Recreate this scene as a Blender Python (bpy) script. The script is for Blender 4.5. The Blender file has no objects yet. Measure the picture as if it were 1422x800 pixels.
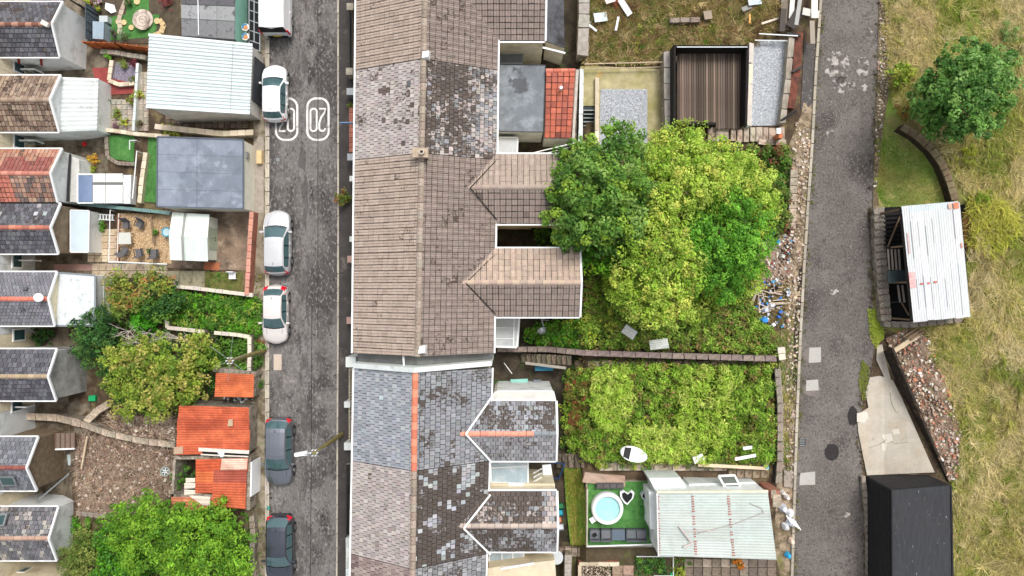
import bpy, bmesh, math, random
import numpy as np
from mathutils import Vector, Matrix, noise
R = math.radians
rng = np.random.default_rng(7)
random.seed(7)
S = bpy.context.scene
COL = S.collection

# ------------------------------------------------------------------ camera, sky, sun, exposure
CAM_H, FPX = 46.0, 960.0          # metres above the street; focal length in photo pixels (photo is 1422 wide)
cam = bpy.data.cameras.new('drone_camera')
cam.sensor_width = 36.0
cam.lens = FPX / 1422.0 * 36.0
cam.clip_start = 0.5
cam.clip_end = 3000.0
co = bpy.data.objects.new('drone_camera', cam)
co.location = (0, 0, CAM_H)
COL.objects.link(co)
S.camera = co

SUN_EL, SUN_AZ = 62.0, 28.0      # azimuth from +Y towards +X
w = bpy.data.worlds.new("World")
S.world = w
w.use_nodes = True
nt = w.node_tree
sky = nt.nodes.new('ShaderNodeTexSky')
sky.sky_type = 'NISHITA'
sky.sun_disc = False
sky.sun_elevation = R(SUN_EL)
sky.sun_rotation = R(SUN_AZ)
sky.air_density = 0.7
sky.dust_density = 4.0
sky.ozone_density = 0.6
bg = nt.nodes['Background']
bg.inputs['Strength'].default_value = 0.15
hs = nt.nodes.new('ShaderNodeHueSaturation')      # even grey-white cloud cover
hs.inputs['Saturation'].default_value = 0.3
nt.links.new(sky.outputs[0], hs.inputs['Color'])
nt.links.new(hs.outputs[0], bg.inputs['Color'])
sl = bpy.data.lights.new('sun', 'SUN')
sl.energy = 1.25
sl.angle = R(18)
sl.color = (1.0, 0.95, 0.88)
so = bpy.data.objects.new('sun', sl)
d = Vector((math.sin(R(SUN_AZ)) * math.cos(R(SUN_EL)), math.cos(R(SUN_AZ)) * math.cos(R(SUN_EL)), math.sin(R(SUN_EL))))
so.rotation_euler = d.to_track_quat('Z', 'Y').to_euler()
so.location = d * 80
COL.objects.link(so)
S.view_settings.view_transform = 'Standard'
S.view_settings.look = 'None'
S.view_settings.gamma = 1.0
S.view_settings.exposure = 0.52

# ------------------------------------------------------------------ survey grid -> world metres
def at(px, py, z=0.0):
    k = (CAM_H - z) / FPX
    return Vector(((px - 711) * k, -(py - 400) * k, z))

PROF = [(-6000, -14), (-400, -4.6), (60, -3.9), (140, -3.3), (165, -2.6), (235, -1.3), (300, -.5), (352, 0), (776, 0), (800, .3), (814, 1.3),
        (930, 2.0), (1092, 3.4), (1104, 3.6), (1228, 3.65), (1260, 4.2), (1422, 6.3), (1900, 10), (6000, 30)]
PROF2 = [(-6000, -14), (-400, -4.6), (60, -3.9), (88, -3.4), (103, -2.1), (235, -1.2), (300, -.5), (352, 0), (776, 0), (800, .3), (814, 1.3),
         (930, 2.0), (1092, 3.4), (1104, 3.6), (1228, 3.65), (1260, 4.2), (1422, 6.3), (1900, 10), (6000, 30)]
def zg(px, py=0):
    a = np.interp(px, [p[0] for p in PROF], [p[1] for p in PROF])
    b = np.interp(px, [p[0] for p in PROF2], [p[1] for p in PROF2])
    t = np.clip((np.asarray(py, float) - 576) / 24.0, 0, 1)
    r = a * (1 - t) + b * t
    return float(r) if np.ndim(r) == 0 else r
def g(px, py, dz=0.0):
    return at(px, py, zg(px, py) + dz)
XL = sorted(set(list(range(-240, 1681, 12)) + [p[0] for p in PROF if -240 < p[0] < 1680] + [p[0] for p in PROF2 if -240 < p[0] < 1680]))
YL = list(range(-240, 1057, 12))

# ------------------------------------------------------------------ colour and materials
def c(r, g_, b):
    f = lambda v: ((v / 255 + .055) / 1.055) ** 2.4 if v > 10 else v / 255 / 12.92
    return (f(r), f(g_), f(b))
MATS = {}
def mat(name, col,  rough=.85, var=.18, vs=1.5, layers=(), bump=0., bs=18., metallic=0., stretch=(1, 1, 1), trans=0., spec=.3, coat=0., moss=None):
    if name in MATS: return MATS[name]
    m = bpy.data.materials.new(name); m.use_nodes = True
    t = m.node_tree; N = t.nodes; L = t.links
    p = N['Principled BSDF']
    p.inputs['Roughness'].default_value = rough
    p.inputs['Metallic'].default_value = metallic
    p.inputs['Specular IOR Level'].default_value = spec
    if coat: p.inputs['Coat Weight'].default_value = coat; p.inputs['Coat Roughness'].default_value = .05
    tc = N.new('ShaderNodeTexCoord'); mp = N.new('ShaderNodeMapping')
    mp.inputs['Scale'].default_value = stretch
    mp.inputs['Location'].default_value = (random.random() * 9, random.random() * 9, 0)
    L.new(tc.outputs['Object'], mp.inputs['Vector'])
    def ns(scale, detail=4., rg=.6):
        n = N.new('ShaderNodeTexNoise'); n.inputs['Scale'].default_value = scale
        n.inputs['Detail'].default_value = detail; n.inputs['Roughness'].default_value = rg
        L.new(mp.outputs[0], n.inputs['Vector']); return n
    def ramp(src, lo, hi, a, b):
        r = N.new('ShaderNodeMapRange'); r.inputs[1].default_value = lo; r.inputs[2].default_value = hi
        r.inputs[3].default_value = a; r.inputs[4].default_value = b
        L.new(src, r.inputs[0]); return r.outputs[0]
    base = N.new('ShaderNodeRGB'); base.outputs[0].default_value = (*col, 1); cur = base.outputs[0]
    for (lc, sc, thr, soft, det) in layers:
        n = ns(sc, det, .65)
        f = ramp(n.outputs[0], thr - soft, thr + soft, 0, 1)
        mx = N.new('ShaderNodeMix'); mx.data_type = 'RGBA'
        L.new(f, mx.inputs[0]); L.new(cur, mx.inputs[6]); mx.inputs[7].default_value = (*lc, 1); cur = mx.outputs[2]
    if var:
        n = ns(vs, 6.); f = ramp(n.outputs[0], .3, .7, 1 - var, 1 + var)
        n2 = ns(vs * 9, 3.); f2 = ramp(n2.outputs[0], .3, .7, 1 - var * .6, 1 + var * .6)
        mm = N.new('ShaderNodeMath'); mm.operation = 'MULTIPLY'; L.new(f, mm.inputs[0]); L.new(f2, mm.inputs[1])
        v = N.new('ShaderNodeVectorMath'); v.operation = 'SCALE'; L.new(cur, v.inputs[0]); L.new(mm.outputs[0], v.inputs['Scale']); cur = v.outputs[0]
    a = N.new('ShaderNodeAttribute'); a.attribute_name = 'tint'
    v = N.new('ShaderNodeVectorMath'); v.operation = 'MULTIPLY'; L.new(cur, v.inputs[0]); L.new(a.outputs['Color'], v.inputs[1]); cur = v.outputs[0]
    if moss:   # growth on the tiles: amount per tile in the attribute's alpha
        n = ns(5.5, 5., .7); ad = N.new('ShaderNodeMath'); ad.operation = 'MULTIPLY_ADD'; L.new(a.outputs['Alpha'], ad.inputs[0]); ad.inputs[1].default_value = .42; L.new(n.outputs[0], ad.inputs[2])
        f = ramp(ad.outputs[0], .69, .78, 0, .9)
        mx = N.new('ShaderNodeMix'); mx.data_type = 'RGBA'; L.new(f, mx.inputs[0]); L.new(cur, mx.inputs[6])
        n3 = ns(9, 4.); m3 = N.new('ShaderNodeMix'); m3.data_type = 'RGBA'; L.new(n3.outputs[0], m3.inputs[0]); m3.inputs[6].default_value = (*moss[0], 1); m3.inputs[7].default_value = (*moss[1], 1)
        L.new(m3.outputs[2], mx.inputs[7]); cur = mx.outputs[2]
    L.new(cur, p.inputs['Base Color'])
    if bump:
        n = ns(bs, 5.); b = N.new('ShaderNodeBump'); b.inputs['Strength'].default_value = bump; b.inputs['Distance'].default_value = .03
        L.new(n.outputs[0], b.inputs['Height']); L.new(b.outputs[0], p.inputs['Normal'])
    if trans:
        tr = N.new('ShaderNodeBsdfTranslucent'); L.new(cur, tr.inputs[0])
        ms = N.new('ShaderNodeMixShader'); ms.inputs[0].default_value = trans
        L.new(p.outputs[0], ms.inputs[1]); L.new(tr.outputs[0], ms.inputs[2]); L.new(ms.outputs[0], N['Material Output'].inputs[0])
    MATS[name] = m
    return m
W1 = (1, 1, 1)
M_ = mat
leafm = mat('leaf', W1, rough=.62, var=0, trans=.28, spec=.25)
grassm = mat('grass_blade', W1, rough=.8, var=0, trans=.2, spec=.1)
barkm = mat('bark', c(105, 90, 75), var=.3, vs=6, bump=.5)
whitem = mat('white_paint', c(210, 216, 214), rough=.6, var=.08, layers=[(c(170, 172, 165), 1.3, .66, .08, 8)])
pvcm = mat('white_plastic', c(236, 238, 238), rough=.4, var=.04)
creamm = mat('cream_render', c(226, 214, 186), var=.1, layers=[(c(180, 165, 135), .9, .62, .12, 8)], bump=.1)
renderw = mat('white_render', c(222, 226, 226), var=.07, layers=[(c(160, 160, 155), .7, .64, .12, 9)], bump=.1)
greyrender = mat('grey_pebbledash', c(186, 186, 182), var=.15, layers=[(c(110, 108, 105), .8, .55, .15, 9)], bump=.4, bs=40)
brownrender = mat('brown_pebbledash', c(128, 112, 92), var=.3, vs=3, bump=.5, bs=40)
concm = mat('concrete', c(172, 164, 150), var=.18, layers=[(c(120, 112, 98), 1.1, .55, .14, 8)], bump=.25, bs=22)
stonem = mat('stone', c(150, 140, 126), var=.3, vs=2.5, layers=[(c(92, 84, 72), 2.2, .56, .12, 8), (c(188, 180, 165), 5, .62, .06, 6)], bump=.6, bs=16)
brickm = mat('brick', c(170, 110, 92), var=.25, vs=4, layers=[(c(120, 90, 80), 2, .58, .1, 8)], bump=.5)
tilem = mat('roof_tile', W1, rough=.8, var=.14, vs=6, bump=.35, bs=30, moss=(c(50, 42, 36), c(92, 78, 68)))
deckm = mat('roof_underlay', c(38, 33, 30), var=.2)
glassm = mat('glass', c(60, 85, 88), rough=.08, var=0, spec=.8)
cglass = mat('car_glass', c(72, 98, 102), rough=.05, var=.1, vs=.8, spec=.7)
blackm = mat('black_plastic', c(22, 22, 24), rough=.5, var=.1)
tyrem = mat('tyre_rubber', c(30, 30, 30), rough=.8, var=.1)
alloym = mat('wheel_alloy', c(150, 152, 155), rough=.35, metallic=.7, var=0)
redm = mat('red_lens', c(215, 25, 45), rough=.2, var=0, spec=.6)
lensm = mat('clear_lens', c(205, 212, 215), rough=.12, var=0, spec=.7)
timberm = mat('timber', c(125, 105, 85), var=.3, vs=2, stretch=(1, 1, 1), bump=.3)
paletimber = mat('pale_timber', c(196, 178, 150), var=.2, vs=2, bump=.2)
metalg = mat('grey_metal', c(150, 155, 158), rough=.45, metallic=.5, var=.1)
darkmetal = mat('dark_metal', c(45, 45, 46), rough=.5, var=.15)
tarpm = mat('painted_sheet', W1, rough=.6, var=.08, vs=1.5)
earthm = mat('earth', c(96, 80, 62), var=.3, vs=1.2, layers=[(c(70, 56, 44), 1.5, .5, .12, 9), (c(120, 110, 75), .6, .6, .08, 9)], bump=.8, bs=10)

# ------------------------------------------------------------------ mesh building
LOC = {}
def setp(o, label=None, cat=None, group=None, kind=None):
    if label: o['label'] = label
    if cat: o['category'] = cat
    if group: o['group'] = group
    if kind: o['kind'] = kind
    return o
def thing(name, label, cat, loc=(0, 0, 0), group=None):
    o = bpy.data.objects.new(name, None); COL.objects.link(o)
    o.empty_display_size = .3
    o.location = loc; LOC[o.name] = Vector(loc)
    return setp(o, label, cat, group)
def link(name, me, parent=None, loc=None):
    o = bpy.data.objects.new(name, me); COL.objects.link(o)
    if parent is not None:
        o.parent = parent; LOC[o.name] = LOC[parent.name]
    elif loc is not None:
        o.location = loc; LOC[o.name] = Vector(loc)
    return o
def npmesh(name, V, F, T, m, parent=None, smooth=False, origin=None):
    """V nx3, F mxk, T mx3"""
    k = F.shape[1]
    if parent is not None: org = np.array(LOC[parent.name])
    else:
        org = np.array([V[:, 0].mean(), V[:, 1].mean(), V[:, 2].min()]) if origin is None else np.array(origin)
    me = bpy.data.meshes.new(name)
    me.vertices.add(len(V)); me.vertices.foreach_set('co', (V - org).astype(np.float32).ravel())
    me.loops.add(F.size); me.polygons.add(len(F))
    me.polygons.foreach_set('loop_start', np.arange(0, F.size, k, dtype=np.int32))
    me.loops.foreach_set('vertex_index', F.astype(np.int32).ravel())
    if smooth: me.polygons.foreach_set('use_smooth', np.ones(len(F), bool))
    me.update(calc_edges=True)
    at_ = me.attributes.new('tint', 'FLOAT_COLOR', 'FACE')
    at_.data.foreach_set('color', np.concatenate([T, np.ones((len(T), 1))], 1).astype(np.float32).ravel())
    me.materials.append(m)
    return link(name, me, parent, None if parent is not None else Vector(org))
class MB:
    def __init__(s, col=W1): s.v = []; s.f = []; s.c = []; s.col = col
    def poly(s, pts, col=None):
        i = len(s.v); s.v += [tuple(p) for p in pts]; s.f.append(tuple(range(i, i + len(pts)))); s.c.append(col or s.col)
    def hexa(s, b, t, col=None):
        i = len(s.v); s.v += [tuple(p) for p in b] + [tuple(p) for p in t]; n = len(b)
        s.f.append(tuple(i + n + k for k in range(n))); s.f.append(tuple(i + n - 1 - k for k in range(n)))
        for k in range(n):
            q = (k + 1) % n; s.f.append((i + k, i + q, i + n + q, i + n + k))
        s.c += [col or s.col] * (n + 2)
        return s
    def prism(s, px, zt, zb, col=None):        # outline in survey px at top height, extruded straight down
        t = [at(x, y, zt) for x, y in px]
        if sum((t[k].x * t[(k + 1) % len(t)].y - t[(k + 1) % len(t)].x * t[k].y) for k in range(len(t))) < 0: t.reverse()
        return s.hexa([Vector((p.x, p.y, zb)) for p in t], t, col)
    def box(s, cen, size, rot=0., col=None, tilt=None):
        x, y, z = [k / 2 for k in size]; m = Matrix.Rotation(rot, 3, 'Z')
        if tilt is not None: m = tilt
        q = [m @ Vector(p) + Vector(cen) for p in ((-x, -y, -z), (x, -y, -z), (x, y, -z), (-x, y, -z), (-x, -y, z), (x, -y, z), (x, y, z), (-x, y, z))]
        return s.hexa(q[:4], q[4:], col)
    def tube(s, p0, p1, r, r1=None, n=6, col=None, cap=True):
        p0, p1 = Vector(p0), Vector(p1); r1 = r if r1 is None else r1
        d_ = (p1 - p0).normalized(); a = d_.orthogonal().normalized(); b = d_.cross(a)
        A = [p0 + (a * math.cos(2 * math.pi * k / n) + b * math.sin(2 * math.pi * k / n)) * r for k in range(n)]
        B = [p1 + (a * math.cos(2 * math.pi * k / n) + b * math.sin(2 * math.pi * k / n)) * r1 for k in range(n)]
        return s.hexa(A, B, col)
    def ring(s, cen, ro, ri, z0, z1, n=32, col=None):
        cx, cy = cen
        for k in range(n):
            a, b = 2 * math.pi * k / n, 2 * math.pi * (k + 1) / n
            P = lambda r, t, z: Vector((cx + r * math.cos(t), cy + r * math.sin(t), z))
            s.poly([P(ri, a, z1), P(ro, a, z1), P(ro, b, z1), P(ri, b, z1)], col)
            s.poly([P(ro, a, z0), P(ro, b, z0), P(ro, b, z1), P(ro, a, z1)], col)
            s.poly([P(ri, b, z0), P(ri, a, z0), P(ri, a, z1), P(ri, b, z1)], col)
    def build(s, name, m, parent=None, kind=None, smooth=False, label=None, org=None):
        if parent is not None: o_ = LOC[parent.name]
        else:
            xs = [p[0] for p in s.v]; ys = [p[1] for p in s.v]
            o_ = Vector(((min(xs) + max(xs)) / 2, (min(ys) + max(ys)) / 2, min(p[2] for p in s.v))) if org is None else Vector(org)
        me = bpy.data.meshes.new(name)
        me.from_pydata([(p[0] - o_[0], p[1] - o_[1], p[2] - o_[2]) for p in s.v], [], s.f)
        a_ = me.attributes.new('tint', 'FLOAT_COLOR', 'FACE')
        a_.data.foreach_set('color', [q for t in s.c for q in (*t[:3], t[3] if len(t) > 3 else 0.0)])
        if smooth: me.polygons.foreach_set('use_smooth', [True] * len(s.f))
        me.materials.append(m)
        o = link(name, me, parent, None if parent is not None else o_)
        if kind: o['kind'] = kind
        if label: o['label'] = label
        return o
def jit(col, a=.12):
    k = 1 + random.uniform(-a, a)
    return tuple(max(0, v * k * (1 + random.uniform(-a, a) * .3)) for v in col[:3]) + tuple(col[3:])
PIECES = {}
def piece(parent, name, m, cen, size, rot=0., tilt=None, col=W1, nvar=4, rough=.04):
    """one slab / stone / plank: shares jittered block meshes"""
    key = (m.name, name, nvar, col if nvar else None)
    if key not in PIECES:
        L_ = []
        for _ in range(max(nvar, 1)):
            mb = MB(jit(col, .16)); q = []
            for z in (-.5, .5):
                for x, y in ((-.5, -.5), (.5, -.5), (.5, .5), (-.5, .5)):
                    s_ = .97 if z > 0 else 1
                    q.append(Vector((x * s_ + random.uniform(-rough, rough), y * s_ + random.uniform(-rough, rough), z)))
            mb.hexa(q[:4], q[4:])
            me = bpy.data.meshes.new(name)
            me.from_pydata(mb.v, [], mb.f)
            a_ = me.attributes.new('tint', 'FLOAT_COLOR', 'FACE')
            a_.data.foreach_set('color', [k for t in mb.c for k in (*t[:3], 0.0)])
            me.materials.append(m)
            L_.append(me)
        PIECES[key] = L_
    o = bpy.data.objects.new(name, random.choice(PIECES[key])); COL.objects.link(o)
    o.parent = parent
    o.location = Vector(cen) - LOC[parent.name]
    o.scale = size
    if tilt is not None: o.rotation_euler = tilt.to_euler()
    else: o.rotation_euler = (0, 0, rot)
    LOC[o.name] = Vector(cen)
    return o

def patch(name, poly, m, dz=.03, kind='structure', parent=None, z=None, thick=0, col=W1, nz=0):
    """a ground sheet that follows the terrain"""
    bm = bmesh.new()
    vs = [bm.verts.new((x, y, 0)) for x, y in poly]; bm.faces.new(vs)
    xs = [p[0] for p in poly]; ys = [p[1] for p in poly]
    for lines, ax in ((XL, 0), (YL, 1)):
        lo, hi = (min(xs), max(xs)) if ax == 0 else (min(ys), max(ys))
        for l in lines:
            if lo + .01 < l < hi - .01:
                co_ = [0, 0, 0]; co_[ax] = l; no = [0, 0, 0]; no[ax] = 1
                bmesh.ops.bisect_plane(bm, geom=bm.verts[:] + bm.edges[:] + bm.faces[:], plane_co=co_, plane_no=no, dist=1e-4)
    bmesh.ops.triangulate(bm, faces=bm.faces[:])
    mb = MB(col); P = {}
    for v in bm.verts:
        zz = (zg(v.co.x, v.co.y) if z is None else z) + dz
        if nz: zz += nz * (noise.noise(Vector((v.co.x * .05, v.co.y * .05, 1))) + .5 * noise.noise(Vector((v.co.x * .17, v.co.y * .17, 4))))
        P[v.index] = at(v.co.x, v.co.y, zz)
    bm.verts.index_update()
    for f in bm.faces:
        pts = [P[v.index] for v in f.verts]
        n = (pts[1] - pts[0]).cross(pts[2] - pts[0])
        if n.z < 0: pts.reverse()
        i = len(mb.v); mb.v += [tuple(p) for p in pts]; mb.f.append((i, i + 1, i + 2)); mb.c.append(col)
    bm.free()
    o = mb.build(name, m, parent, org=(0, 0, 0) if parent is None else None)
    if kind and parent is None: o['kind'] = kind
    return o

# ------------------------------------------------------------------ leaves, crowns, grass
def leaf_mesh(name, P, N, size, col, parent=None, m=None, asp=.6):
    n = len(P)
    N = N / (np.linalg.norm(N, axis=1, keepdims=True) + 1e-6)
    r = rng.normal(size=(n, 3)); t = np.cross(N, r); t /= (np.linalg.norm(t, axis=1, keepdims=True) + 1e-6)
    b = np.cross(N, t); s = (size * rng.uniform(.65, 1.35, n))[:, None]
    V = np.stack([P - t * s, P + b * s * asp, P + t * s, P - b * s * asp], 1).reshape(-1, 3)
    F = np.arange(n * 4).reshape(n, 4)
    return npmesh(name, V, F, col, m or leafm, parent)
def clumps(name, C, rc, nl, size, pal, parent=None, up=.7, flat=.7, var=.18, asp=.6, wts=None):
    """C: clump centres, each with nl leaves; pal: list of colours picked per clump"""
    n = len(C); pal = np.array(pal)
    ci = rng.choice(len(pal), n, p=wts); ck = pal[ci] * rng.uniform(1 - var, 1 + var, (n, 1))
    rr = rc * rng.uniform(.6, 1.3, n)
    D = rng.normal(size=(n, nl, 3)); D /= np.linalg.norm(D, axis=2, keepdims=True); D *= rng.uniform(.25, 1, (n, nl, 1)) ** .5
    D[:, :, 2] *= flat
    P = (C[:, None, :] + D * rr[:, None, None]).reshape(-1, 3)
    N = D.reshape(-1, 3) * .8 + np.array([0, 0, up]) + rng.normal(size=(n * nl, 3)) * .35
    K = np.repeat(ck, nl, 0) * rng.uniform(.75, 1.25, (n * nl, 1)) * rng.uniform(.93, 1.07, (n * nl, 3))
    return leaf_mesh(name, P, N, size, K, parent, asp=asp)
def tree(name, label, cat, lobes, base, pal, size=.13, dens=16, nl=30, rc=.42, group=None, bare=0, wts=None, var=.2):
    """lobes: (px, py, height above ground, radius m)"""
    b = g(*base)
    t = thing(name, label, cat, b, group)
    C = []
    for (px, py, h, r) in lobes:
        cen = np.array(at(px, py, zg(px, py) + h)); k = int(dens * r * r) + 3
        D = rng.normal(size=(k, 3)); D /= np.linalg.norm(D, axis=1, keepdims=True)
        D[:, 2] = np.where(D[:, 2] < -.25, -D[:, 2], D[:, 2])
        rad = r * rng.uniform(.62, 1.08, (k, 1)) * (1 + .18 * np.sin(D[:, :1] * 7 + px) * np.cos(D[:, 1:2] * 6 + py))
        C.append(cen + D * rad * np.array([1, 1, .75]))
        k2 = k // 3
        C.append(cen + rng.normal(size=(k2, 3)) * r * .33)
    C = np.concatenate(C)
    clumps('crown', C, rc, nl, size, pal, t, wts=wts, var=var)
    top = Vector(np.mean([np.array(at(l[0], l[1], zg(l[0], l[1]) + l[2])) for l in lobes], 0))
    fork = b.lerp(Vector((b.x * .6 + top.x * .4, b.y * .6 + top.y * .4, b.z + (top.z - b.z) * .5)), 1)
    h = top.z - b.z; r0 = max(.05, h * .045)
    mb = MB(); mid = b.lerp(fork, .5) + Vector((.08, -.06, 0))
    mb.tube(b - Vector((0, 0, .1)), mid, r0 * 1.3, r0, 8); mb.tube(mid, fork, r0, r0 * .85, 8); mb.build('trunk', barkm, t)
    for l in lobes:
        e = at(l[0], l[1], zg(l[0], l[1]) + l[2] + l[3] * .3); m_ = fork.lerp(e, .55) + Vector((random.uniform(-.2, .2), random.uniform(-.2, .2), .1))
        mb = MB(); mb.tube(fork, m_, r0 * .7, r0 * .4, 6); mb.tube(m_, e, r0 * .4, r0 * .12, 6)
        for _ in range(4):
            q = m_.lerp(e, random.random()); mb.tube(q, q + Vector((random.uniform(-1, 1), random.uniform(-1, 1), random.uniform(0, .6))) * l[3] * .5, r0 * .18, .008, 4)
        mb.build('limb', barkm, t)
    return t
def inpoly(P, poly):
    x, y = P[:, 0], P[:, 1]; r = np.zeros(len(P), bool); n = len(poly)
    for i in range(n):
        x0, y0 = poly[i]; x1, y1 = poly[(i + 1) % n]
        if y0 == y1: continue
        k = ((y0 > y) != (y1 > y)) & (x < (x1 - x0) * (y - y0) / (y1 - y0) + x0); r ^= k
    return r
def scat(poly, n):
    xs = [p[0] for p in poly]; ys = [p[1] for p in poly]
    a = abs(sum(poly[i][0] * poly[(i + 1) % len(poly)][1] - poly[(i + 1) % len(poly)][0] * poly[i][1] for i in range(len(poly)))) / 2
    m = int(n * (max(xs) - min(xs)) * (max(ys) - min(ys)) / a * 1.05) + 8
    P = np.stack([rng.uniform(min(xs), max(xs), m), rng.uniform(min(ys), max(ys), m)], 1)
    return P[inpoly(P, poly)][:n]
def area(poly, py=None):
    a = abs(sum(poly[i][0] * poly[(i + 1) % len(poly)][1] - poly[(i + 1) % len(poly)][0] * poly[i][1] for i in range(len(poly)))) / 2
    k = (CAM_H - zg(sum(p[0] for p in poly) / len(poly), poly[0][1])) / FPX
    return a * k * k
def world(P, dz):
    z = zg(P[:, 0], P[:, 1]) + dz; k = (CAM_H - z) / FPX
    return np.stack([(P[:, 0] - 711) * k, -(P[:, 1] - 400) * k, z], 1)
def fn(x, y, s, sd=0):
    r = 0; q = np.random.default_rng(sd)
    for i in range(5):
        a = q.uniform(0, 6.28); f = s * q.uniform(.6, 2.2); r = r + np.sin((x * math.cos(a) + y * math.sin(a)) * f + q.uniform(0, 6.28))
    return r / 5
def cover(name, label, poly, h, pal, size=.1, dens=9, nl=22, rc=.28, wts=None, cat=None, var=.2, zoff=0., group=None, parent=None, kind='stuff', sd=1, lump=.35):
    A = area(poly); P = scat(poly, max(3, int(A * dens)))
    hh = h * (.55 + lump * fn(P[:, 0], P[:, 1], .07, sd) + lump * fn(P[:, 0], P[:, 1], .18, sd + 3)) * rng.uniform(.7, 1.15, len(P))
    C = world(P, np.clip(hh, .03, None) + zoff)
    o = clumps(name, C, rc, nl, size, pal, parent, wts=wts, var=var)
    if parent is None: setp(o, label, cat, group, kind)
    return o
def blades(name, label, poly, dens, length, width, pal, lift=.4, swirl=.02, sd=5, kind='stuff', wts=None, zoff=0., pal_scale=.02, spread=.6, parent=None):
    A = area(poly); P = scat(poly, int(A * dens)); n = len(P)
    B = world(P, zoff)
    ang = 3.5 * fn(P[:, 0], P[:, 1], swirl, sd) + rng.normal(size=n) * spread
    L = length * rng.uniform(.5, 1.3, n)
    D = np.stack([np.cos(ang), np.sin(ang), np.full(n, lift) * rng.uniform(.3, 1.5, n)], 1)
    T = B + D * L[:, None]; pr = np.stack([-np.sin(ang), np.cos(ang), np.zeros(n)], 1) * (width * rng.uniform(.6, 1.4, n))[:, None]
    V = np.stack([B - pr, B + pr, T], 1).reshape(-1, 3); F = np.arange(3 * n).reshape(n, 3)
    pal = np.array(pal); v = .5 + .5 * fn(P[:, 0], P[:, 1], pal_scale, sd + 9) * 1.6 + rng.normal(size=n) * .2
    i = np.clip((v * len(pal)).astype(int), 0, len(pal) - 1)
    K = pal[i] * rng.uniform(.7, 1.3, (n, 1))
    o = npmesh(name, V, F, K, grassm, parent)
    if parent is None: o['kind'] = kind; o['label'] = label
    return o
def tussocks(name, label, poly, dens, nb, length, width, pal, sd=1, zoff=.0, pscale=.03, lift=.55):
    A = area(poly); P = scat(poly, int(A * dens)); C = world(P, zoff); n = len(C); pal = np.array(pal)
    v = .5 + .75 * fn(P[:, 0], P[:, 1], pscale, sd + 9) + rng.normal(size=n) * .16; i = np.clip((v * len(pal)).astype(int), 0, len(pal) - 1)
    base = 3.2 * fn(P[:, 0], P[:, 1], .02, sd); L0 = length * rng.uniform(.5, 1.5, n)
    ang = (base[:, None] + rng.normal(size=(n, nb)) * rng.choice([.5, 1.0, 3.0], (n, 1))); L = (L0[:, None] * rng.uniform(.4, 1.2, (n, nb))).ravel()
    B = (C[:, None, :] + np.concatenate([rng.normal(size=(n, nb, 2)) * .07, np.zeros((n, nb, 1))], 2)).reshape(-1, 3); a = ang.ravel()
    D = np.stack([np.cos(a), np.sin(a), lift * rng.uniform(.1, 1.4, n * nb)], 1); T = B + D * L[:, None]
    pr = np.stack([-np.sin(a), np.cos(a), np.zeros(n * nb)], 1) * (width * rng.uniform(.6, 1.4, n * nb))[:, None]
    V = np.stack([B - pr, B + pr, T], 1).reshape(-1, 3); F = np.arange(3 * n * nb).reshape(-1, 3)
    K = np.repeat(pal[i] * rng.uniform(.75, 1.2, (n, 1)), nb, 0) * rng.uniform(.65, 1.3, (n * nb, 1))
    o = npmesh(name, V, F, K, grassm); o['kind'] = 'stuff'; o['label'] = label
    return o
def rubble(name, label, poly, n, smin, smax, pal, m=None, kind='stuff', parent=None, zoff=0.):
    P = scat(poly, n); B = world(P, zoff); mb = MB(); pal = list(pal)
    for q in B:
        s = random.uniform(smin, smax) * random.choice((.5, .7, 1)); a = random.uniform(0, 3.14); e = random.uniform(.5, 1)
        m3 = Matrix.Rotation(a, 3, 'Z') @ Matrix.Rotation(random.uniform(-.5, .5), 3, 'X')
        x, y, z = s / 2, s * e / 2, s * .3
        pts = [m3 @ Vector((i * x * random.uniform(.6, 1.1), j * y * random.uniform(.6, 1.1), k * z)) + Vector(q) for k in (-1, 1) for i, j in ((-1, -1), (1, -1), (1, 1), (-1, 1))]
        mb.hexa(pts[:4], pts[4:], jit(random.choice(pal), .2))
    o = mb.build(name, m or mat('rubble', W1, var=.2, vs=8, bump=.4), parent)
    o['kind'] = kind
    if label: o['label'] = label
    return o
# ------------------------------------------------------------------ ground, street, lane
def terrain():
    xs = [-6000, -2500, -1000, -500] + XL + [2100, 3000, 6000]; ys = [-5000, -2000, -800, -400] + YL + [1300, 1800, 3000, 6000]
    V = []
    for y in ys:
        for x in xs: V.append(at(x, y, zg(x, y)))
    nx = len(xs); F = [(j * nx + i, (j + 1) * nx + i, (j + 1) * nx + i + 1, j * nx + i + 1) for j in range(len(ys) - 1) for i in range(nx - 1)]
    V = np.array(V); F = np.array(F)
    o = npmesh('ground', V, F, np.ones((len(F), 3)), earthm, origin=(0, 0, 0)); o['kind'] = 'structure'
terrain()

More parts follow.
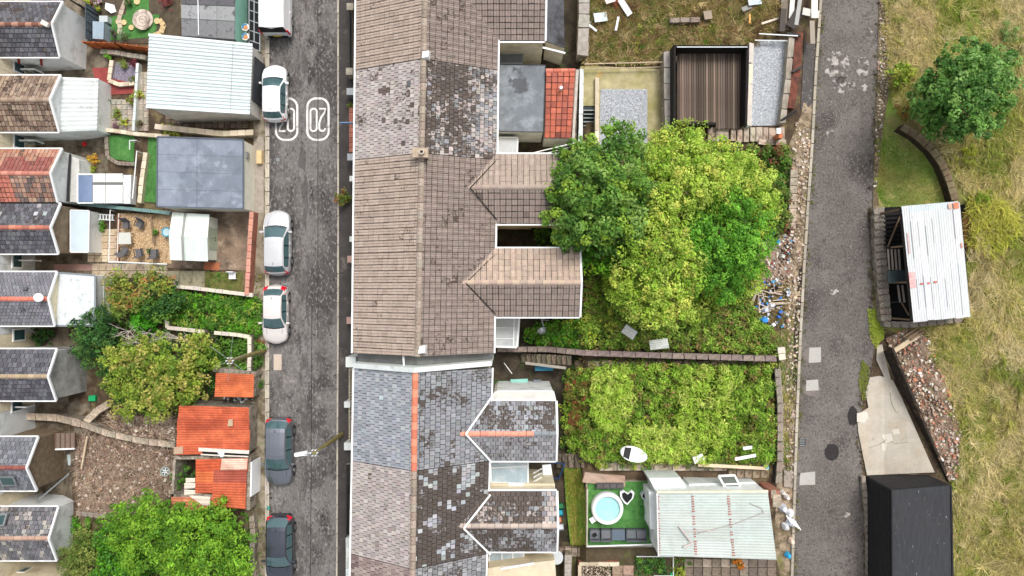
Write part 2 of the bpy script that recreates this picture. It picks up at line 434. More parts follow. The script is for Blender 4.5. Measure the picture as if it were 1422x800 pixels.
asph = mat('street_asphalt', c(78, 75, 74), rough=.85, var=.16, vs=.8, stretch=(1, .55, 1),
           layers=[(c(116, 113, 111), .35, .5, .05, 12), (c(62, 60, 60), .55, .6, .04, 12), (c(138, 134, 131), 6.5, .58, .05, 8), (c(48, 46, 46), 8, .61, .04, 8), (c(150, 128, 96), .22, .74, .03, 9)], bump=.6, bs=60)
trackm = mat('worn_asphalt', c(122, 119, 118), rough=.85, var=.15, vs=1.2, stretch=(1, .5, 1), layers=[(c(92, 88, 87), 1.1, .50, .05, 12), (c(76, 73, 72), 9, .57, .05, 8)], bump=.5, bs=60)
patch('street', [(374, -240), (471, -240), (469.5, 0), (469.5, 400), (468, 800), (466, 1040), (372, 1040), (373, 800), (374, 400)], asph, .02)
def strip_poly(xs, w, y0, y1, amp, sd):
    L_ = []; R_ = []
    for y in range(y0, y1 + 1, 16):
        q = amp * noise.noise(Vector((sd, y * .02, 0))) + amp * .5 * noise.noise(Vector((sd + 5, y * .08, 0)))
        q2 = amp * noise.noise(Vector((sd + 9, y * .02, 0))) + amp * .6 * noise.noise(Vector((sd + 7, y * .09, 0)))
        L_.append((xs - w + q, y)); R_.append((xs + w + q2, y))
    return L_ + R_[::-1]
patch('worn_track', strip_poly(422, 5, -240, 1040, 5, 3), trackm, .026)
lanem = mat('lane_asphalt', c(104, 99, 94), rough=.9, var=.16, vs=1.0, stretch=(1, .8, 1),
            layers=[(c(120, 114, 109), .4, .55, .08, 10), (c(74, 69, 66), .5, .58, .06, 10), (c(76, 72, 69), 8, .58, .06, 7), (c(132, 126, 120), 11, .58, .06, 6), (c(168, 162, 156), 2.6, .71, .02, 8)], bump=.9, bs=50)
LANE_L = [(1150, -240), (1140, 0), (1133, 100), (1128, 200), (1121, 300), (1115, 400), (1110, 500), (1106, 600), (1103, 700), (1100, 800), (1096, 1040)]
LANE_R = [(1228, -240), (1224, 0), (1221, 60), (1220, 130), (1216, 190), (1213, 260), (1211, 320), (1212, 380), (1214, 440), (1215, 480), (1208, 520), (1198, 560), (1194, 600), (1198, 660), (1203, 720), (1206, 800), (1210, 1040)]
patch('lane', LANE_L + LANE_R[::-1], lanem, .03)
palem = mat('scraped_asphalt', c(104, 97, 93), rough=.9, var=.2, vs=3, layers=[(c(66, 61, 58), 5.5, .60, .04, 7), (c(172, 166, 160), 3.2, .54, .03, 12)], bump=.4)
for i, (x, y, rx, ry) in enumerate([(1163, 92, 16, 24), (1198, 94, 9, 16), (1168, 118, 10, 12), (1182, 119, 6, 6), (1197, 121, 7, 7), (1153, 185, 5, 9), (1158, 405, 7, 4), (1210, 40, 4, 6), (1176, 715, 5, 4)]):
    P = [(x + rx * math.cos(a) * (1 + .45 * noise.noise(Vector((i, a * 2, 0)))), y + ry * math.sin(a) * (1 + .45 * noise.noise(Vector((i + 20, a * 2, 0))))) for a in np.linspace(0, 6.1, 22)]
    patch('scraped_patch', P, palem, .038)
repm = mat('repair_asphalt', c(50, 47, 47), rough=.9, var=.2, vs=5, bump=.5)
for i, (x, y, rx, ry) in enumerate([(1155, 628, 10, 12), (1184, 578, 7, 14), (1129, 493, 13, 11), (1127, 541, 13, 9)]):
    P = [(x + rx * math.cos(a) * (1 + .3 * noise.noise(Vector((i + 40, a * 2, 0)))), y + ry * math.sin(a) * (1 + .3 * noise.noise(Vector((i + 60, a * 2, 0))))) for a in np.linspace(0, 6.1, 22)]
    patch('repair_patch', P, repm if i < 2 else mat('old_repair', c(120, 112, 106), var=.2, vs=4, bump=.4), .036)
cpatch = mat('cement_patch', c(176, 174, 168), var=.12, vs=2, layers=[(c(160, 156, 148), 2, .58, .06, 6)])
for P in ([(1124, 483), (1140, 482), (1140, 503), (1123, 504)], [(1120, 528), (1136, 527), (1137, 542), (1119, 543)], [(1111, 657), (1132, 655), (1132, 673), (1110, 674)]):
    patch('cement_patch', P, cpatch, .045)
patch('concrete_patch', [(380, 492), (391, 492), (391, 514), (380, 514)], mat('buff_patch', c(196, 180, 165), var=.1), .03)
patch('road_seam', [(441.2, -200), (442.0, -200), (441.8, 470), (441.0, 470)], mat('road_seam', c(40, 38, 38), var=.1), .034)
patch('road_seam', [(433, 400), (433.8, 400), (431.2, 860), (430.4, 860)], mat('road_seam', c(40, 38, 38)), .034)
# pavements
pavd = mat('pavement_asphalt', c(70, 66, 64), var=.2, vs=1.2, layers=[(c(120, 112, 104), .8, .66, .08, 8)], bump=.4, bs=50)
patch('pavement', [(471, -240), (498, -240), (496, 400), (494, 1040), (468, 1040), (470, 600), (471, 300)], pavd, .13)
pavl = mat('pavement_left', c(150, 140, 122), var=.22, vs=1.5, layers=[(c(96, 86, 66), 1.1, .52, .08, 9), (c(110, 116, 60), 1.5, .66, .05, 8)], bump=.4)
patch('pavement_edge', [(352, -240), (370, -240), (370, 1040), (352, 1040)], pavl, .12)
def kerb(name, pts, wpx, m, hgt, seg=20, z=None, dz=0.):
    t = thing(name, None, None, (0, 0, 0)); t['kind'] = 'structure'
    d0 = []
    for (x0, y0), (x1, y1) in zip(pts[:-1], pts[1:]):
        n = max(1, round(math.hypot(x1 - x0, y1 - y0) / seg))
        for k in range(n):
            a, b = (k + .5) / n, 1 / n
            px, py = x0 + (x1 - x0) * a, y0 + (y1 - y0) * a
            if not -30 < py < 830: continue
            zz = zg(px, py) + dz
            p = at(px, py, zz + hgt / 2 - .1); q0, q1 = at(x0, y0, zz), at(x1, y1, zz)
            L = (q1 - q0).length / n - .02; an = math.atan2((q1 - q0).y, (q1 - q0).x)
            piece(t, 'kerb_stone', m, p + Vector((0, 0, random.uniform(-.01, .01))), (L, wpx / 20.9, hgt + .2), an, rough=.015)
    return t
kerbm = mat('kerb_concrete', c(190, 182, 168), var=.15, vs=3, layers=[(c(140, 132, 118), 2, .58, .08, 8)], bump=.3)
kerb('kerb', [(470.3, -20), (470.3, 400), (468.3, 820)], 2.2, kerbm, .14)
kerb('kerb', [(372.5, -20), (372, 820)], 5.5, kerbm, .13, seg=19)
kerb('lane_kerb', [(LANE_L[i][0] - 1.5, LANE_L[i][1]) for i in range(0, len(LANE_L))], 3.4, mat('edging', c(176, 166, 148), var=.2, vs=3, bump=.4), .16, seg=22)
# road markings: 20 roundels
paint = mat('road_paint', c(232, 230, 226), rough=.7, var=.06, vs=6, layers=[(c(128, 125, 122), 12, .62, .04, 6), (c(170, 168, 164), 2, .6, .1, 8)])
def stroke(mb, pts, wd, z, closed=False):
    n = len(pts); L_ = []
    for i, p in enumerate(pts):
        a = pts[(i - 1) % n] if (closed or i) else pts[i]; b = pts[(i + 1) % n] if (closed or i < n - 1) else pts[i]
        dx, dy = b[0] - a[0], b[1] - a[1]; l = math.hypot(dx, dy) or 1; nx, ny = -dy / l * wd / 2, dx / l * wd / 2
        L_.append((at(p[0] + nx, p[1] + ny, z), at(p[0] - nx, p[1] - ny, z)))
    for i in range(n if closed else n - 1):
        a, b = L_[i], L_[(i + 1) % n]
        q = [a[0], b[0], b[1], a[1]]
        if (q[1] - q[0]).cross(q[2] - q[0]).z < 0: q.reverse()
        mb.poly(q)
def rrect(cx, cy, hw, hh, r, n=7):
    o = []
    for sx, sy, a0 in ((1, 1, 0), (-1, 1, 90), (-1, -1, 180), (1, -1, 270)):
        for k in range(n):
            a = R(a0 + 90 * k / (n - 1)); o.append((cx + sx * (hw - r) + r * math.cos(a), cy + sy * (hh - r) + r * math.sin(a)))
    return o
def two(cx, cy, w_, h_, flip):
    pts = [(-w_ / 2, -h_ / 2 + w_ * .45)] + [(-w_ / 2 * math.cos(R(a)), -h_ / 2 + w_ / 2 - w_ / 2 * math.sin(R(a))) for a in range(15, 181, 25)]
    pts += [(w_ / 2, -h_ * .15), (w_ * .2, h_ * .1), (-w_ * .35, h_ * .33), (-w_ / 2, h_ / 2), (w_ / 2, h_ / 2)]
    s = -1 if flip else 1
    return [(cx + s * x, cy + s * y) for x, y in pts]
def roundel(cx, cy, flip, label):
    z = .032; t = thing('speed_marking', label, 'road marking', at(cx, cy, z), 'twenty roundels painted on the street')
    mb = MB(); stroke(mb, rrect(cx, cy, 14.8, 28.8, 12), 2.9, z, True); mb.build('ring', paint, t)
    s = -1 if flip else 1
    mb = MB(); stroke(mb, two(cx - s * 6, cy + 1, 8.5, 31, flip), 2.6, z); mb.build('digit_two', paint, t)
    mb = MB(); stroke(mb, rrect(cx + s * 6, cy + 1, 4.4, 15.5, 4.3), 2.6, z, True); mb.build('digit_zero', paint, t)
roundel(441.5, 165.5, True, 'white 20 in a rounded outline painted mid-street, fully clear of parked cars')
roundel(398, 165.5, False, 'white 20 in a rounded outline half hidden under the parked white hatchback')
# drains / covers
def cover_plate(px, py, w_, h_, label, m, name='manhole_cover'):
    t = thing(name, label, 'manhole cover', g(px, py, .04))
    mb = MB(); z = zg(px, py) + .055
    mb.prism([(px - w_, py - h_), (px + w_, py - h_), (px + w_, py + h_), (px - w_, py + h_)], z, z - .08); mb.build('plate', m, t)
    mb = MB()
    n = 4
    for k in range(n):
        y = py - h_ + (k + .5) * 2 * h_ / n
        mb.prism([(px - w_ * .8, y - h_ / n * .4), (px + w_ * .8, y - h_ / n * .4), (px + w_ * .8, y + h_ / n * .4), (px - w_ * .8, y + h_ / n * .4)], z + .012, z - .01)
    mb.build('bars', metalg, t)
cover_plate(1114, 614, 4.5, 6, 'slotted iron drain grate beside the lane kerb', darkmetal, 'drain_grate')
cover_plate(397, 395, 2, 1.6, 'tiny pale square cover in the road behind the silver saloon', metalg)
cover_plate(386, 222, 2.2, 2.2, 'small square cover in the asphalt below the roundel under the white car', metalg)

# ------------------------------------------------------------------ cars
def loft_car(label, group, px, py, rot, L, W, H, paintm, prof, roofcol=None, van=False, glass=None):
    t = thing('parked_van' if van else 'parked_car', label, 'van' if van else 'car', (0, 0, 0), group)
    glass = glass or cglass
    if van:
        hood = [(0, .55), (.03, .8), (.15, 1.0), (.17, 1.02), (.30, 1.75), (.34, H - .04), (.6, H), (.96, H - .02), (.985, H - .1), (1, .9)]
        key = (.17, .32, .975, 1.0)
    else:
        hood = prof['top']; key = prof['key']
    def zt(s): return float(np.interp(s, [h[0] for h in hood], [h[1] for h in hood]))
    wid = [(0, .70), (.02, .83), (.06, .93), (.14, .985), (.3, 1), (.75, 1), (.9, .97), (.96, .92), (.99, .84), (1, .76)] if not van else [(0, .8), (.02, .9), (.07, .97), (.2, 1), (.97, 1), (.99, .98), (1, .95)]
    def wd(s): return W / 2 * float(np.interp(s, [q[0] for q in wid], [q[1] for q in wid]))
    st = sorted(set([0, .01, .025, .05, .09, .14, .2, .97, .985, 1] + [k for k in key] + [key[0] + (key[1] - key[0]) * k for k in (.33, .66)] + list(np.linspace(key[1], key[2], 9)) + [key[2] + (key[3] - key[2]) * k for k in (.25, .5, .75)]))
    belt = prof['belt'] if not van else 1.05
    def sect(s):
        y = L / 2 - s * L; w_ = wd(s); z_ = zt(s); bl = min(belt + .04 * s, z_ - .04)
        cab = max(0, min(1, (z_ - bl) / (H - belt)))
        wt = w_ * (1 - (.24 if not van else .10) * cab - .04)
        wr = wt * (.90 if not van else .93)
        zl = .24 if .05 < s < .95 else .32
        bow = float(np.interp(s, [0, .45, .75, 1], [.17, .12, -.05, -.13])) * (1 if not van else .4)
        return [Vector((p[0], p[1] + bow * (1 - (p[0] / w_) ** 2), p[2])) for p in ((w_ * .93, y, zl), (w_, y, zl + .22), (w_, y, bl - .16), (w_ * .965, y, bl), (wt, y, z_ - .05 - .03 * cab), (wr, y, z_ - .012), (wr * .5, y, z_ + .015), (0, y, z_ + .022))]
    secs = [sect(s) for s in st]
    body = MB(); ws = MB(); rw = MB(); sg = {}
    def flip(q): return [Vector((-p.x, p.y, p.z)) for p in q][::-1]
    pillars = prof.get('pillars', (.55, .74)) if not van else (.40,)
    for i in range(len(st) - 1):
        s0, s1 = st[i], st[i + 1]; A, B = secs[i], secs[i + 1]; mid = (s0 + s1) / 2
        for k in range(7):
            q = [A[k], B[k], B[k + 1], A[k + 1]]
            tgt = body
            if k >= 5 and key[0] <= mid <= key[1]: tgt = ws
            if k >= 5 and key[2] <= mid <= key[3] and not van: tgt = rw
            if k == 3 and mid > key[0] + .05 and mid < key[2] + (.02 if not van else -.6):
                n = sum(mid > p for p in pillars)
                tgt = sg.setdefault(n, MB())
            for qq in (q, flip(q)):
                if tgt is body or (tgt is ws) or (tgt is rw): tgt.poly(qq)
                else:
                    sd = 1 if qq is q else -1
                    sg.setdefault((n, sd), MB()).poly(qq)
        if st[i + 1] in ():
            pass
    for s_, f_ in ((secs[0], 1), (secs[-1], -1)):
        ring_ = s_ + [Vector((-p.x, p.y, p.z)) for p in s_[:-1]][::-1]
        body.poly(ring_ if f_ == 1 else ring_[::-1])
    body.build('body', paintm, t, smooth=False)
    ws.build('windscreen', glass, t)
    if rw.v: rw.build('rear_window', glass, t)
    for k, m_ in sg.items():
        if isinstance(k, tuple) and m_.v: m_.build('side_window', glass if not van else blackm, t)
    # pillars between side windows
    for s_ in pillars:
        for sd in (1, -1):
            A = sect(s_ - .008); B = sect(s_ + .008); o_ = Vector((.012 * sd, 0, .004))
            q = [Vector((p.x * sd, p.y, p.z)) + o_ for p in (A[3], B[3], B[4], A[4])]
            mb = MB(); mb.poly(q if sd == 1 else q[::-1]); mb.build('pillar', blackm if not van else paintm, t)
    # screen surround: roof-edge A pillars are body; add black lower screen strip + wipers
    y0 = L / 2 - key[0] * L; mb = MB()
    a_, b_ = sect(key[0] - .012), sect(key[0] + .004); e_ = Vector((0, 0, .006))
    for k in (5, 6):
        for q in ([a_[k], b_[k], b_[k + 1], a_[k + 1]], flip([a_[k], b_[k], b_[k + 1], a_[k + 1]])): mb.poly([p + e_ for p in q])
    mb.build('scuttle', blackm, t)
    for sx in (-.32, .18):
        a = sect(key[0] + .01); mb = MB(); mb.tube((sx, y0 + .06, zt(key[0]) + .05), (sx + .42, y0 + .0, zt(key[0] + .02) + .06), .012, n=4); mb.build('wiper', blackm, t)
    rr = .31
    for sx in (1, -1):
        for sy in (L * .31, -L * .30):
            wx = sx * (W / 2 - .08)
            tb = MB(); tb.tube((wx - sx * .1, sy, rr), (wx + sx * .07, sy, rr), rr, n=20); ty = tb.build('wheel', tyrem, t)
            rb = MB(); rb.tube((wx + sx * .06, sy, rr), (wx + sx * .085, sy, rr), rr * .62, n=14); rim = rb.build('rim', alloym, ty)
            ab = MB()
            n = 12
            for k in range(n):
                a0, a1 = math.pi * k / n, math.pi * (k + 1) / n; r_ = rr + .07; X = sx * (W / 2 + .012)
                P_ = lambda a, r: Vector((X, sy + r * math.cos(a), rr + r * math.sin(a)))
                ab.poly([P_(a0, rr * .98), P_(a1, rr * .98), P_(a1, r_), P_(a0, r_)])
            ab.build('wheel_arch', blackm, t)
        yf = L / 2
        hb = MB(); hb.hexa([Vector((sx * W * a, yf - b, z_)) for a, b, z_ in ((.27, .06, .55), (.43, .22, .55), (.455, .5, .66), (.34, .26, .68))],
                           [Vector((sx * W * a, yf - b, z_)) for a, b, z_ in ((.27, .09, .70), (.43, .25, .70), (.45, .55, .80), (.33, .32, .79))]); hb.build('headlight', lensm, t)
        hb = MB()
        if van: hb.box((sx * W * .47, -L / 2 + .03, 1.1), (.1, .08, .7))
        else: hb.hexa([Vector((sx * W * a, -yf + b, .72)) for a, b in ((.27, -.06), (.45, .04), (.482, .50), (.40, .26))], [Vector((sx * W * a, -yf + b, 1.02)) for a, b in ((.27, .12), (.42, .14), (.462, .54), (.36, .42))])
        hb.build('tail_light', redm, t)
        mbm = MB(); ym = L / 2 - (key[0] + .06) * L
        mbm.box((sx * (W / 2 + .09), ym, belt + .05), (.2, .12, .13)); mbm.tube((sx * (W / 2 - .07), ym, belt), (sx * (W / 2 + .02), ym, belt + .03), .03)
        mr = mbm.build('wing_mirror', paintm, t)
        for k in (.5, .7):
            mbm = MB(); mbm.box((sx * (W / 2 + .008), L / 2 - k * L, belt - .12), (.03, .16, .03)); mbm.build('door_handle', paintm, t)
        mbm = MB()
        for s_ in (pillars[0], key[0] + .08):
            yy = L / 2 - s_ * L; mbm.box((sx * (W / 2 + .0), yy, (belt + .3) / 2), (.012, .012, belt - .42))
        mbm.build('door_seam', blackm, t)
    # bumpers, grille, plates
    mb = MB(); mb.box((0, L / 2 - .03, .42), (W * .66, .14, .28)); mb.build('front_bumper', blackm if not van else blackm, t)
    mb = MB(); mb.box((0, -L / 2 + .03, .42), (W * .72, .14, .26)); mb.build('rear_bumper', blackm, t)
    mb = MB(); mb.box((0, -L / 2 - .03, .55), (.52, .03, .11)); mb.build('number_plate', mat('plate_yellow', c(225, 190, 40), var=0), t)
    mb = MB(); mb.box((0, L / 2 + .045, .45), (.52, .03, .11)); mb.build('number_plate', pvcm, t)
    # bonnet creases and shut line
    if not van:
        mb = MB()
        for sx in (-1, 1):
            p = [Vector((sx * W * a, L / 2 - s_ * L, zt(s_) + .028 - abs(a) * .045)) for a, s_ in ((.24, .05), (.30, .14), (.335, key[0] - .015))]
            for a, b in zip(p[:-1], p[1:]): mb.tube(a, b, .012, n=4)
        mb.build('bonnet_seam', paintm if roofcol == 'same' else blackm, t)
        mb = MB(); mb.tube((0, -L / 2 + L * (1 - key[2]) + .18, H + .01), (0, -L / 2 + L * (1 - key[2]) + .02, H + .09), .012, n=5); mb.build('aerial', blackm, t)
    else:
        mb = MB()
        for sx in (-1, 1):
            mb.poly([Vector((sx * .12, -L / 2 - .006, 1.25)), Vector((sx * .12, -L / 2 - .006, 1.72)), Vector((sx * .78, -L / 2 - .006, 1.72)), Vector((sx * .78, -L / 2 - .006, 1.25))][::sx])
        mb.build('rear_window', blackm, t)
        mb = MB(); mb.hexa([Vector((x, -L / 2 + y, 1.30)) for x, y in ((-.84, -.05), (.84, -.05), (.84, .0), (-.84, .0))], [Vector((x, -L / 2 + y, 1.86)) for x, y in ((-.78, .03), (.78, .03), (.78, .1), (-.78, .1))])
        mb.build('tailgate_glass', blackm, t)
        mb = MB()
        for sx in (-.5, 0, .5):
            mb.box((sx, -.2, H + .02), (.03, L * .6, .02))
        mb.build('roof_rib', paintm, t)
    z = .03
    p = at(px, py, .6)
    t.location = (p.x, p.y, z); t.rotation_euler = (0, 0, rot)
    return t
HATCH = dict(top=[(0, .55), (.02, .68), (.06, .78), (.14, .88), (.25, .97), (.27, 1.0), (.43, 1.42), (.47, 1.46), (.62, 1.49), (.84, 1.45), (.87, 1.42), (.955, 1.02), (.975, .95), (1, .60)], key=(.26, .44, .865, .955), belt=.93)
SALOON = dict(top=[(0, .55), (.02, .66), (.06, .76), (.14, .85), (.27, .95), (.29, .98), (.44, 1.36), (.48, 1.40), (.62, 1.42), (.80, 1.39), (.83, 1.36), (.93, 1.0), (.965, .93), (1, .58)], key=(.28, .45, .82, .93), belt=.9)
def carp(name, col, met=.0, rough=.3): return mat(name, col, rough=rough, var=.02, metallic=met, coat=.6, spec=.5)
carw = carp('car_white', c(236, 238, 240)); cars_ = carp('car_silver', c(205, 206, 208), .25, .3); cargr = carp('car_grey', c(150, 154, 162), .85, .28); carbk = carp('car_black', c(100, 104, 114), .85, .28); carp2 = carp('car_pearl', c(222, 216, 212), .15, .3)
GC = 'vehicles parked nose to tail along the left kerb'
loft_car('white van at the top of the street, its rear doors towards the hatchback', GC, 385.5, 0, 0, 4.7, 1.86, 1.92, carw, {}, van=True)
loft_car('white hatchback parked over a painted 20 roundel, bonnet pointing up the street', GC, 382.5, 131, 0, 3.5, 1.60, 1.46, carw, dict(HATCH, belt=.9))
loft_car('silver white hatchback with pale roof, parked beside the bare concrete yard', GC, 386, 338, 0, 4.0, 1.72, 1.5, cars_, HATCH)
loft_car('pearl white saloon facing down the street beside the ivy-filled plot', GC, 383.5, 436, math.pi, 3.6, 1.62, 1.42, carp2, SALOON)
loft_car('dark grey car with the sky reflected in its roof beside the rusty orange garage', GC, 388.5, 626, math.pi, 4.25, 1.8, 1.5, cargr, HATCH)  # one paint all over; the roof looks silver only by reflecting the sky
loft_car('near-black hatchback at the bottom of the street with red tail lights', GC, 389.5, 760, math.pi, 4.2, 1.8, 1.5, carbk, HATCH)
# ------------------------------------------------------------------ roofs
def tiles(root, name, A, B, C, D, w_, g_, pal, moss=(), prof='flat', th=.035, gap=.022, stag=True, sub=None, bands=None, kind='stuff', m=None, miss=0., deck=True, skip=None, mf=None, gv=.07):
    gap = gap * 1.35
    """A,B eave ends; D above A, C above B on the ridge. moss: (colour, scale, threshold, bias(u,v), prob)"""
    A, B, C, D = map(Vector, (A, B, C, D))
    nc = max(2, round((B - A).length / w_)); nr = max(2, round((D - A).length / g_)); N = (B - A).cross(D - A).normalized()
    if N.z < 0: N = -N
    if deck:
        mb = MB(); q = [A, B, C, D]
        if (B - A).cross(D - A).z < 0: q = [D, C, B, A]
        o_ = N * -.01
        mb.hexa([p + N * -.12 for p in q], [p + o_ for p in q]); mb.build('roof_deck', deckm, root)
    mb = MB(); off = Vector((A.x * .37, A.y * .41, 3.1))
    gu = gap / w_
    P = lambda u, v: (A + (B - A) * u) * (1 - v) + (D + (C - D) * u) * v
    for r in range(nr):
        v0, v1 = (r + gv) / nr, (r + 1) / nr
        j = .5 if (stag and r % 2) else 0
        for q in range(-1 if j else 0, nc):
            u0, u1 = (q + j) / nc, (q + 1 + j) / nc
            u0 = max(0, u0); u1 = min(1, u1)
            if u1 - u0 < .2 / nc: continue
            if miss and random.random() < miss: continue
            if skip and skip((u0 + u1) / 2, (v0 + v1) / 2): continue
            ug = gu / nc / 2
            u0 += ug * random.uniform(.6, 1.4); u1 -= ug * random.uniform(.6, 1.4)
            cen = P((u0 + u1) / 2, (v0 + v1) / 2)
            pp = pal
            if bands:
                for bf, bp in bands:
                    if bf((u0 + u1) / 2, (v0 + v1) / 2): pp = bp
            col = jit(random.choice(pp), .10 if prof == 'flat' else .045)
            for mc, sc, thr, bias, pr in moss:
                nz = noise.noise((cen + off) * sc) + .5 * noise.noise((cen + off) * sc * 2.7) + random.gauss(0, .12)
                if nz + bias((u0 + u1) / 2, (v0 + v1) / 2) > thr and random.random() < pr: col = jit(mc, .22) + (-1.,)
            if mf: col = (*col[:3], 0. if len(col) > 3 else max(0., min(1., mf((u0 + u1) / 2, (v0 + v1) / 2) + .55 * (noise.noise((cen + off) * .8) + .5 * noise.noise((cen + off) * 2.1)) + random.gauss(0, .12))))
            h0 = th * random.uniform(.8, 1.3); dv = random.uniform(-.04, .04) / nr
            if prof == 'flat':
                a, b, c_, d_ = P(u0, v0 + dv) + N * h0, P(u1, v0 + dv) + N * h0 * random.uniform(.85, 1.15), P(u1, v1) + N * .006, P(u0, v1) + N * .006
                e, f = P(u0, v0 + dv), P(u1, v0 + dv)
                quads = [[a, b, c_, d_], [e, f, b, a], [e, a, d_], [b, f, c_]]
            else:
                xs = [(0, 0), (.1, .028), (.22, .028), (.32, 0), (.5, 0), (.6, .028), (.72, .028), (.82, 0), (1, 0)] if prof == 'roll2' else [(0, .0), (.12, .03), (.35, .03), (.5, 0), (1, 0)]
                lo = [P(u0 + (u1 - u0) * x, v0 + dv) + N * (h0 + y) for x, y in xs]; hi = [P(u0 + (u1 - u0) * x, v1) + N * (.004 + y) for x, y in xs]
                quads = [[lo[k], lo[k + 1], hi[k + 1], hi[k]] for k in range(len(xs) - 1)]
                e, f = P(u0, v0 + dv), P(u1, v0 + dv); quads.append([e] + [f] + lo[::-1])
            for qd in quads: mb.poly(qd, col)
    # fix winding of tops
    o = mb.build(name, m or tilem, root); o['kind'] = kind
    return o
def ridge(root, p0, p1, m, seg=.45, w_=.26, h=.09, cols=(W1,), name='ridge_tile', gap=.02):
    p0, p1 = Vector(p0), Vector(p1); L = (p1 - p0).length; n = max(1, round(L / seg)); d_ = (p1 - p0).normalized()
    q = d_.to_track_quat('X', 'Z').to_matrix()
    for k in range(n):
        cen = p0.lerp(p1, (k + .5) / n) + Vector((random.uniform(-.008, .008), random.uniform(-.008, .008), h * .3))
        cl = cols[k % len(cols)] if not callable(cols) else cols((k + .5) / n)
        key = ('ridge', m.name, cl)
        if key not in PIECES:
            L_ = []
            for _ in range(3):
                mb = MB(jit(cl, .12)); xs = [(-.5, -.55), (-.3, .2), (0, .5), (.3, .2), (.5, -.55)]
                lo = [Vector((-.5, y, z)) for y, z in xs]; hi = [Vector((.5, y, z)) for y, z in xs]
                for i in range(4): mb.poly([lo[i], hi[i], hi[i + 1], lo[i + 1]][::-1])
                mb.poly(lo); mb.poly(hi[::-1])
                me = bpy.data.meshes.new(name); me.from_pydata([tuple(v) for v in mb.v], [], mb.f)
                a_ = me.attributes.new('tint', 'FLOAT_COLOR', 'FACE'); a_.data.foreach_set('color', [x for t in mb.c for x in (*t[:3], 0.0)])
                me.materials.append(m); L_.append(me)
            PIECES[key] = L_
        o = bpy.data.objects.new(name, random.choice(PIECES[key])); COL.objects.link(o); o.parent = root
        o.location = cen - LOC[root.name]; o.scale = (L / n - gap, w_, h); o.rotation_euler = q.to_euler(); LOC[o.name] = cen
def bar(root, name, p0, p1, w_, h, m, col=W1):
    p0, p1 = Vector(p0), Vector(p1); d_ = p1 - p0; q = d_.normalized().to_track_quat('X', 'Z').to_matrix()
    mb = MB(col); mb.box((p0 + p1) / 2, (d_.length, w_, h), tilt=q)
    return mb.build(name, m, root)
NOB = lambda u, v: 0
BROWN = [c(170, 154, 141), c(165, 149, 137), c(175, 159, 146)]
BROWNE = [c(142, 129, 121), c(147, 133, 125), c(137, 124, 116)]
PINKG = [c(176, 167, 162), c(170, 161, 157), c(184, 175, 170), c(164, 155, 151), c(174, 164, 160)]
BLUEG = [c(156, 160, 166), c(150, 154, 161), c(163, 166, 171), c(145, 149, 156)]
MIDG = [c(144, 145, 147), c(132, 133, 135), c(154, 155, 158), c(124, 125, 128)]
DKG = [c(88, 88, 94), c(98, 98, 104), c(80, 80, 86), c(106, 106, 112)]
MOSS = c(66, 54, 46); MOSSD = c(46, 40, 36)
capm = mat('lead_flashing', c(210, 214, 216), rough=.5, var=.12)
terram = mat('terracotta', W1, rough=.8, var=.2, vs=5)
ZE, ZR = 5.0, 7.05
WX = lambda y: 495 - (y * .010) if y < 500 else 492.5 - (y - 500) * .018     # west eave line in the survey
EX = lambda y: 692.5 - (y * .014) if y < 500 else 683.5 - (y - 500) * .03
RX = lambda y: 590 - (y * .022) if y < 500 else 576.5 - (y - 500) * .014
def yr(y, z): return 400 + (y - 400) * (CAM_H - ZE) / (CAM_H - z)
GT = 'terraced houses along the east side of the street'
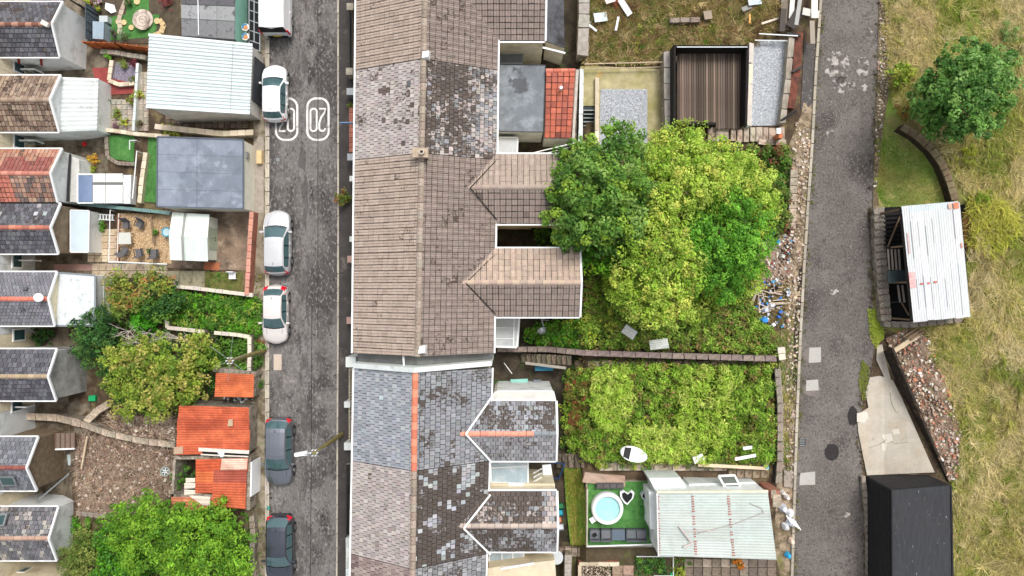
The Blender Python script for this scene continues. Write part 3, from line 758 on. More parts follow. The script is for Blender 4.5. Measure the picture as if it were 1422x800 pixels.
def terrace(label, y0, y1, palW, palE, mossW=(), mossE=(), prof='flat', wv=.3, gv=.30, zr=ZR, bandsW=None, bandsE=None, ridgecols=None, stag=True, gapw=.022, mfW=None, mfE=None):
    A, B = at(WX(y0), y0, ZE), at(WX(y1), y1, ZE); Ae, Be = at(EX(y0), y0, ZE), at(EX(y1), y1, ZE)
    D, C = at(RX(y0), yr(y0, zr), zr), at(RX(y1), yr(y1, zr), zr)
    t = thing('terraced_house', label, 'house', (A.x * .5 + Be.x * .5, (A.y + B.y) / 2, 0), GT)
    mb = MB(); o_ = Vector((.22, 0, 0)); q = [Vector((p.x, p.y, 0)) for p in (A + o_, B + o_, Be - o_, Ae - o_)]; ly = .004
    q = [q[0] - Vector((0, ly, 0)), q[1] + Vector((0, ly, 0)), q[2] + Vector((0, ly, 0)), q[3] - Vector((0, ly, 0))]
    mb.hexa(q[::-1], [p + Vector((0, 0, ZE - .16)) for p in q][::-1]); mb.build('wall', creamm, t)
    # attic gables
    for (e0, r_, e1) in ((A, D, Ae), (B, C, Be)):
        s_ = .02 if e0 is A else -.02
        mb = MB(); a = [e0 + Vector((.25, -s_, -.1)), e1 + Vector((-.25, -s_, -.1)), r_ + Vector((0, -s_, -.16))]; b = [p + Vector((0, -s_ * 5, 0)) for p in a]
        mb.hexa(a if e0 is A else b, b if e0 is A else a); mb.build('gable', creamm, t)
    tiles(t, 'roof_tiles', B, A, D, C, wv, gv, palW, mossW, prof, bands=bandsW, stag=stag, gap=gapw, mf=mfW)
    tiles(t, 'roof_tiles', Ae, Be, C, D, wv, gv, palE, mossE, prof, bands=bandsE, stag=stag, gap=gapw, mf=mfE, gv=.12)
    ridge(t, D, C, terram if ridgecols else mat('ridge_mortar', W1, var=.25, vs=4, layers=[(c(120, 105, 90), 5, .6, .06, 6)]), cols=ridgecols or (c(168, 154, 141), c(160, 146, 133), c(152, 138, 126)), w_=.34)
    bar(t, 'gutter', A + Vector((-.06, 0, -.02)), B + Vector((-.06, 0, -.02)), .1, .09, pvcm)
    bar(t, 'gutter', Ae + Vector((.05, 0, -.02)), Be + Vector((.05, 0, -.02)), .1, .09, pvcm)
    # street front windows and door
    for k, f in enumerate((.22, .72)):
        for z0 in (.9, 3.1):
            y = A.y + (B.y - A.y) * f; x = A.x + (B.x - A.x) * f + .2
            if z0 < 1 and k: 
                mb = MB(); mb.box((x, y, 1.0), (.06, .95, 2.0)); mb.build('door', mat('door_paint', c(120, 40, 36), var=.05), t); continue
            mb = MB(); mb.box((x, y, z0 + .6), (.08, 1.3, 1.3)); wf = mb.build('window', pvcm, t)
            mb = MB(); mb.box((x - .03, y, z0 + .6), (.06, 1.1, 1.1)); mb.build('pane', glassm, wf)
    return t, A, B, Ae, Be, C, D
def wing(t, x0, x1n, x1s, yn, ys, ze, zr, wallm, palN, palS, mossN=(), mossS=(), prof='flat', zb=0, wv=.3, gv=.3, ridgecols=(c(190, 172, 155),), ridgem=None, verge=True, bandsN=None, bandsS=None, stag=True, side=1, mfN=None, mfS=None):
    """gabled rear wing whose ridge runs east-west; side=1 gable to the east"""
    N0, N1, S1, S0 = at(x0, yn, ze), at(x1n, yn, ze), at(x1s, ys, ze), at(x0, ys, ze)
    R1 = (N1 + S1) / 2; R1.z = zr; R0 = (N0 + S0) / 2; R0.z = zr
    i = Vector((0, .1, 0)); e = Vector((.08, 0, 0)); dz = Vector((0, 0, -.14))
    mb = MB(); top = [N0 - i + dz, N1 - i - e + dz, S1 + i - e + dz, S0 + i + dz]; bot = [Vector((p.x, p.y, zb)) for p in top]
    mb.hexa(bot[::-1], top[::-1]); mb.build('wing_wall', wallm, t)
    mb = MB(); a = [N1 - i - e + dz * .95, R1 - e + Vector((0, 0, -.12)), S1 + i - e + dz * .95]; b = [p - Vector((.25, 0, 0)) for p in a]
    mb.hexa(b, a); mb.build('wing_gable', wallm, t)
    tiles(t, 'wing_roof_tiles', N1, N0, R0, R1, wv, gv, palN, mossN, prof, bands=bandsN, stag=stag, mf=mfN)
    tiles(t, 'wing_roof_tiles', S0, S1, R1, R0, wv, gv, palS, mossS, prof, bands=bandsS, stag=stag, mf=mfS, gv=.12)
    ridge(t, R0 + (R1 - R0) * .0, R1, ridgem or terram, cols=ridgecols, w_=.3)
    if verge:
        u = Vector((.03, 0, .02))
        bar(t, 'verge_board', N1 + u, R1 + u, .12, .14, pvcm); bar(t, 'verge_board', R1 + u, S1 + u, .12, .14, pvcm)
    bar(t, 'fascia', N0 + Vector((0, .05, -.05)), N1 + Vector((0, .05, -.05)), .09, .1, pvcm)
    bar(t, 'fascia', S0 + Vector((0, -.05, -.05)), S1 + Vector((0, -.05, -.05)), .09, .1, pvcm)
    return N0, N1, S1, S0, R0, R1
mW = lambda thr, sc=.5, col=MOSS, b=NOB, pr=.9: (col, sc, thr, b, pr)
# upper terrace
B0 = ()
# house furthest up
hU1 = terrace('brown double-pantiled terraced house at the top edge, cut by the picture edge', -150, 97.5, BROWN, BROWNE, B0, B0, 'roll2', .34, .345, stag=False, mfE=lambda u, v: .13, mfW=lambda u, v: .0)
hU2 = terrace('terraced house roofed in small pinkish grey slates with dark lichen on its rear slope', 97.8, 222, PINKG, PINKG + MIDG, [mW(.62, 1.6, c(96, 84, 78), pr=.8)],
              (), wv=.27, gv=.27, mfE=lambda u, v: .38 + .45 * v, mfW=lambda u, v: .12)
hU3 = terrace('brown pantiled terraced house whose corner chimney pot stands on the ridge', 222.3, 352, BROWN, BROWNE, B0, B0, 'roll2', .34, .345, stag=False, mfE=lambda u, v: .13, mfW=lambda u, v: .0)
hU4 = terrace('brown pantiled terraced house with white box and gutter at its lower end', 352.3, 490.5, BROWN, BROWNE, B0, [], 'roll2', .34, .345, stag=False, mfE=lambda u, v: .13, mfW=lambda u, v: .0)
# lower terrace
TCR = (c(222, 140, 112), c(214, 128, 100), c(226, 148, 122), c(200, 120, 96))
hL1 = terrace('terraced house in blue grey slates with terracotta ridge tiles', 511, 640, BLUEG, [c(136, 138, 142), c(144, 146, 150), c(130, 132, 136)], [mW(.85, 1.0, c(176, 180, 184), pr=.7)],
              (), mfE=lambda u, v: .28 + .5 * max(0, u - .75), mfW=lambda u, v: -.1, wv=.29, gv=.33, zr=7.25, ridgecols=TCR)
hL2 = terrace('terraced house with pinkish front slope and rear slope smothered in dark brown moss', 640.3, 769, PINKG, MIDG, [mW(.45, .6, c(158, 146, 142), pr=.8)],
              [mW(.34, .75, c(160, 163, 165), lambda u, v: .12 * math.sin(u * 9), .8)], mfE=lambda u, v: 1.05 - .8 * max(0, u - .82), mfW=lambda u, v: .0, wv=.27, gv=.30, zr=7.25)
hL3 = terrace('brownish slate terraced house cut by the bottom edge of the picture', 769.3, 960, [c(150, 134, 128), c(140, 124, 120), c(160, 146, 140)], MIDG, [mW(.5, .8, c(120, 104, 100), pr=.8)], (), mfE=lambda u, v: .3, mfW=lambda u, v: .1, wv=.27, gv=.30, zr=7.25)
# gap between the two terraces: white coping, lead gutter
def party_gap():
    t = hL1[0]
    for p, h, n_, m in (([(491, 500), (580, 506), (684, 499), (684, 507), (580, 515), (490, 511)], 5.6, 'white_coping', whitem),
                        ([(491, 489), (580, 492), (684, 487), (684, 499), (580, 506), (491, 500)], 5.05, 'valley_floor', mat('valley_lead', c(120, 122, 122), var=.2, vs=2))):
        pass
    # coping follows the roof slopes in two pitched runs, sitting on a party wall
    for (xa, ya, za, xb, yb, zb_) in ((491, 507.5, 5.15, 576, 514, 7.35), (576, 514, 7.35, 683, 504.5, 5.15)):
        a, b = at(xa, ya, za), at(xb, yb, zb_)
        mb = MB(); n = Vector((0, .14, 0)); top = [a - n, b - n, b + n, a + n]; up = Vector((0, 0, .12))
        mb.hexa([Vector((p.x, p.y, 0)) for p in top], [p + up for p in top]); mb.build('party_coping', whitem, t)
        mb = MB(); top = [a + n * 1.2, b + n * 1.2, b + n * 4.6, a + n * 4.6]; dn = Vector((0, 0, -1.1))
        mb.hexa([Vector((p.x, p.y, 3.5)) for p in top], [p + dn for p in top]); mb.build('valley_lead', mat('valley_lead', c(118, 120, 120), var=.25, vs=2), t)
    a, b = at(560, 492, 6.2), at(561, 508, 6.2); bar(t, 'vent_pipe', a, b, .1, .1, pvcm)
    mb = MB(); mb.prism([(480, 496), (494, 496), (494, 510), (480, 510)], 3.6, 0); mb.build('porch_pillar', whitem, t)
party_gap()
# chimney and ridge furniture
def chimney(root, px, py, zb, w_, d_, h, m, pot=True):
    p = at(px, py, zb + h); mb = MB(); mb.box((p.x, p.y, zb + h / 2), (w_, d_, h)); ch = mb.build('chimney', m, root)
    mb = MB(); mb.box((p.x, p.y, zb + h + .04), (w_ + .12, d_ + .12, .1)); mb.build('chimney_cap', mat('chimney_cap', c(176, 158, 138), var=.2, vs=5), root)
    if pot:
        mb = MB(); mb.ring((p.x + .1, p.y), .15, .09, zb + h, zb + h + .4, 16); mb.build('chimney_pot', mat('buff_pot', c(190, 180, 168), var=.1), root)
    mb = MB(); mb.box((p.x, p.y, zb + .3), (w_ + .7, d_ + .3, .06)); mb.build('flashing', capm, root)
chimney(hU3[0], 584, 212.5, 6.2, .75, .4, 1.3, mat('chimney_render', c(186, 168, 146), var=.2, vs=4))
for t, px, py in ((hU2[0], 591, 76), (hU4[0], 586, 486)):
    p = at(px, py, 7.2); mb = MB(); mb.hexa([p + Vector(v) for v in ((-.15, -.25, -.3), (.2, -.25, -.3), (.25, .25, -.3), (-.15, .25, -.3))], [p + Vector(v) for v in ((-.2, -.2, .1), (.15, -.15, .1), (.2, .2, .1), (-.15, .15, .1))]); mb.build('ridge_box', pvcm, t)
for px, py, z in ((568, 116, 6.7), (553, 177, 6.3), (506, 212, 5.3)):
    A_ = at(px, py, z - .03); mb = MB(col=c(96, 98, 100)); mb.box(A_, (.24, .34, .06), tilt=Matrix.Rotation(-.45, 3, 'Y')); mb.build('replacement_slate', tilem, hU2[0])
# rear wings
wing(hU1[0], 630, 757, 757, -60, 57, 5.0, 6.0, creamm, BROWNE, BROWNE, prof='roll2', wv=.34, gv=.345, ridgecols=(c(170, 150, 135),), stag=False)
wing(hU3[0], 630, 783, 783, 214, 311, 5.0, 5.75, creamm, BROWN, BROWNE, B0, [(c(110, 98, 92), 2, .5, NOB, .7)], prof='roll2', wv=.34, gv=.345, ridgecols=(c(176, 158, 146), c(168, 150, 140)), stag=False)
wing(hU4[0], 628, 805, 805, 345, 440, 5.0, 5.85, creamm, [c(184, 164, 148), c(174, 156, 142)], BROWNE, B0, B0, prof='roll2', wv=.34, gv=.345, ridgecols=(c(190, 170, 152), c(180, 160, 144)), stag=False)
wing(hL1[0], 626, 772, 772, 557, 640, 5.0, 5.85, renderw, MIDG + BLUEG, [c(140, 140, 142), c(150, 150, 152), c(132, 132, 134)], mfN=lambda u, v: .42, mfS=lambda u, v: .12, wv=.3, gv=.27,
     ridgecols=lambda u: c(226, 150, 128) if u < .82 else c(130, 132, 138))
wing(hL2[0], 624, 773, 773, 682, 766, 5.0, 5.85, creamm, MIDG + PINKG, MIDG, mfN=lambda u, v: .75 if u > .14 else 0., mfS=lambda u, v: .75 if u < .8 else .3, wv=.3, gv=.27,
     ridgecols=(c(186, 172, 160), c(176, 162, 150)))
wing(hL3[0], 624, 773, 773, 808, 892, 5.0, 5.85, creamm, MIDG, MIDG, wv=.3, gv=.27)
# valley flashing lines where wings meet the lower terrace roof
for (hx, ex, ny, sy, rx_, ry, m) in ((hL1, 683, 551, 642, 647, 603, pvcm), (hL2, 681, 687, 770, 644, 734, pvcm), (hU3, 690, 222, 305, 653, 261, deckm), (hU4, 688, 353, 436, 647, 393, deckm)):
    zz = 5.9 if m is pvcm else 5.8
    r_ = at(rx_, ry, zz + .1); a = at(ex, ny, 5.16); b = at(ex, sy, 5.16); w_ = .10 if m is pvcm else .05
    bar(hx[0], 'valley_flashing', a, r_, w_, .05, m); bar(hx[0], 'valley_flashing', r_, b, w_, .05, m)

# ------------------------------------------------------------------ yard annexes behind the terrace
feltm = mat('roof_felt', c(118, 124, 130), var=.12, vs=1.2, layers=[(c(150, 156, 162), .6, .56, .10, 9), (c(92, 94, 98), .5, .62, .02, 8)], bump=.15)
def flat_annex(root, pre, poly, z, wallm, roofm, zb=0, edge=pvcm, e_w=.08, kind=None):
    mb = MB(); mb.prism(poly, z - .1, zb); mb.build(pre + '_wall', wallm, root)
    cx = sum(p[0] for p in poly) / len(poly); cy = sum(p[1] for p in poly) / len(poly)
    q = [(cx + (x - cx) * 1.012, cy + (y - cy) * 1.012) for x, y in poly]
    mb = MB(); mb.prism(q, z, z - .096); o = mb.build(pre + '_roof', roofm, root)
    if edge:
        for i in range(len(q)):
            a, b = at(*q[i], z), at(*q[(i + 1) % len(q)], z); mb = MB(); dd = (b - a).normalized() * .03
            bar(root, pre + '_trim', a + dd, b - dd, e_w, .07, edge)
    return o
greysheet = mat('grey_sheet', c(188, 192, 194), rough=.5, var=.08, vs=1, layers=[(c(160, 164, 166), 1, .6, .1, 6)])
# grey flat roof annex and red tile lean-to beside the slated house
flat_annex(hU2[0], 'annex', [(694, 90), (757, 91), (754, 183), (692, 182)], 3.3, renderw, feltm, edge=darkmetal, e_w=.05)
redp = [c(192, 108, 86), c(198, 114, 92), c(184, 102, 82), c(178, 104, 88), c(160, 92, 78)]
A_, B_, C_, D_ = at(756, 192, 2.7), at(793, 192, 2.7), at(799, 98, 3.6), at(758, 98, 3.6)
tiles(hU2[0], 'lean_to_tiles', A_, B_, C_, D_, .32, .38, redp, [mW(.55, 1.2, c(110, 60, 52))], 'roll1', stag=False)
ridge(hU2[0], D_, C_, terram, cols=(c(214, 130, 110), c(204, 118, 98)), w_=.26)
mb = MB(); mb.hexa([Vector((p.x, p.y, 0)) for p in (A_, B_, C_, D_)], [p - Vector((0, 0, .14)) for p in (A_, B_, C_, D_)]); mb.build('lean_to_wall', renderw, hU2[0])
bar(hU2[0], 'lean_to_verge', at(796, 193, 2.75), at(802, 97, 3.65), .16, .1, mat('verge_mortar', c(198, 190, 180), var=.2, vs=4))
p = at(779, 123, 3.6); mb = MB(); mb.tube(p - Vector((0, 0, .4)), p + Vector((0, 0, .25)), .1, .1, 12); mb.build('flue', pvcm, hU2[0])
mb = MB(); mb.box(p + Vector((0, -.12, -.33)), (.42, .5, .05), tilt=Matrix.Rotation(.2, 3, 'X')); mb.build('flue_flashing', metalg, hU2[0])
# annexes
flat_annex(hU2[0], 'porch', [(692, 191), (719, 191), (718, 215), (691, 215)], 2.6, renderw, greysheet)
flat_annex(hU1[0], 'bay', [(694, 71), (726, 71), (726, 88), (694, 88)], 2.4, creamm, mat('louvre_grey', c(120, 122, 124), var=.2), edge=metalg)
flat_annex(hU1[0], 'lean_to', [(758, -20), (782, -20), (784, 66), (758, 57)], 3.6, creamm, mat('dark_slate_sheet', c(88, 90, 96), var=.25, vs=3, layers=[(c(50, 48, 48), 1.2, .56, .1, 8)]), edge=None)
bar(hU1[0], 'gutter', at(753, 66, 3.4), at(785, 74, 3.4), .1, .1, pvcm)
flat_annex(hU4[0], 'annex', [(685, 441), (721, 441), (718, 482), (685, 481)], 2.6, renderw, greysheet, e_w=.12)
for y in (455, 470): bar(hU4[0], 'annex_batten', at(686, y, 2.64), at(714, y + .6, 2.64), .05, .05, pvcm)
bar(hU4[0], 'annex_batten', at(714, 441.5, 2.64), at(713, 481, 2.64), .07, .06, pvcm)
blueglass = mat('pale_blue_glass', c(168, 186, 196), rough=.12, var=.10, vs=.8, spec=.7, layers=[(c(205, 212, 214), .8, .58, .14, 4)])
flat_annex(hL1[0], 'conservatory', [(682, 641), (733, 641), (733, 671), (682, 670)], 3.2, renderw, blueglass, e_w=.09)
bar(hL1[0], 'glazing_bar', at(682, 650, 3.22), at(732, 647, 3.22), .07, .06, pvcm)
flat_annex(hL2[0], 'porch', [(682, 671.5), (770, 671.5), (770, 681), (682, 681)], 3.5, creamm, mat('cream_cap', c(208, 196, 172), var=.12, vs=2), edge=None)
bar(hL2[0], 'porch_step', at(706, 675, 3.55), at(727, 675, 3.55), .4, .1, pvcm)
flat_annex(hL2[0], 'conservatory', [(680, 767), (727, 767), (727, 785), (679, 787)], 3.0, renderw, blueglass, e_w=.09)
bar(hL2[0], 'glazing_bar', at(697, 767, 3.03), at(697, 786, 3.03), .07, .06, pvcm)
bar(hL2[0], 'glazing_bar', at(712, 767, 3.03), at(712, 786, 3.03), .07, .06, pvcm)
flat_annex(hL3[0], 'parapet', [(678, 789), (770, 778), (772, 806), (678, 806)], 4.2, creamm, mat('cream_cap', c(208, 196, 172)), edge=None)
bar(hL3[0], 'parapet_rail', at(695, 790, 4.3), at(742, 782, 4.3), .12, .12, pvcm)
# deep white side wall strip by wing L1
flat_annex(hL1[0], 'side_parapet', [(685, 548), (690, 543), (768, 543), (771, 555), (685, 555)], 4.6, renderw, mat('pale_parapet', c(206, 204, 198), var=.1, vs=2), edge=pvcm, e_w=.05)
# yard floor, its colour darkened for the shade between the walls, and items
yardm = mat('yard_floor', c(74, 66, 54), var=.3, vs=1.5, layers=[(c(46, 40, 32), 1, .52, .1, 8), (c(70, 82, 42), .8, .62, .07, 8)], bump=.4)
patch('yard', [(684, -240), (812, -240), (806, 800), (806, 1040), (674, 1040)], yardm, .03)
YG = None
def simple(name, label, cat, build, m, group=None):
    mb = MB(); build(mb); o = mb.build(name, m); return setp(o, label, cat, group)
def table_(name, label, cat, poly, z0, h, top, m, legs=True):
    cx = sum(p[0] for p in poly) / len(poly); cy = sum(p[1] for p in poly) / len(poly); z = z0 + h
    t = thing(name, label, cat, at(cx, cy, z0)); mb = MB(); mb.prism(poly, z, z - .06, top); mb.build('top', m, t)
    for x, y in poly:
        q = at(cx + (x - cx) * .85, cy + (y - cy) * .85, z0); q2 = at(cx + (x - cx) * .85, cy + (y - cy) * .85, z); mb = MB(); mb.tube((q2.x, q2.y, z0), (q2.x, q2.y, z - .06), .03, n=5); mb.build('leg', darkmetal, t)
    return t
table_('garden_table', 'pale turquoise table in the dark yard beside the green mat', 'table', [(709, 527), (733, 526), (733, 539), (709, 539)], .05, .7, c(140, 196, 186), tarpm)
table_('garden_table', 'blue table at the foot of the steps in the dark yard', 'table', [(743, 508), (768, 508), (768, 515), (743, 515)], .05, .7, c(48, 120, 150), tarpm)
setp(patch('green_mat', [(687, 529), (704, 528), (704, 544), (687, 544)], mat('green_mat', c(40, 92, 30), var=.2, vs=5, bump=.4), .06, None), 'dark green square mat on the floor of the dark yard', 'mat')
setp(simple('storage_box', 'small grey storage box with a lid beside the turquoise table', 'box', lambda mb: (mb.prism([(741, 528), (751, 528), (751, 538), (741, 538)], .6, .04), mb.prism([(740.6, 527.6), (751.4, 527.6), (751.4, 538.4), (740.6, 538.4)], .68, .61)), mat('box_grey', c(116, 122, 128), var=.1)))
setp(simple('white_pole', 'white pole lying across the dark yard floor', 'pole', lambda mb: mb.tube(at(700, 504, .12), at(711, 519, .12), .03), pvcm))
setp(simple('satellite_dish', 'grey aerial and dish fixed under the eaves above the ivy yard', 'dish', lambda mb: (mb.tube(at(752, 443, 3.0), at(756, 458, 2.6), .04), mb.tube(at(752, 458, 2.6), at(754, 462, 2.7), .32, .2, 12), mb.tube(at(751, 444, 3.2), at(762, 445, 3.2), .02)), metalg))
# blue frame + white board in the narrow passage
setp(simple('white_board', 'white board leaning in the passage beside a blue frame', 'board', lambda mb: mb.prism([(753, 646), (765, 645), (767, 659), (754, 661)], 1.4, 1.3), pvcm))
def frame_thing(name, label, cat, pts, z, r, m, closed=True, legs=False):
    t = thing(name, label, cat, at(*pts[0], zg(*pts[0])))
    n = len(pts)
    for i in range(n if closed else n - 1):
        mb = MB(); a, b = at(*pts[i], z), at(*pts[(i + 1) % n], z); mb.tube(a, b, r, n=6); mb.build('rail', m, t)
        if legs: mb = MB(); mb.tube(a, (a.x, a.y, zg(*pts[i])), r, n=6); mb.build('post', m, t)
    return t
frame_thing('drying_rack', 'blue metal rack standing in the narrow passage', 'rack', [(754, 662), (776, 665), (784, 645), (768, 642)], 1.2, .04, mat('blue_metal', c(30, 60, 100), var=.1), legs=True)
for y in (651, 657, 663): setp(simple('scaffold_pole', 'white pole propped across the passage, %s of three' % {651: 'uppermost', 657: 'middle', 663: 'lowest'}[y], 'pole', lambda mb: mb.tube(at(741, y + 6, 3.0), at(752, y, 2.2), .045), pvcm, 'poles in the passage'))
for i, (px, py, col) in enumerate(((778, 712, c(40, 150, 170)), (776, 722, c(196, 130, 96)), (779, 732, c(200, 205, 215)), (779, 703, c(40, 110, 70)))):
    lb = ('turquoise', 'orange brown', 'pale grey', 'dark green')[i]
    setp(simple('refuse_sack', '%s bag among the heap beside the rear wall' % lb, 'bag', lambda mb: mb.hexa([at(px + a * .9, py + b * .9, .1) for a, b in ((-4, -6), (4, -5), (5, 5), (-4, 6))][::-1], [at(px + a * .7, py + b * .6, .7) for a, b in ((-4, -5), (3, -6), (5, 4), (-3, 6))][::-1], col), tarpm, 'bags heaped beside the rear wall'))
# roller of grey water tank at bottom
setp(simple('water_tank', 'grey cylindrical tank standing at the bottom beside the wall', 'tank', lambda mb: (mb.tube(at(773, 775, .1), (at(773, 775, 2.4).x, at(773, 775, 2.4).y, 2.3), .45, .42, 20),), metalg))
# ------------------------------------------------------------------ helpers for gardens
def wall(name, label, cat, pts, h, tpx, m, cap=None, seg=10, z=None, group=None, capcol=W1, hz=None, ovh=.06):
    """free-standing wall along survey points (given at its top)"""
    P = []
    for i, (x, y) in enumerate(pts):
        zt = (zg(x, y) + h) if hz is None else (hz[i] if isinstance(hz, (list, tuple)) else hz)
        P.append(at(x, y, zt))
    t = thing(name, label, cat, Vector((P[0].x, P[0].y, zg(*pts[0]))), group)
    tk = tpx / 20.9
    mb = MB()
    for i in range(len(P) - 1):
        a, b = P[i], P[i + 1]; d_ = Vector(((b - a).x, (b - a).y, 0)).normalized(); n = Vector((-d_.y, d_.x, 0)) * tk / 2; e = d_ * (tk * .45 if i else 0)
        top = [a - n - e, b - n, b + n, a + n - e]
        zb = min(zg(*pts[i]), zg(*pts[i + 1])) - .4
        if min(p.z for p in top) - zb < .2: zb = min(p.z for p in top) - .3
        mb.hexa([Vector((p.x, p.y, zb)) for p in top], top)
    mb.build('wall_core', m, t)
    if cap is not None:
        for i in range(len(P) - 1):
            a, b = P[i], P[i + 1]; L = (b - a).length; n = max(1, round(L / (seg / 20.9))); q = (b - a).normalized().to_track_quat('X', 'Z').to_matrix()
            for k in range(n):
                piece(t, 'coping_stone', cap, a.lerp(b, (k + .5) / n) + Vector((0, 0, .05 + random.uniform(-.012, .012))), (L / n - .025, tk + ovh, .1), tilt=q, rough=.05)
    return t
def fence(name, label, pts, h, m, n_rails=5, post=18, mat_post=None, board='slat', vertical=False, z=None, group=None):
    t = thing(name, label, 'fence', g(*pts[0]), group)
    for i in range(len(pts) - 1):
        (x0, y0), (x1, y1) = pts[i], pts[i + 1]
        a0, b0 = at(x0, y0, zg(x0, y0) + h), at(x1, y1, zg(x1, y1) + h); n = max(1, round(math.hypot(x1 - x0, y1 - y0) / post))
        for k in range(n + 1):
            p = a0.lerp(b0, k / n); mb = MB(); mb.box((p.x, p.y, p.z - h / 2), (.09, .09, h + .1)); mb.build('post', mat_post or m, t)
        if vertical:
            L = (b0 - a0).length; q = max(2, int(L / .16)); an = math.atan2((b0 - a0).y, (b0 - a0).x)
            for k in range(q):
                p = a0.lerp(b0, (k + .5) / q); piece(t, board, m, (p.x, p.y, p.z - h / 2), (L / q - .015, .03, h * random.uniform(.96, 1)), an)
        else:
            for r_ in range(n_rails):
                dz = Vector((0, 0, -h * (r_ + .3) / n_rails)); bar(t, board, a0 + dz, b0 + dz, .03, h / n_rails * .8, m)
    return t
def corr(root, P0, P1, P2, P3, nsheet, waves, amp, m, cols, name='roof_sheet', gap=.0, lift=.0, jitter=0., seg=4):
    """corrugations run P0->P1, sheets stack from P0P1 towards P3P2"""
    P0, P1, P2, P3 = map(Vector, (P0, P1, P2, P3)); N = (P1 - P0).cross(P3 - P0).normalized()
    if N.z < 0: N = -N
    for s_ in range(nsheet):
        v0, v1 = s_ / nsheet, (s_ + 1) / nsheet; mb = MB(jit(cols[s_ % len(cols)], .05)); n = waves * seg
        j0, j1 = random.uniform(-jitter, jitter), random.uniform(-jitter, jitter); dx = (P1 - P0).normalized(); up = N * (lift * (s_ % 2) + .003 * s_)
        prev = None
        for k in range(n + 1):
            v = v0 + (v1 - v0) * k / n + (0.012 if k == n and s_ < nsheet - 1 else 0); ph = k % seg / seg
            hgt = amp * (1 if seg == 2 and ph else .5 - .5 * math.cos(2 * math.pi * ph)) if seg != 3 else (amp if k % 3 == 0 else 0)
            a = P0.lerp(P3, v) + N * hgt + up - dx * j0; b = P1.lerp(P2, v) + N * hgt + up + dx * j1
            if prev:
                q = [prev[0], prev[1], b, a]
                if (q[1] - q[0]).cross(q[2] - q[0]).dot(N) < 0: q.reverse()
                mb.poly(q)
            prev = (a, b)
        mb.build(name, m, root)
def shed_walls(root, top4, zb, m, dz=.06, inset=.04, name='wall'):
    T = [Vector(p) for p in top4]; cen = sum(T, Vector()) / 4
    T = [p + (cen - p).normalized() * inset - Vector((0, 0, dz)) for p in T]
    if (T[1] - T[0]).cross(T[2] - T[0]).z < 0: T.reverse()
    mb = MB(); mb.hexa([Vector((p.x, p.y, zb)) for p in T], T); return mb.build(name, m, root)
def slabs(name, label, poly_rect, nx, ny, m, dz=.04, cols=(W1,), nm='slab', kind='structure', skipf=None, gap=.025, z=None):
    x0, y0, x1, y1 = poly_rect; t = thing(name, label, None, (0, 0, 0))
    if kind: t['kind'] = kind
    for i in range(nx):
        for j in range(ny):
            px, py = x0 + (x1 - x0) * (i + .5) / nx, y0 + (y1 - y0) * (j + .5) / ny
            if skipf and skipf(px, py): continue
            zf = (lambda x: zg(x, py) + dz) if z is None else (lambda x: z + dz); hx = (x1 - x0) / nx / 2
            a, b = at(px - hx, py, zf(px - hx)), at(px + hx, py, zf(px + hx)); k = (CAM_H - zf(px)) / FPX; d_ = b - a; d_.y = 0
            piece(t, nm, m, (a + b) / 2 + Vector((0, 0, random.uniform(-.01, .01))), (d_.length - gap, (y1 - y0) / ny * k - gap, .08), tilt=Matrix.Rotation(-math.atan2(d_.z, d_.x), 3, 'Y'), col=random.choice(cols), rough=.012)
    return t
def pot_plant(px, py, r, label, pal, h=.45, pot=c(120, 70, 50), group='potted plants in the rear gardens', spiky=False, dz=0, size=None):
    z = zg(px, py) + dz; p = at(px, py, z + .3); t = thing('potted_plant', label, 'plant', (p.x, p.y, z), group)
    mb = MB(pot); mb.tube((p.x, p.y, z), (p.x, p.y, z + .28), r * .35, r * .48, 10); mb.build('pot', tarpm, t)
    C = np.array([[p.x, p.y, z + h]]) + rng.normal(size=(int(8 + 26 * r), 3)) * np.array([r * .42, r * .42, r * .25]); C[:, 2] = np.maximum(C[:, 2], z + .25)
    clumps('foliage', C, .12 if r < .4 else .17, 16, size or (.045 if not spiky else .08), pal, t, asp=.6 if not spiky else .18)
    return t
def bush(name, label, cat, px, py, r, h, pal, size=.08, group=None, dens=60, rc=.16, nl=16, asp=.6, dz=0., wts=None):
    b = g(px, py, dz); t = thing(name, label, cat, b, group)
    k = int(dens * r * r) + 6; D = rng.normal(size=(k, 3)); D /= np.linalg.norm(D, axis=1, keepdims=True); D[:, 2] = abs(D[:, 2])
    p = at(px, py, b.z + h * .5); C = np.array([p.x, p.y, b.z + h * .3]) + D * rng.uniform(.3, 1, (k, 1)) * np.array([r, r, h * .7])
    clumps('foliage', C, rc, nl, size, pal, t, asp=asp, wts=wts)
    mb = MB()
    for _ in range(3): mb.tube((p.x, p.y, b.z), (p.x + random.uniform(-.4, .4) * r, p.y + random.uniform(-.4, .4) * r, b.z + h * .7), .03, .01, 5)
    mb.build('stem', barkm, t)
    return t
G_DK = [c(52, 92, 40), c(66, 110, 48), c(44, 78, 38), c(80, 122, 56), c(70, 112, 60)]
G_MID = [c(84, 128, 44), c(98, 142, 52), c(72, 112, 40), c(112, 152, 60)]
G_LIME = [c(168, 184, 62), c(184, 196, 76), c(150, 170, 58), c(196, 204, 90), c(134, 158, 52)]
G_BRT = [c(96, 158, 36), c(82, 142, 34), c(112, 172, 44), c(70, 124, 32)]
G_BRM = [c(96, 116, 48), c(120, 134, 60), c(134, 124, 70), c(84, 102, 44), c(140, 150, 70)]
G_RED = [c(150, 72, 56), c(170, 100, 66), c(120, 60, 50)]
turfm = mat('artificial_turf', c(76, 130, 64), rough=.9, var=.12, vs=4, layers=[(c(94, 146, 78), 1, .58, .1, 8), (c(64, 108, 54), 2.2, .6, .08, 8)], bump=.6, bs=90)

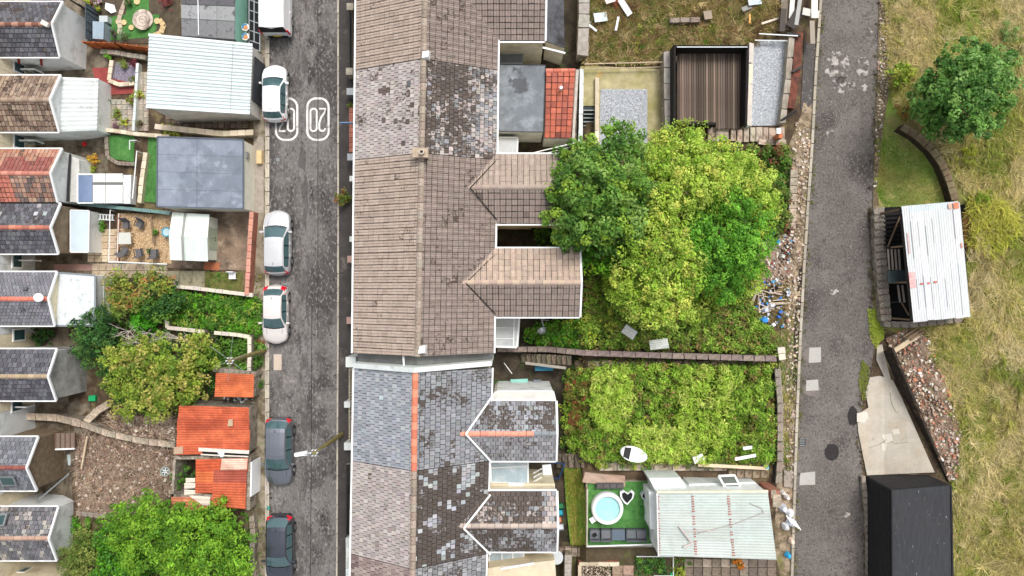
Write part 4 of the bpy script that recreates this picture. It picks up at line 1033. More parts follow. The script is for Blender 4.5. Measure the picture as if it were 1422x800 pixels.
# ------------------------------------------------------------------ left: rear wings of the lower row of houses
GL = 'rear wings of the row of houses on the left'
def lhouse(label, yn, ys, xn, xs, zr, wallm, pal, palS=None, zb=None, ze=-.45, mfN=None, mfS=None, rc=(c(190, 172, 155),), rm=None, prof='flat', wv=.3, gv=.3, moss=(), bandsN=None, bandsS=None, stag=True):
    xm = -32
    t = thing('terraced_house', label, 'house', at(-70, (yn + ys) / 2, -4), GL)
    wing(t, -60, xn, xs, yn, ys, ze, zr, wallm, pal, palS or pal, moss, moss, prof=prof, zb=-4.2 if zb is None else zb, ridgecols=rc, ridgem=rm, mfN=mfN, mfS=mfS, wv=wv, gv=gv, bandsN=bandsN, bandsS=bandsS, stag=stag)
    return t
def lmain(t, y0, y1, wallm, wins):
    X = -34.4; a, b = at(0, y0, 0).y, at(0, y1, 0).y
    mb = MB(); mb.box((X - 4, (a + b) / 2, -1.4), (8, abs(a - b) - .02, 5.6)); mb.build('main_wall', wallm, t)
    mb = MB(c(100, 100, 106)); mb.hexa([Vector(p) for p in ((X + .25, a, 1.45), (X - 4, a, 3.3), (X - 4, b, 3.3), (X + .25, b, 1.45))], [Vector(p) for p in ((X + .25, a, 1.57), (X - 4, a, 3.45), (X - 4, b, 3.45), (X + .25, b, 1.57))]); mb.build('main_roof', tilem, t)
    for (px, py, w_, h_, z0) in wins:      # window at wall plane: px ignored, y from survey at z0
        y = at(px, py, z0).y
        mb = MB(); mb.box((X + .01, y, z0), (.1, w_, h_)); wf = mb.build('window', pvcm, t)
        mb = MB(); mb.box((X + .05, y, z0), (.05, w_ - .22, h_ - .2)); mb.build('pane', glassm, wf)
def sidewin(t, px, py, z, w_, h_, xm=None, door=False):
    """window in the south or north face of a wing"""
    p = at(px, py, z); mb = MB(); mb.box(p, (w_, .1, h_)); wf = mb.build('door' if door else 'window', pvcm, t)
    for k in (-1, 1):
        mb = MB(); mb.box(p + Vector((k * w_ * .235, 0, 0)), (w_ * .40, .13, h_ - .2)); mb.build('pane', glassm, wf)
OLD = [c(150, 132, 116), c(136, 118, 104), c(162, 142, 124), c(124, 104, 90)]
h1 = lhouse('dark slate rear wing with white gable at the top left corner', 3, 79, 87, 83, .5, renderw, DKG, mfN=lambda u, v: .25, mfS=lambda u, v: .1, rc=(c(170, 130, 110), c(120, 84, 70)))
lmain(h1, -30, 92, creamm, [(14, 90, 1.25, 1.1, -2.2)])
h2 = lhouse('rear wing under worn brown tiles with a white lean-to behind', 105, 183, 84, 82, .55, renderw, OLD, mfN=lambda u, v: .25, mfS=lambda u, v: .35, rc=(c(170, 150, 130), c(150, 130, 112)), wv=.26, gv=.36, stag=False)
lmain(h2, 92, 196, creamm, [(14, 194, 1.3, 1.1, -2.2)])
ORR = [c(172, 126, 106), c(182, 138, 118), c(164, 114, 96), c(156, 122, 106), c(180, 144, 124)]
REDB = [c(140, 88, 82), c(148, 96, 88)]
MIX = [c(170, 136, 118), c(144, 120, 108), c(120, 106, 102), c(180, 150, 130), c(156, 118, 102), c(110, 98, 94)]
h3 = lhouse('rear wing with patched red and orange tiles and white gable', 207, 281, 86, 80, .5, renderw, ORR, MIX, rc=(c(196, 134, 116), c(188, 126, 108)), mfN=lambda u, v: .15, mfS=lambda u, v: .1, wv=.27, gv=.36, stag=False,
            bandsN=[(lambda u, v: .02 < u < .55 and v > .45 - .6 * abs(u - .25) and v < .95 and u < .5, REDB + [c(142, 82, 76)])], bandsS=[(lambda u, v: u < .60, [c(184, 114, 100), c(192, 122, 106)])])
h4 = lhouse('rear wing in dark slate with a few pale slates and a terracotta ridge', 283, 352, 84, 81, .45, brownrender, DKG + [c(112, 114, 118)], rc=(c(206, 136, 112), c(190, 120, 100), c(160, 104, 88)), moss=[mW(.62, .9, c(172, 172, 174), pr=.8)], mfN=lambda u, v: .1)
h5 = lhouse('grey slate rear wing with terracotta ridge and large white flat roof behind', 378, 452, 79, 76, .3, creamm, [c(122, 122, 128), c(130, 130, 136), c(114, 114, 120)], rc=(c(222, 128, 108), c(214, 120, 100)), wv=.24, gv=.24)
h6 = lhouse('dark slate rear wing with tall weathered white gable next to the dark tree', 485, 556, 79, 78, .85, greyrender, DKG, rc=(c(176, 156, 130), c(168, 148, 124)), zb=-4.2, ze=0.0)
h7 = lhouse('slate rear wing with roof window and brown pebbledash gable', 607, 681, 53, 51, .6, brownrender, [c(116, 118, 124), c(128, 130, 136), c(104, 106, 112)], rc=(c(150, 92, 82), c(140, 84, 76)), ze=-.45)
h8 = lhouse('mottled slate rear wing with white gable at the bottom left', 704, 778, 81, 79, .45, renderw, [c(110, 110, 114), c(122, 120, 122), c(98, 98, 102), c(160, 156, 150)], rc=(c(180, 150, 132), c(170, 140, 124)), mfN=lambda u, v: .2, mfS=lambda u, v: .1)
lmain(h3, 196, 286, creamm, [])
lmain(h4, 286, 366, renderw, [(10, 362, 1.1, 1.0, -2.0)])
lmain(h5, 366, 466, renderw, [(10, 465, .9, 1.2, -2.2)])
lmain(h6, 466, 575, creamm, [(8, 563, .9, 1.1, -2.0)])
lmain(h7, 575, 690, renderw, [])
lmain(h8, 690, 860, creamm, [])
# details on the wings
for t, px, py, z, w_, h_ in ((h1, 45, 99, -2.6, 1.0, 1.0), (h2, 44, 197, -2.5, 1.1, 1.0), (h4, 42, 362, -2.5, 1.0, .9), (h6, 34, 564, -2.2, .9, .9), (h8, 30, 792, -2.4, 1., .9)):
    sidewin(t, px, py, z, w_, h_)
for x in (26, 57): bar(h1, 'red_downpipe', at(x, 82, -1), at(x + 1.5, 96, -3.9), .14, .14, mat('red_paint', c(150, 52, 44), var=.1))
def roofwin(t, px, py, z, w_, l_, ang, name='roof_window'):
    p = at(px, py, z); q = Matrix.Rotation(ang, 3, 'X'); mb = MB(); mb.box(p, (w_, l_, .1), tilt=q); f = mb.build(name, metalg, t)
    mb = MB(); mb.box(p + Vector((0, 0, .04)), (w_ - .2, l_ - .2, .07), tilt=q); mb.build('pane', glassm, f)
roofwin(h7, 11, 668, .25, 1.0, .75, .45)
roofwin(h8, 3, 722, .28, .5, .8, -.4)
for px, py, z, a in ((35, 401, .15, -.35), (30, 429, .12, .35)):
    mb = MB(c(90, 92, 98)); mb.box(at(px, py, z + .03), (.3, .22, .08), tilt=Matrix.Rotation(a, 3, 'X')); mb.build('roof_vent', tilem, h5)
mb = MB(); p = at(57, 413, .55); mb.tube(p, p + Vector((.0, 0, .25)), .1, .1, 10); mb.tube(p + Vector((0, 0, .25)), p + Vector((.05, 0, .33)), .25, .28, 14); mb.build('satellite_dish', pvcm, h5)
mb = MB(); p = at(63, 33, .7); mb.box(p, (.5, .3, .2), rot=-.5); mb.build('ridge_mortar', mat('mortar', c(205, 200, 190), var=.2), h1)
# lean-tos and annexes
A_, B_, C_, D_ = at(84, 107, -.75), at(137, 109, -1.3), at(135, 181, -1.3), at(84, 183, -.75)
corr(h2, A_, B_, C_, D_, 3, 4, .06, whitem, [W1], name='lean_to_sheet'); shed_walls(h2, (A_, B_, C_, D_), -3.6, renderw, name='lean_to_wall')
flat_annex(h3, 'lean_to', [(96, 215), (110, 222), (110, 281), (97, 280)], -1.6, renderw, mat('pale_sheet', c(196, 196, 190), var=.15, vs=3), zb=-3.6, edge=None)
bar(h3, 'downpipe', at(97, 214, -1.4), at(94, 280, -1.4), .12, .12, darkmetal)
flat_annex(h4, 'lean_to', [(98, 292), (124, 293), (123, 350), (98, 350)], -1.5, renderw, mat('pale_blue_sheet', c(196, 210, 218), rough=.4, var=.06), zb=-3.6, e_w=.06)
flat_annex(h5, 'annex', [(78.5, 379), (132, 383), (132, 452), (77, 452)], -.75, renderw, mat('white_felt', c(206, 212, 214), var=.08, vs=1, layers=[(c(160, 164, 164), 2.2, .62, .07, 8)], bump=.1), zb=-3.6, edge=mat('grey_edge', c(130, 138, 142), var=.1), e_w=.12)
flat_annex(h5, 'annex_side', [(134, 385), (144, 388), (144, 434), (134, 434)], -1.8, renderw, renderw, zb=-3.6, edge=None)
bar(h8, 'rail', at(50, 697, -1.4), at(96, 658, -1.4), .08, .08, metalg)
mb = MB(); mb.box(at(92, 732, -1.6), (.9, .08, 1.6), rot=1.5); mb.build('gable_window', pvcm, h8)
mb = MB(); mb.prism([(77, 602), (104, 601), (104, 623), (77, 624)], -1.5, -1.6, c(120, 104, 94)); mb.build('lean_to_roof', tilem, h7)
for x in (77, 83.5, 90, 97, 103.5): bar(h7, 'lean_to_batten', at(x, 601, -1.46), at(x, 624, -1.46), .06, .05, mat('rust_brown', c(110, 84, 74), var=.2))
bar(h7, 'lean_to_gutter', at(77, 624, -1.45), at(104, 623, -1.45), .1, .1, pvcm)
h9 = lhouse('cream rear wing just entering at the bottom left corner', 806, 880, 72, 70, .4, creamm, DKG)
# yards between the wings
dimc = mat('dim_concrete', c(128, 118, 102), var=.25, vs=1.2, layers=[(c(76, 66, 54), 1, .52, .1, 8)], bump=.3)
patch('rear_yard', [(-120, -240), (150, -240), (150, 380), (128, 380), (126, 660), (100, 660), (104, 860), (-120, 860)], dimc, .03)
patch('red_paving', [(128, 94), (152, 94), (152, 108), (178, 114), (188, 118), (188, 130), (146, 132), (132, 112)], mat('red_paint_floor', c(150, 72, 68), var=.15, vs=2), .07)
patch('red_paving', [(75, 367), (128, 367), (128, 376), (75, 376)], mat('red_pavers', c(150, 120, 112), var=.15, vs=5), .07)

# ------------------------------------------------------------------ left gardens, top to bottom
slabm = mat('garden_slab', W1, var=.15, vs=2, layers=[(c(120, 112, 96), 1.8, .58, .1, 8)], bump=.2)
SLB = (c(186, 176, 162), c(176, 166, 150), c(192, 184, 170))
patch('garden_ground', [(118, -240), (250, -240), (250, 60), (118, 60)], mat('garden_soil', c(88, 78, 64), var=.3, vs=2, bump=.6), .04)
patch('artificial_lawn', [(150, 24), (175, 20), (176, 0), (206, -20), (208, 52), (150, 56)], turfm, .06)
patch('artificial_lawn', [(206, 20), (222, 20), (214, 52), (206, 52)], turfm, .06)
def disc(name, label, cat, px, py, r, h, m, nseg=4, ringed=True):
    p = at(px, py, zg(px, py) + h); t = thing(name, label, cat, (p.x, p.y, p.z - h)); k = r / 20.9
    if ringed:
        for q in range(3):
            r0, r1 = k * q / 3, k * (q + 1) / 3; n = (4, 8, 12)[q]
            for i in range(n):
                a0, a1 = 2 * math.pi * i / n, 2 * math.pi * (i + 1) / n; ss = 5; mb = MB(jit(c(206, 190, 176), .05))
                A = [Vector((p.x + (r0 + .012) * math.cos(a0 + (a1 - a0) * (.01 + .98 * s_ / ss)), p.y + (r0 + .012) * math.sin(a0 + (a1 - a0) * (.01 + .98 * s_ / ss)), 0)) for s_ in range(ss + 1)]
                B = [Vector((p.x + (r1 - .012) * math.cos(a0 + (a1 - a0) * (.01 + .98 * s_ / ss)), p.y + (r1 - .012) * math.sin(a0 + (a1 - a0) * (.01 + .98 * s_ / ss)), 0)) for s_ in range(ss + 1)]
                poly = B + A[::-1]
                mb.hexa([v + Vector((0, 0, p.z - .05)) for v in poly], [v + Vector((0, 0, p.z)) for v in poly]); mb.build('paving_segment', m, t)
    else:
        mb = MB(); mb.tube((p.x, p.y, p.z - .06), p, k, k * .97, 14); mb.build('stone', m, t)
    return t
disc('round_patio', 'round paved patio laid on the artificial lawn at the top left', 'patio', 198, 27, 15, .42, slabm)
stepm = mat('sandstone', c(212, 186, 140), var=.15, vs=3, bump=.2)
for i, (x, y, r, lb) in enumerate(((182, 38, 4, 'round pale stepping stone lower left of the round patio'), (190, 2, 4.5, 'round orange stepping stone above the round patio'), (218, 29, 4.5, 'orange stepping stone right of the round patio'), (165, 30, 5, 'buff stepping stone beside the curved stone path'), (172, 31, 4, 'small buff stepping stone left of the lawn'))):
    disc('stepping_stone', lb, 'stone', x, y, r, .2, stepm, ringed=False)
t = wall('garden_edging', 'curved line of pale stones edging the round lawn', 'edging', [(176, 0), (170, 14), (166, 28), (168, 40), (166, 48)], .12, 5, stonem, cap=mat('pale_stone', c(196, 178, 156), var=.2, vs=4), seg=7)
wall('garden_edging', 'orange stone edging right of the round patio', 'edging', [(222, 28), (228, 36), (224, 46), (214, 50)], .1, 6, stonem, cap=stepm, seg=7)
# shed bits
def boxthing(name, label, cat, poly, z0, z1, m, lid=None, group=None, col=W1):
    x0 = sum(p[0] for p in poly) / len(poly); y0 = sum(p[1] for p in poly) / len(poly)
    t = thing(name, label, cat, at(x0, y0, z0), group); mb = MB(col); mb.prism(poly, z1 - .05, z0); mb.build('body', m, t)
    q = [(x0 + (x - x0) * 1.05, y0 + (y - y0) * 1.05) for x, y in poly]; mb = MB(); mb.prism(q, z1, z1 - .048); mb.build('lid', lid or m, t)
    return t
bb = mat('blue_grey_paint', c(150, 166, 178), var=.08)
boxthing('garden_shed', 'small pale blue grey store beside the lawn at the top left', 'shed', [(129, 30), (144, 31), (143, 54), (129, 53)], -2.9, -1.9, bb)
boxthing('storage_box', 'pale grey chest above the blue grey store', 'box', [(138, 22), (149, 22), (149, 30), (138, 30)], -2.9, -2.2, mat('pale_grey_box', c(186, 194, 194), var=.05))
fence('garden_fence', 'dark slatted fence between the white gable and the lawn garden', [(119, 5), (119, 52)], 1.6, mat('slate_paint', c(84, 96, 104), var=.1), 6, 12)
fence('garden_fence', 'orange brown lap panel fence running to the white garage', [(115, 58), (160, 60), (205, 66)], 1.4, mat('orange_stain', c(176, 96, 50), var=.2, vs=2), 6, 15)
fence('garden_fence', 'dark timber fence at the very top left beside the flower tubs', [(98, 0), (120, 12)], 1.5, mat('black_stain', c(40, 38, 38), var=.2), 5, 12)
boxthing('kayak_cover', 'white plastic cover on the ground beside the top flower bed', 'cover', [(147, 4), (158, 7), (161, 16), (154, 18), (146, 12)], -3, -2.6, pvcm)
for i, (x, y, r, pal, lb) in enumerate((
        (124, 3, .32, G_LIME, 'yellow green potted shrub at the very top left'), (137, 12, .25, [c(170, 180, 60), c(120, 140, 50)], 'small olive potted plant beside the white cover'), (138, 2, .28, [c(220, 190, 200), c(120, 130, 90)], 'pink flowered pot at the top edge'),
        (150, 77, .35, [c(120, 180, 60)], 'bright green pot below the orange fence'), (172, 91, .42, [c(130, 150, 70), c(150, 160, 90)], 'grassy potted plant on the blue slate bed'), (187, 90, .4, [c(140, 60, 76), c(110, 56, 66)], 'crimson maple in a pot beside the slate bed'),
        (186, 110, .26, [c(110, 120, 50)], 'small olive pot at the edge of the slate bed'), (192, 132, .5, G_LIME, 'big yellow green shrub beside the white garage'), (183, 141, .36, [c(120, 130, 50)], 'olive shrub left of the big yellow one'),
        (147, 141, .5, [c(110, 130, 96), c(90, 110, 80)], 'grey green shrub beside the white lean-to'), (144, 156, .36, [c(170, 160, 90), c(140, 140, 70)], 'straw coloured grass tuft on the slab terrace'), (163, 158, .4, [c(130, 150, 60), c(110, 130, 50)], 'round green tuft in the middle of the slab terrace'),
        (142, 170, .4, G_LIME, 'bright yellow shrub at the lower left of the slab terrace'), (174, 170, .36, G_LIME, 'lime plant at the lower edge of the slab terrace'), (162, 175, .22, [c(140, 110, 120)], 'small mauve pot at the lower edge of the slab terrace'),
        (194, 172, .32, [c(120, 120, 90)], 'dull green plant by the lower wall of the slab terrace'), (178, 4, .3, G_DK, 'dark green plant beside the curved stones'), (158, 46, .35, [c(110, 90, 100), c(90, 110, 70)], 'purple heather beside the curved stones'), (172, 50, .4, [c(90, 140, 80), c(140, 160, 130)], 'pale ringed plant below the round lawn'),
        (231, 3, .6, [c(130, 60, 70), c(150, 80, 86), c(110, 66, 66)], 'crimson bush at the top edge left of the grey garage roof'))):
    pot_plant(x, y, r, lb, pal)
slabs('slab_terrace', None, (140, 138, 200, 182), 8, 6, slabm, cols=SLB)
slabs('slab_path', None, (194, 100, 206, 182), 2, 9, slabm, cols=SLB)
patch('slate_bed', [(158, 86), (190, 88), (190, 113), (156, 113)], mat('slate_chips', c(130, 124, 140), var=.3, vs=9, layers=[(c(180, 170, 184), 14, .58, .04, 3)], bump=.8, bs=60), .06)
rubble('slate_chippings', None, [(158, 86), (190, 88), (190, 113), (156, 113)], 500, .04, .09, [c(130, 124, 140), c(170, 160, 176), c(96, 92, 104)])['label'] = 'loose purple slate chips in the planting bed'
wall('garden_wall', 'pale rendered wall dropping below the orange fence', 'wall', [(140, 72), (160, 73), (186, 78), (203, 80)], .5, 5, concm, cap=concm, seg=14)
wall('garden_wall', 'thin white wall between the slab terrace and the white garage', 'wall', [(192, 88), (186, 182)], .5, 2.5, whitem, cap=whitem, seg=14)
wall('garden_wall', 'buff wall at the foot of the slab terrace', 'wall', [(128, 179), (160, 182), (186, 186), (236, 190)], .5, 4, mat('buff_render', c(206, 190, 166), var=.15), cap=mat('buff_coping', c(214, 198, 176), var=.15, vs=3), seg=12)
wall('garden_wall', 'pale wall curving round the blue slate bed', 'wall', [(156, 84), (152, 112), (166, 118), (187, 116)], .35, 4.5, concm, cap=mat('buff_coping', c(214, 198, 176)), seg=10)
# garage with grey felt roof at the top
def garage(label, top, zts, zb, wallm, name='garage'):
    P = [at(x, y, z) for (x, y), z in zip(top, zts)]
    t = thing(name, label, 'garage', (P[0].x * .5 + P[2].x * .5, P[0].y * .5 + P[2].y * .5, zb))
    shed_walls(t, P, zb, wallm)
    return t, P
mint = mat('mint_paint', c(140, 190, 172), var=.12, vs=1)
t, P = garage('garage with patched grey felt roof and mint green wall at the top', [(250, -60), (327, -60), (326, 55), (252, 50)], (2.1, 2.1, 2.1, 2.1), -.9, mint)
feltp = [c(122, 122, 124), c(134, 134, 136), c(92, 90, 94), c(140, 140, 140)]
for i in range(3):
    for j, (v0, v1) in enumerate(((0, .42), (.42, .60), (.60, .78), (.78, 1))):
        L_ = lambda u, v: (P[0].lerp(P[1], u)).lerp(P[3].lerp(P[2], u), v)
        u0, u1 = (i / 3 + .004, (i + 1) / 3 - .004); q = [L_(u0, v0 + .004), L_(u1, v0 + .004), L_(u1, v1 - .004), L_(u0, v1 - .004)][::-1]
        mb = MB(jit([c(150, 152, 152), c(96, 94, 98), c(150, 152, 152), c(124, 124, 126)][j], .05)); mb.hexa([p - Vector((0, 0, .058)) for p in q], q); mb.build('felt_sheet', mat('old_felt', W1, var=.2, vs=2, layers=[(c(90, 88, 90), 2, .6, .08, 9)], bump=.3), t)
bar(t, 'verge', P[3] + Vector((-.05, -.06, 0)), P[2] + Vector((.05, -.06, 0)), .1, .12, darkmetal); bar(t, 'felt_seam', P[0].lerp(P[3], .0) + Vector((1.1, 0, .02)), P[3] + Vector((1.1, .05, .02)), .05, .03, pvcm)
# railing along the street, with badges
t = thing('iron_railing', 'dark railing with pale bars between the mint garage and the van', 'railing', g(352, 30))
for x, y0, y1 in ((346, -20, 64), (361, -20, 72), (353, -20, 58)): bar(t, 'top_rail', at(x, y0, 1.2), at(x, y1, 1.2), .06, .06, metalg)
for y in (0, 14, 28, 42, 56, 66): bar(t, 'cross_rail', at(346, y, 1.2), at(361, y + 5, 1.2), .05, .05, metalg)
patch('shaded_forecourt', [(344, -60), (362, -60), (362, 74), (350, 64), (344, 60)], mat('shade_slab', c(44, 42, 46), var=.2, vs=2), .16)  # ground coloured near-black for the shadow east of the mint garage
def badge(px, py, label):
    t = thing('round_badge', label, 'sign', at(px, py, 1.4), 'painted badges on the railing'); p = at(px, py, 1.45)
    rim, mid, face = mat('badge_white', c(230, 226, 220), var=0), mat('badge_orange', c(206, 140, 90), var=.1), mat('badge_blue', c(60, 130, 170), var=.1)
    for nm, m_, r, dz, off in (('shield', rim, .26, 0, 0), ('band', face, .2, .025, -.04), ('face', mid, .15, .045, .03)):
        mb = MB(); mb.tube(p + Vector((off, -off, dz)), p + Vector((off, -off, dz + .03)), r, r, 6); mb.build(nm, m_, t)
badge(341, 38, 'upper shield shaped badge with orange centre on the mint garage corner'); badge(341, 51, 'lower shield shaped badge with orange centre on the mint garage corner')
# white corrugated garage
t, P = garage('large white ribbed metal garage beside the street', [(207, 50), (351, 64), (347, 157), (203, 148)], (3.3, 2.1, 2.1, 3.3), -1.4, mat('garage_wall', c(196, 192, 184), var=.2, vs=2))
ribm = mat('white_ribbed_steel', c(212, 222, 220), rough=.4, var=.05, vs=.7, layers=[(c(204, 214, 212), 1.2, .62, .1, 6)])
corr(t, P[0], P[1], P[2], P[3], 5, 4, .085, ribm, [W1, (.97, .98, .98)], seg=3)
bar(t, 'ridge_trim', P[0] + Vector((0, .05, .05)), P[1] + Vector((0, .05, .05)), .16, .07, ribm); bar(t, 'verge_trim', P[3] + Vector((0, -.03, .03)), P[2] + Vector((0, -.03, .03)), .14, .1, ribm)
a, b = P[0].lerp(P[1], .81), P[3].lerp(P[2], .81); bar(t, 'fixing_row', a + Vector((0, 0, .06)), b + Vector((0, 0, .06)), .03, .02, metalg)
mb = MB(); q = [P[1], P[2]]; mb.hexa([Vector((q[0].x + .02, q[0].y - .6, .1)), Vector((q[0].x + .12, q[0].y - .6, .1)), Vector((q[1].x + .12, q[1].y + .9, .1)), Vector((q[1].x + .02, q[1].y + .9, .1))], [Vector((q[0].x + .02, q[0].y - .6, 1.9)), Vector((q[0].x + .08, q[0].y - .6, 1.9)), Vector((q[1].x + .08, q[1].y + .9, 1.9)), Vector((q[1].x + .02, q[1].y + .9, 1.9))]); mb.build('roller_door', mat('door_dark', c(60, 62, 66), var=.1), t)
setp(simple('orange_sheet', 'small orange plastic sheet tucked under the white garage eaves', 'sheet', lambda mb: mb.prism([(263, 153), (284, 154), (284, 159), (263, 158)], 1.2, 1.15), mat('orange_plastic', c(226, 110, 50), var=.05)))
slabs('side_path', None, (230, 160, 345, 178), 14, 3, slabm, cols=(c(120, 106, 90), c(104, 90, 76), c(136, 120, 104)))
wall('garden_wall', 'brick and buff wall between the white garage and the grey felt garage', 'wall', [(216, 176), (262, 181), (310, 186), (352, 184)], .9, 6, stonem, cap=mat('buff_coping', c(214, 198, 176)), seg=13)
pot_plant(234, 183, .5, 'yellow green shrub behind the blue grey felt roof', G_LIME); pot_plant(245, 187, .3, 'small lime shrub next to the larger one behind the felt roof', G_LIME)
# turf strips
patch('artificial_lawn', [(150, 188), (187, 188), (186, 225), (152, 220)], turfm, .07)
patch('artificial_lawn', [(206, 190), (222, 190), (222, 282), (200, 280), (204, 230)], turfm, .07)
wall('garden_wall', 'low dark stone wall curving below the square artificial lawn', 'wall', [(148, 190), (150, 218), (164, 227), (188, 228)], .3, 4, stonem, cap=stonem, seg=9)
wall('garden_wall', 'buff wall along the narrow artificial lawn strip', 'wall', [(203, 212), (198, 246), (194, 282)], .5, 5, mat('buff_render', c(206, 190, 166)), cap=mat('buff_coping', c(214, 198, 176)), seg=12)
frame_thing('white_handrail', 'white tubular handrail left of the narrow lawn strip', 'railing', [(190, 210), (184, 276)], -1.0, .04, pvcm, closed=False, legs=True)
frame_thing('goal_frame', 'white tubular goal frame on the square artificial lawn', 'goal', [(189, 195), (180, 195), (180, 208)], -1.4, .03, pvcm, closed=False, legs=True)
bush('garden_bush', 'orange yellow flowering bush beside the small conservatory', 'bush', 130, 222, .42, .9, [c(222, 160, 50), c(210, 180, 60)], .06)
bush('garden_bush', 'lime green bush directly below the orange yellow one', 'bush', 129, 234, .3, .6, G_LIME, .05)
setp(simple('red_ball', 'red ball lying in the dark yard below the white lean-to', 'ball', lambda mb: [mb.tube(at(117, 200, -3.3 + a), at(117, 200, -3.3 + b), r0, r1, 10) for a, b, r0, r1 in ((0, .06, .08, .16), (.06, .2, .16, .16), (.2, .27, .16, .06))], mat('red_plastic', c(190, 30, 36), var=.05)))
# conservatory / greenhouse shed
t = thing('conservatory', 'small conservatory with white panel roof and blue curved end', 'conservatory', g(145, 260)); zc = -1.3
mb = MB(); mb.prism([(108, 243), (182, 243), (181, 283), (108, 281)], zc - .12, -3.4); mb.build('wall', renderw, t)
for x0, x1 in ((129, 146), (147, 170)):
    for y0, y1 in ((241, 253), (257, 282)):
        mb = MB(); mb.prism([(x0, y0), (x1, y0), (x1, y1), (x0, y1)], zc + .03, zc - .05); mb.build('roof_panel', mat('opal_panel', c(226, 230, 222), rough=.35, var=.06, vs=1), t)
mb = MB(); mb.prism([(129, 253.5), (170, 253.5), (170, 256.5), (129, 256.5)], zc - .02, zc - .08, c(120, 120, 118)); mb.build('roof_gap', tarpm, t)
mb = MB()
a, b = at(109, 262, zc), at(128, 262, zc); yl, yh = at(0, 243.5, zc).y, at(0, 280.5, zc).y; n = 8
for k in range(n):
    u0, u1 = k / n, (k + 1) / n; zf = lambda u: zc + .12 * math.sin(math.pi * (.15 + .8 * u)) - .03; X = lambda u: a.x + (b.x - a.x) * u
    mb.poly([Vector((X(u0), yh, zf(u0))), Vector((X(u1), yh, zf(u1))), Vector((X(u1), yl, zf(u1))), Vector((X(u0), yl, zf(u0)))])
mb.build('blue_end_roof', mat('blue_panel', c(112, 130, 160), rough=.3, var=.1), t)
for q in ([(108, 242), (129, 242)], [(108, 282), (129, 282)], [(108, 242), (108, 282)]): bar(t, 'frame_bar', at(*q[0], zc + .06), at(*q[1], zc + .06), .08, .08, pvcm)
A_, B_, C_, D_ = at(171, 248, zc - .3), at(185, 252, zc - .7), at(184, 280, zc - .7), at(171, 282, zc - .3)
corr(t, A_, B_, C_, D_, 1, 8, .03, mat('weathered_sheet', c(176, 178, 168), var=.15), [W1], name='side_sheet')
# blue grey felt garage
t, P = garage('garage with mottled blue grey felt roof and white front', [(219, 190), (338, 194), (338, 290), (218, 287)], (2.1, 2.1, 2.1, 2.1), -1.4, mat('garage_front', c(226, 224, 208), var=.08))
bf = mat('blue_felt', W1, rough=.7, var=.12, vs=1.5, layers=[((.78, .79, .8), .45, .50, .03, 12), ((1.2, 1.2, 1.18), 1.1, .58, .04, 14), ((.70, .71, .73), .3, .62, .01, 6)], bump=.12)
for i, (u0, u1) in enumerate(((0, .46), (.46, 1))):
    for j in range(4):
        v0, v1 = j / 4, (j + 1) / 4; L_ = lambda u, v: (P[0].lerp(P[1], u)).lerp(P[3].lerp(P[2], u), v); e = .0015
        q = [L_(u0 + e, v0 + e), L_(u1 - e, v0 + e), L_(u1 - e, v1 - e), L_(u0 + e, v1 - e)][::-1]
        mb = MB(jit(c(134, 142, 154), .05)); mb.hexa([p - Vector((0, 0, .058)) for p in q], q); mb.build('felt_sheet', bf, t)
q = [P[0], P[1], P[2], P[3]]
for i in range(4): bar(t, 'roof_edge', q[i] + Vector((0, 0, .01)), q[(i + 1) % 4] + Vector((0, 0, .01)), .08, .08, mat('dark_edge', c(90, 98, 108), var=.1))
mb = MB(); pp = P[1] + Vector((.05, -.9, -.6)); mb.box(pp, (.08, .4, .5)); mb.build('vent', metalg, t)
setp(simple('wall_cap', 'small buff slab on the forecourt wall by the white garage front', 'slab', lambda mb: mb.prism([(356, 209), (363, 209), (363, 227), (356, 227)], .5, 0), stepm))
patch('forecourt_strip', [(352, 190), (366, 190), (366, 296), (354, 296)], mat('gravelly_concrete', c(160, 150, 138), var=.25, vs=4, bump=.6), .135)
# middle garden: slabs, gravel, chairs, corrugated shed
slabs('garden_paving', None, (122, 318, 162, 364), 4, 5, slabm, cols=(c(210, 190, 160), c(200, 180, 150), c(216, 196, 168)))
slabs('garden_paving', None, (128, 366, 232, 386), 10, 2, slabm, cols=(c(176, 160, 138), c(190, 176, 154)))
gm = mat('gold_gravel', c(190, 158, 118), var=.25, vs=6, layers=[(c(226, 200, 164), 12, .55, .05, 4), (c(140, 106, 74), 8, .6, .05, 4)], bump=.9, bs=70)
GP = [(167, 296), (238, 298), (238, 366), (167, 365)]
patch('gravel_garden', GP, gm, .06); rubble('garden_gravel', 'loose golden gravel in the seating garden', GP, 1500, .03, .08, [c(200, 170, 130), c(226, 204, 170), c(160, 124, 90)], zoff=.06)
wall('timber_edging', 'brown timber sleeper edging the golden gravel garden', 'edging', [(164.5, 296), (163.5, 364)], .2, 4, mat('brown_stain', c(150, 104, 74), var=.2), cap=None)
frame_thing('white_handrail', 'long white handrail crossing the slab terrace beside the gravel garden', 'railing', [(153, 292), (151, 362)], -2.0, .035, pvcm, closed=False, legs=True)
frame_thing('white_handrail', 'white handrail with round lamps along the lower side of the gravel garden', 'railing', [(151, 364), (163, 364), (185, 365), (208, 366), (232, 367)], -1.2, .05, pvcm, closed=False, legs=True)
frame_thing('white_handrail', 'thin white rail with ball finials on the left of the gravel garden', 'railing', [(165, 297), (164, 319), (163, 342), (163, 363)], -1.6, .025, pvcm, closed=False, legs=True)
t = thing('ladder', 'white ladder lying at the upper left of the slab terrace', 'ladder', g(144, 301, .2))
for y in (297.5, 304.5): bar(t, 'stile', at(128, y - .5, -2.7), at(159, y + 1.5, -2.7), .06, .06, pvcm)
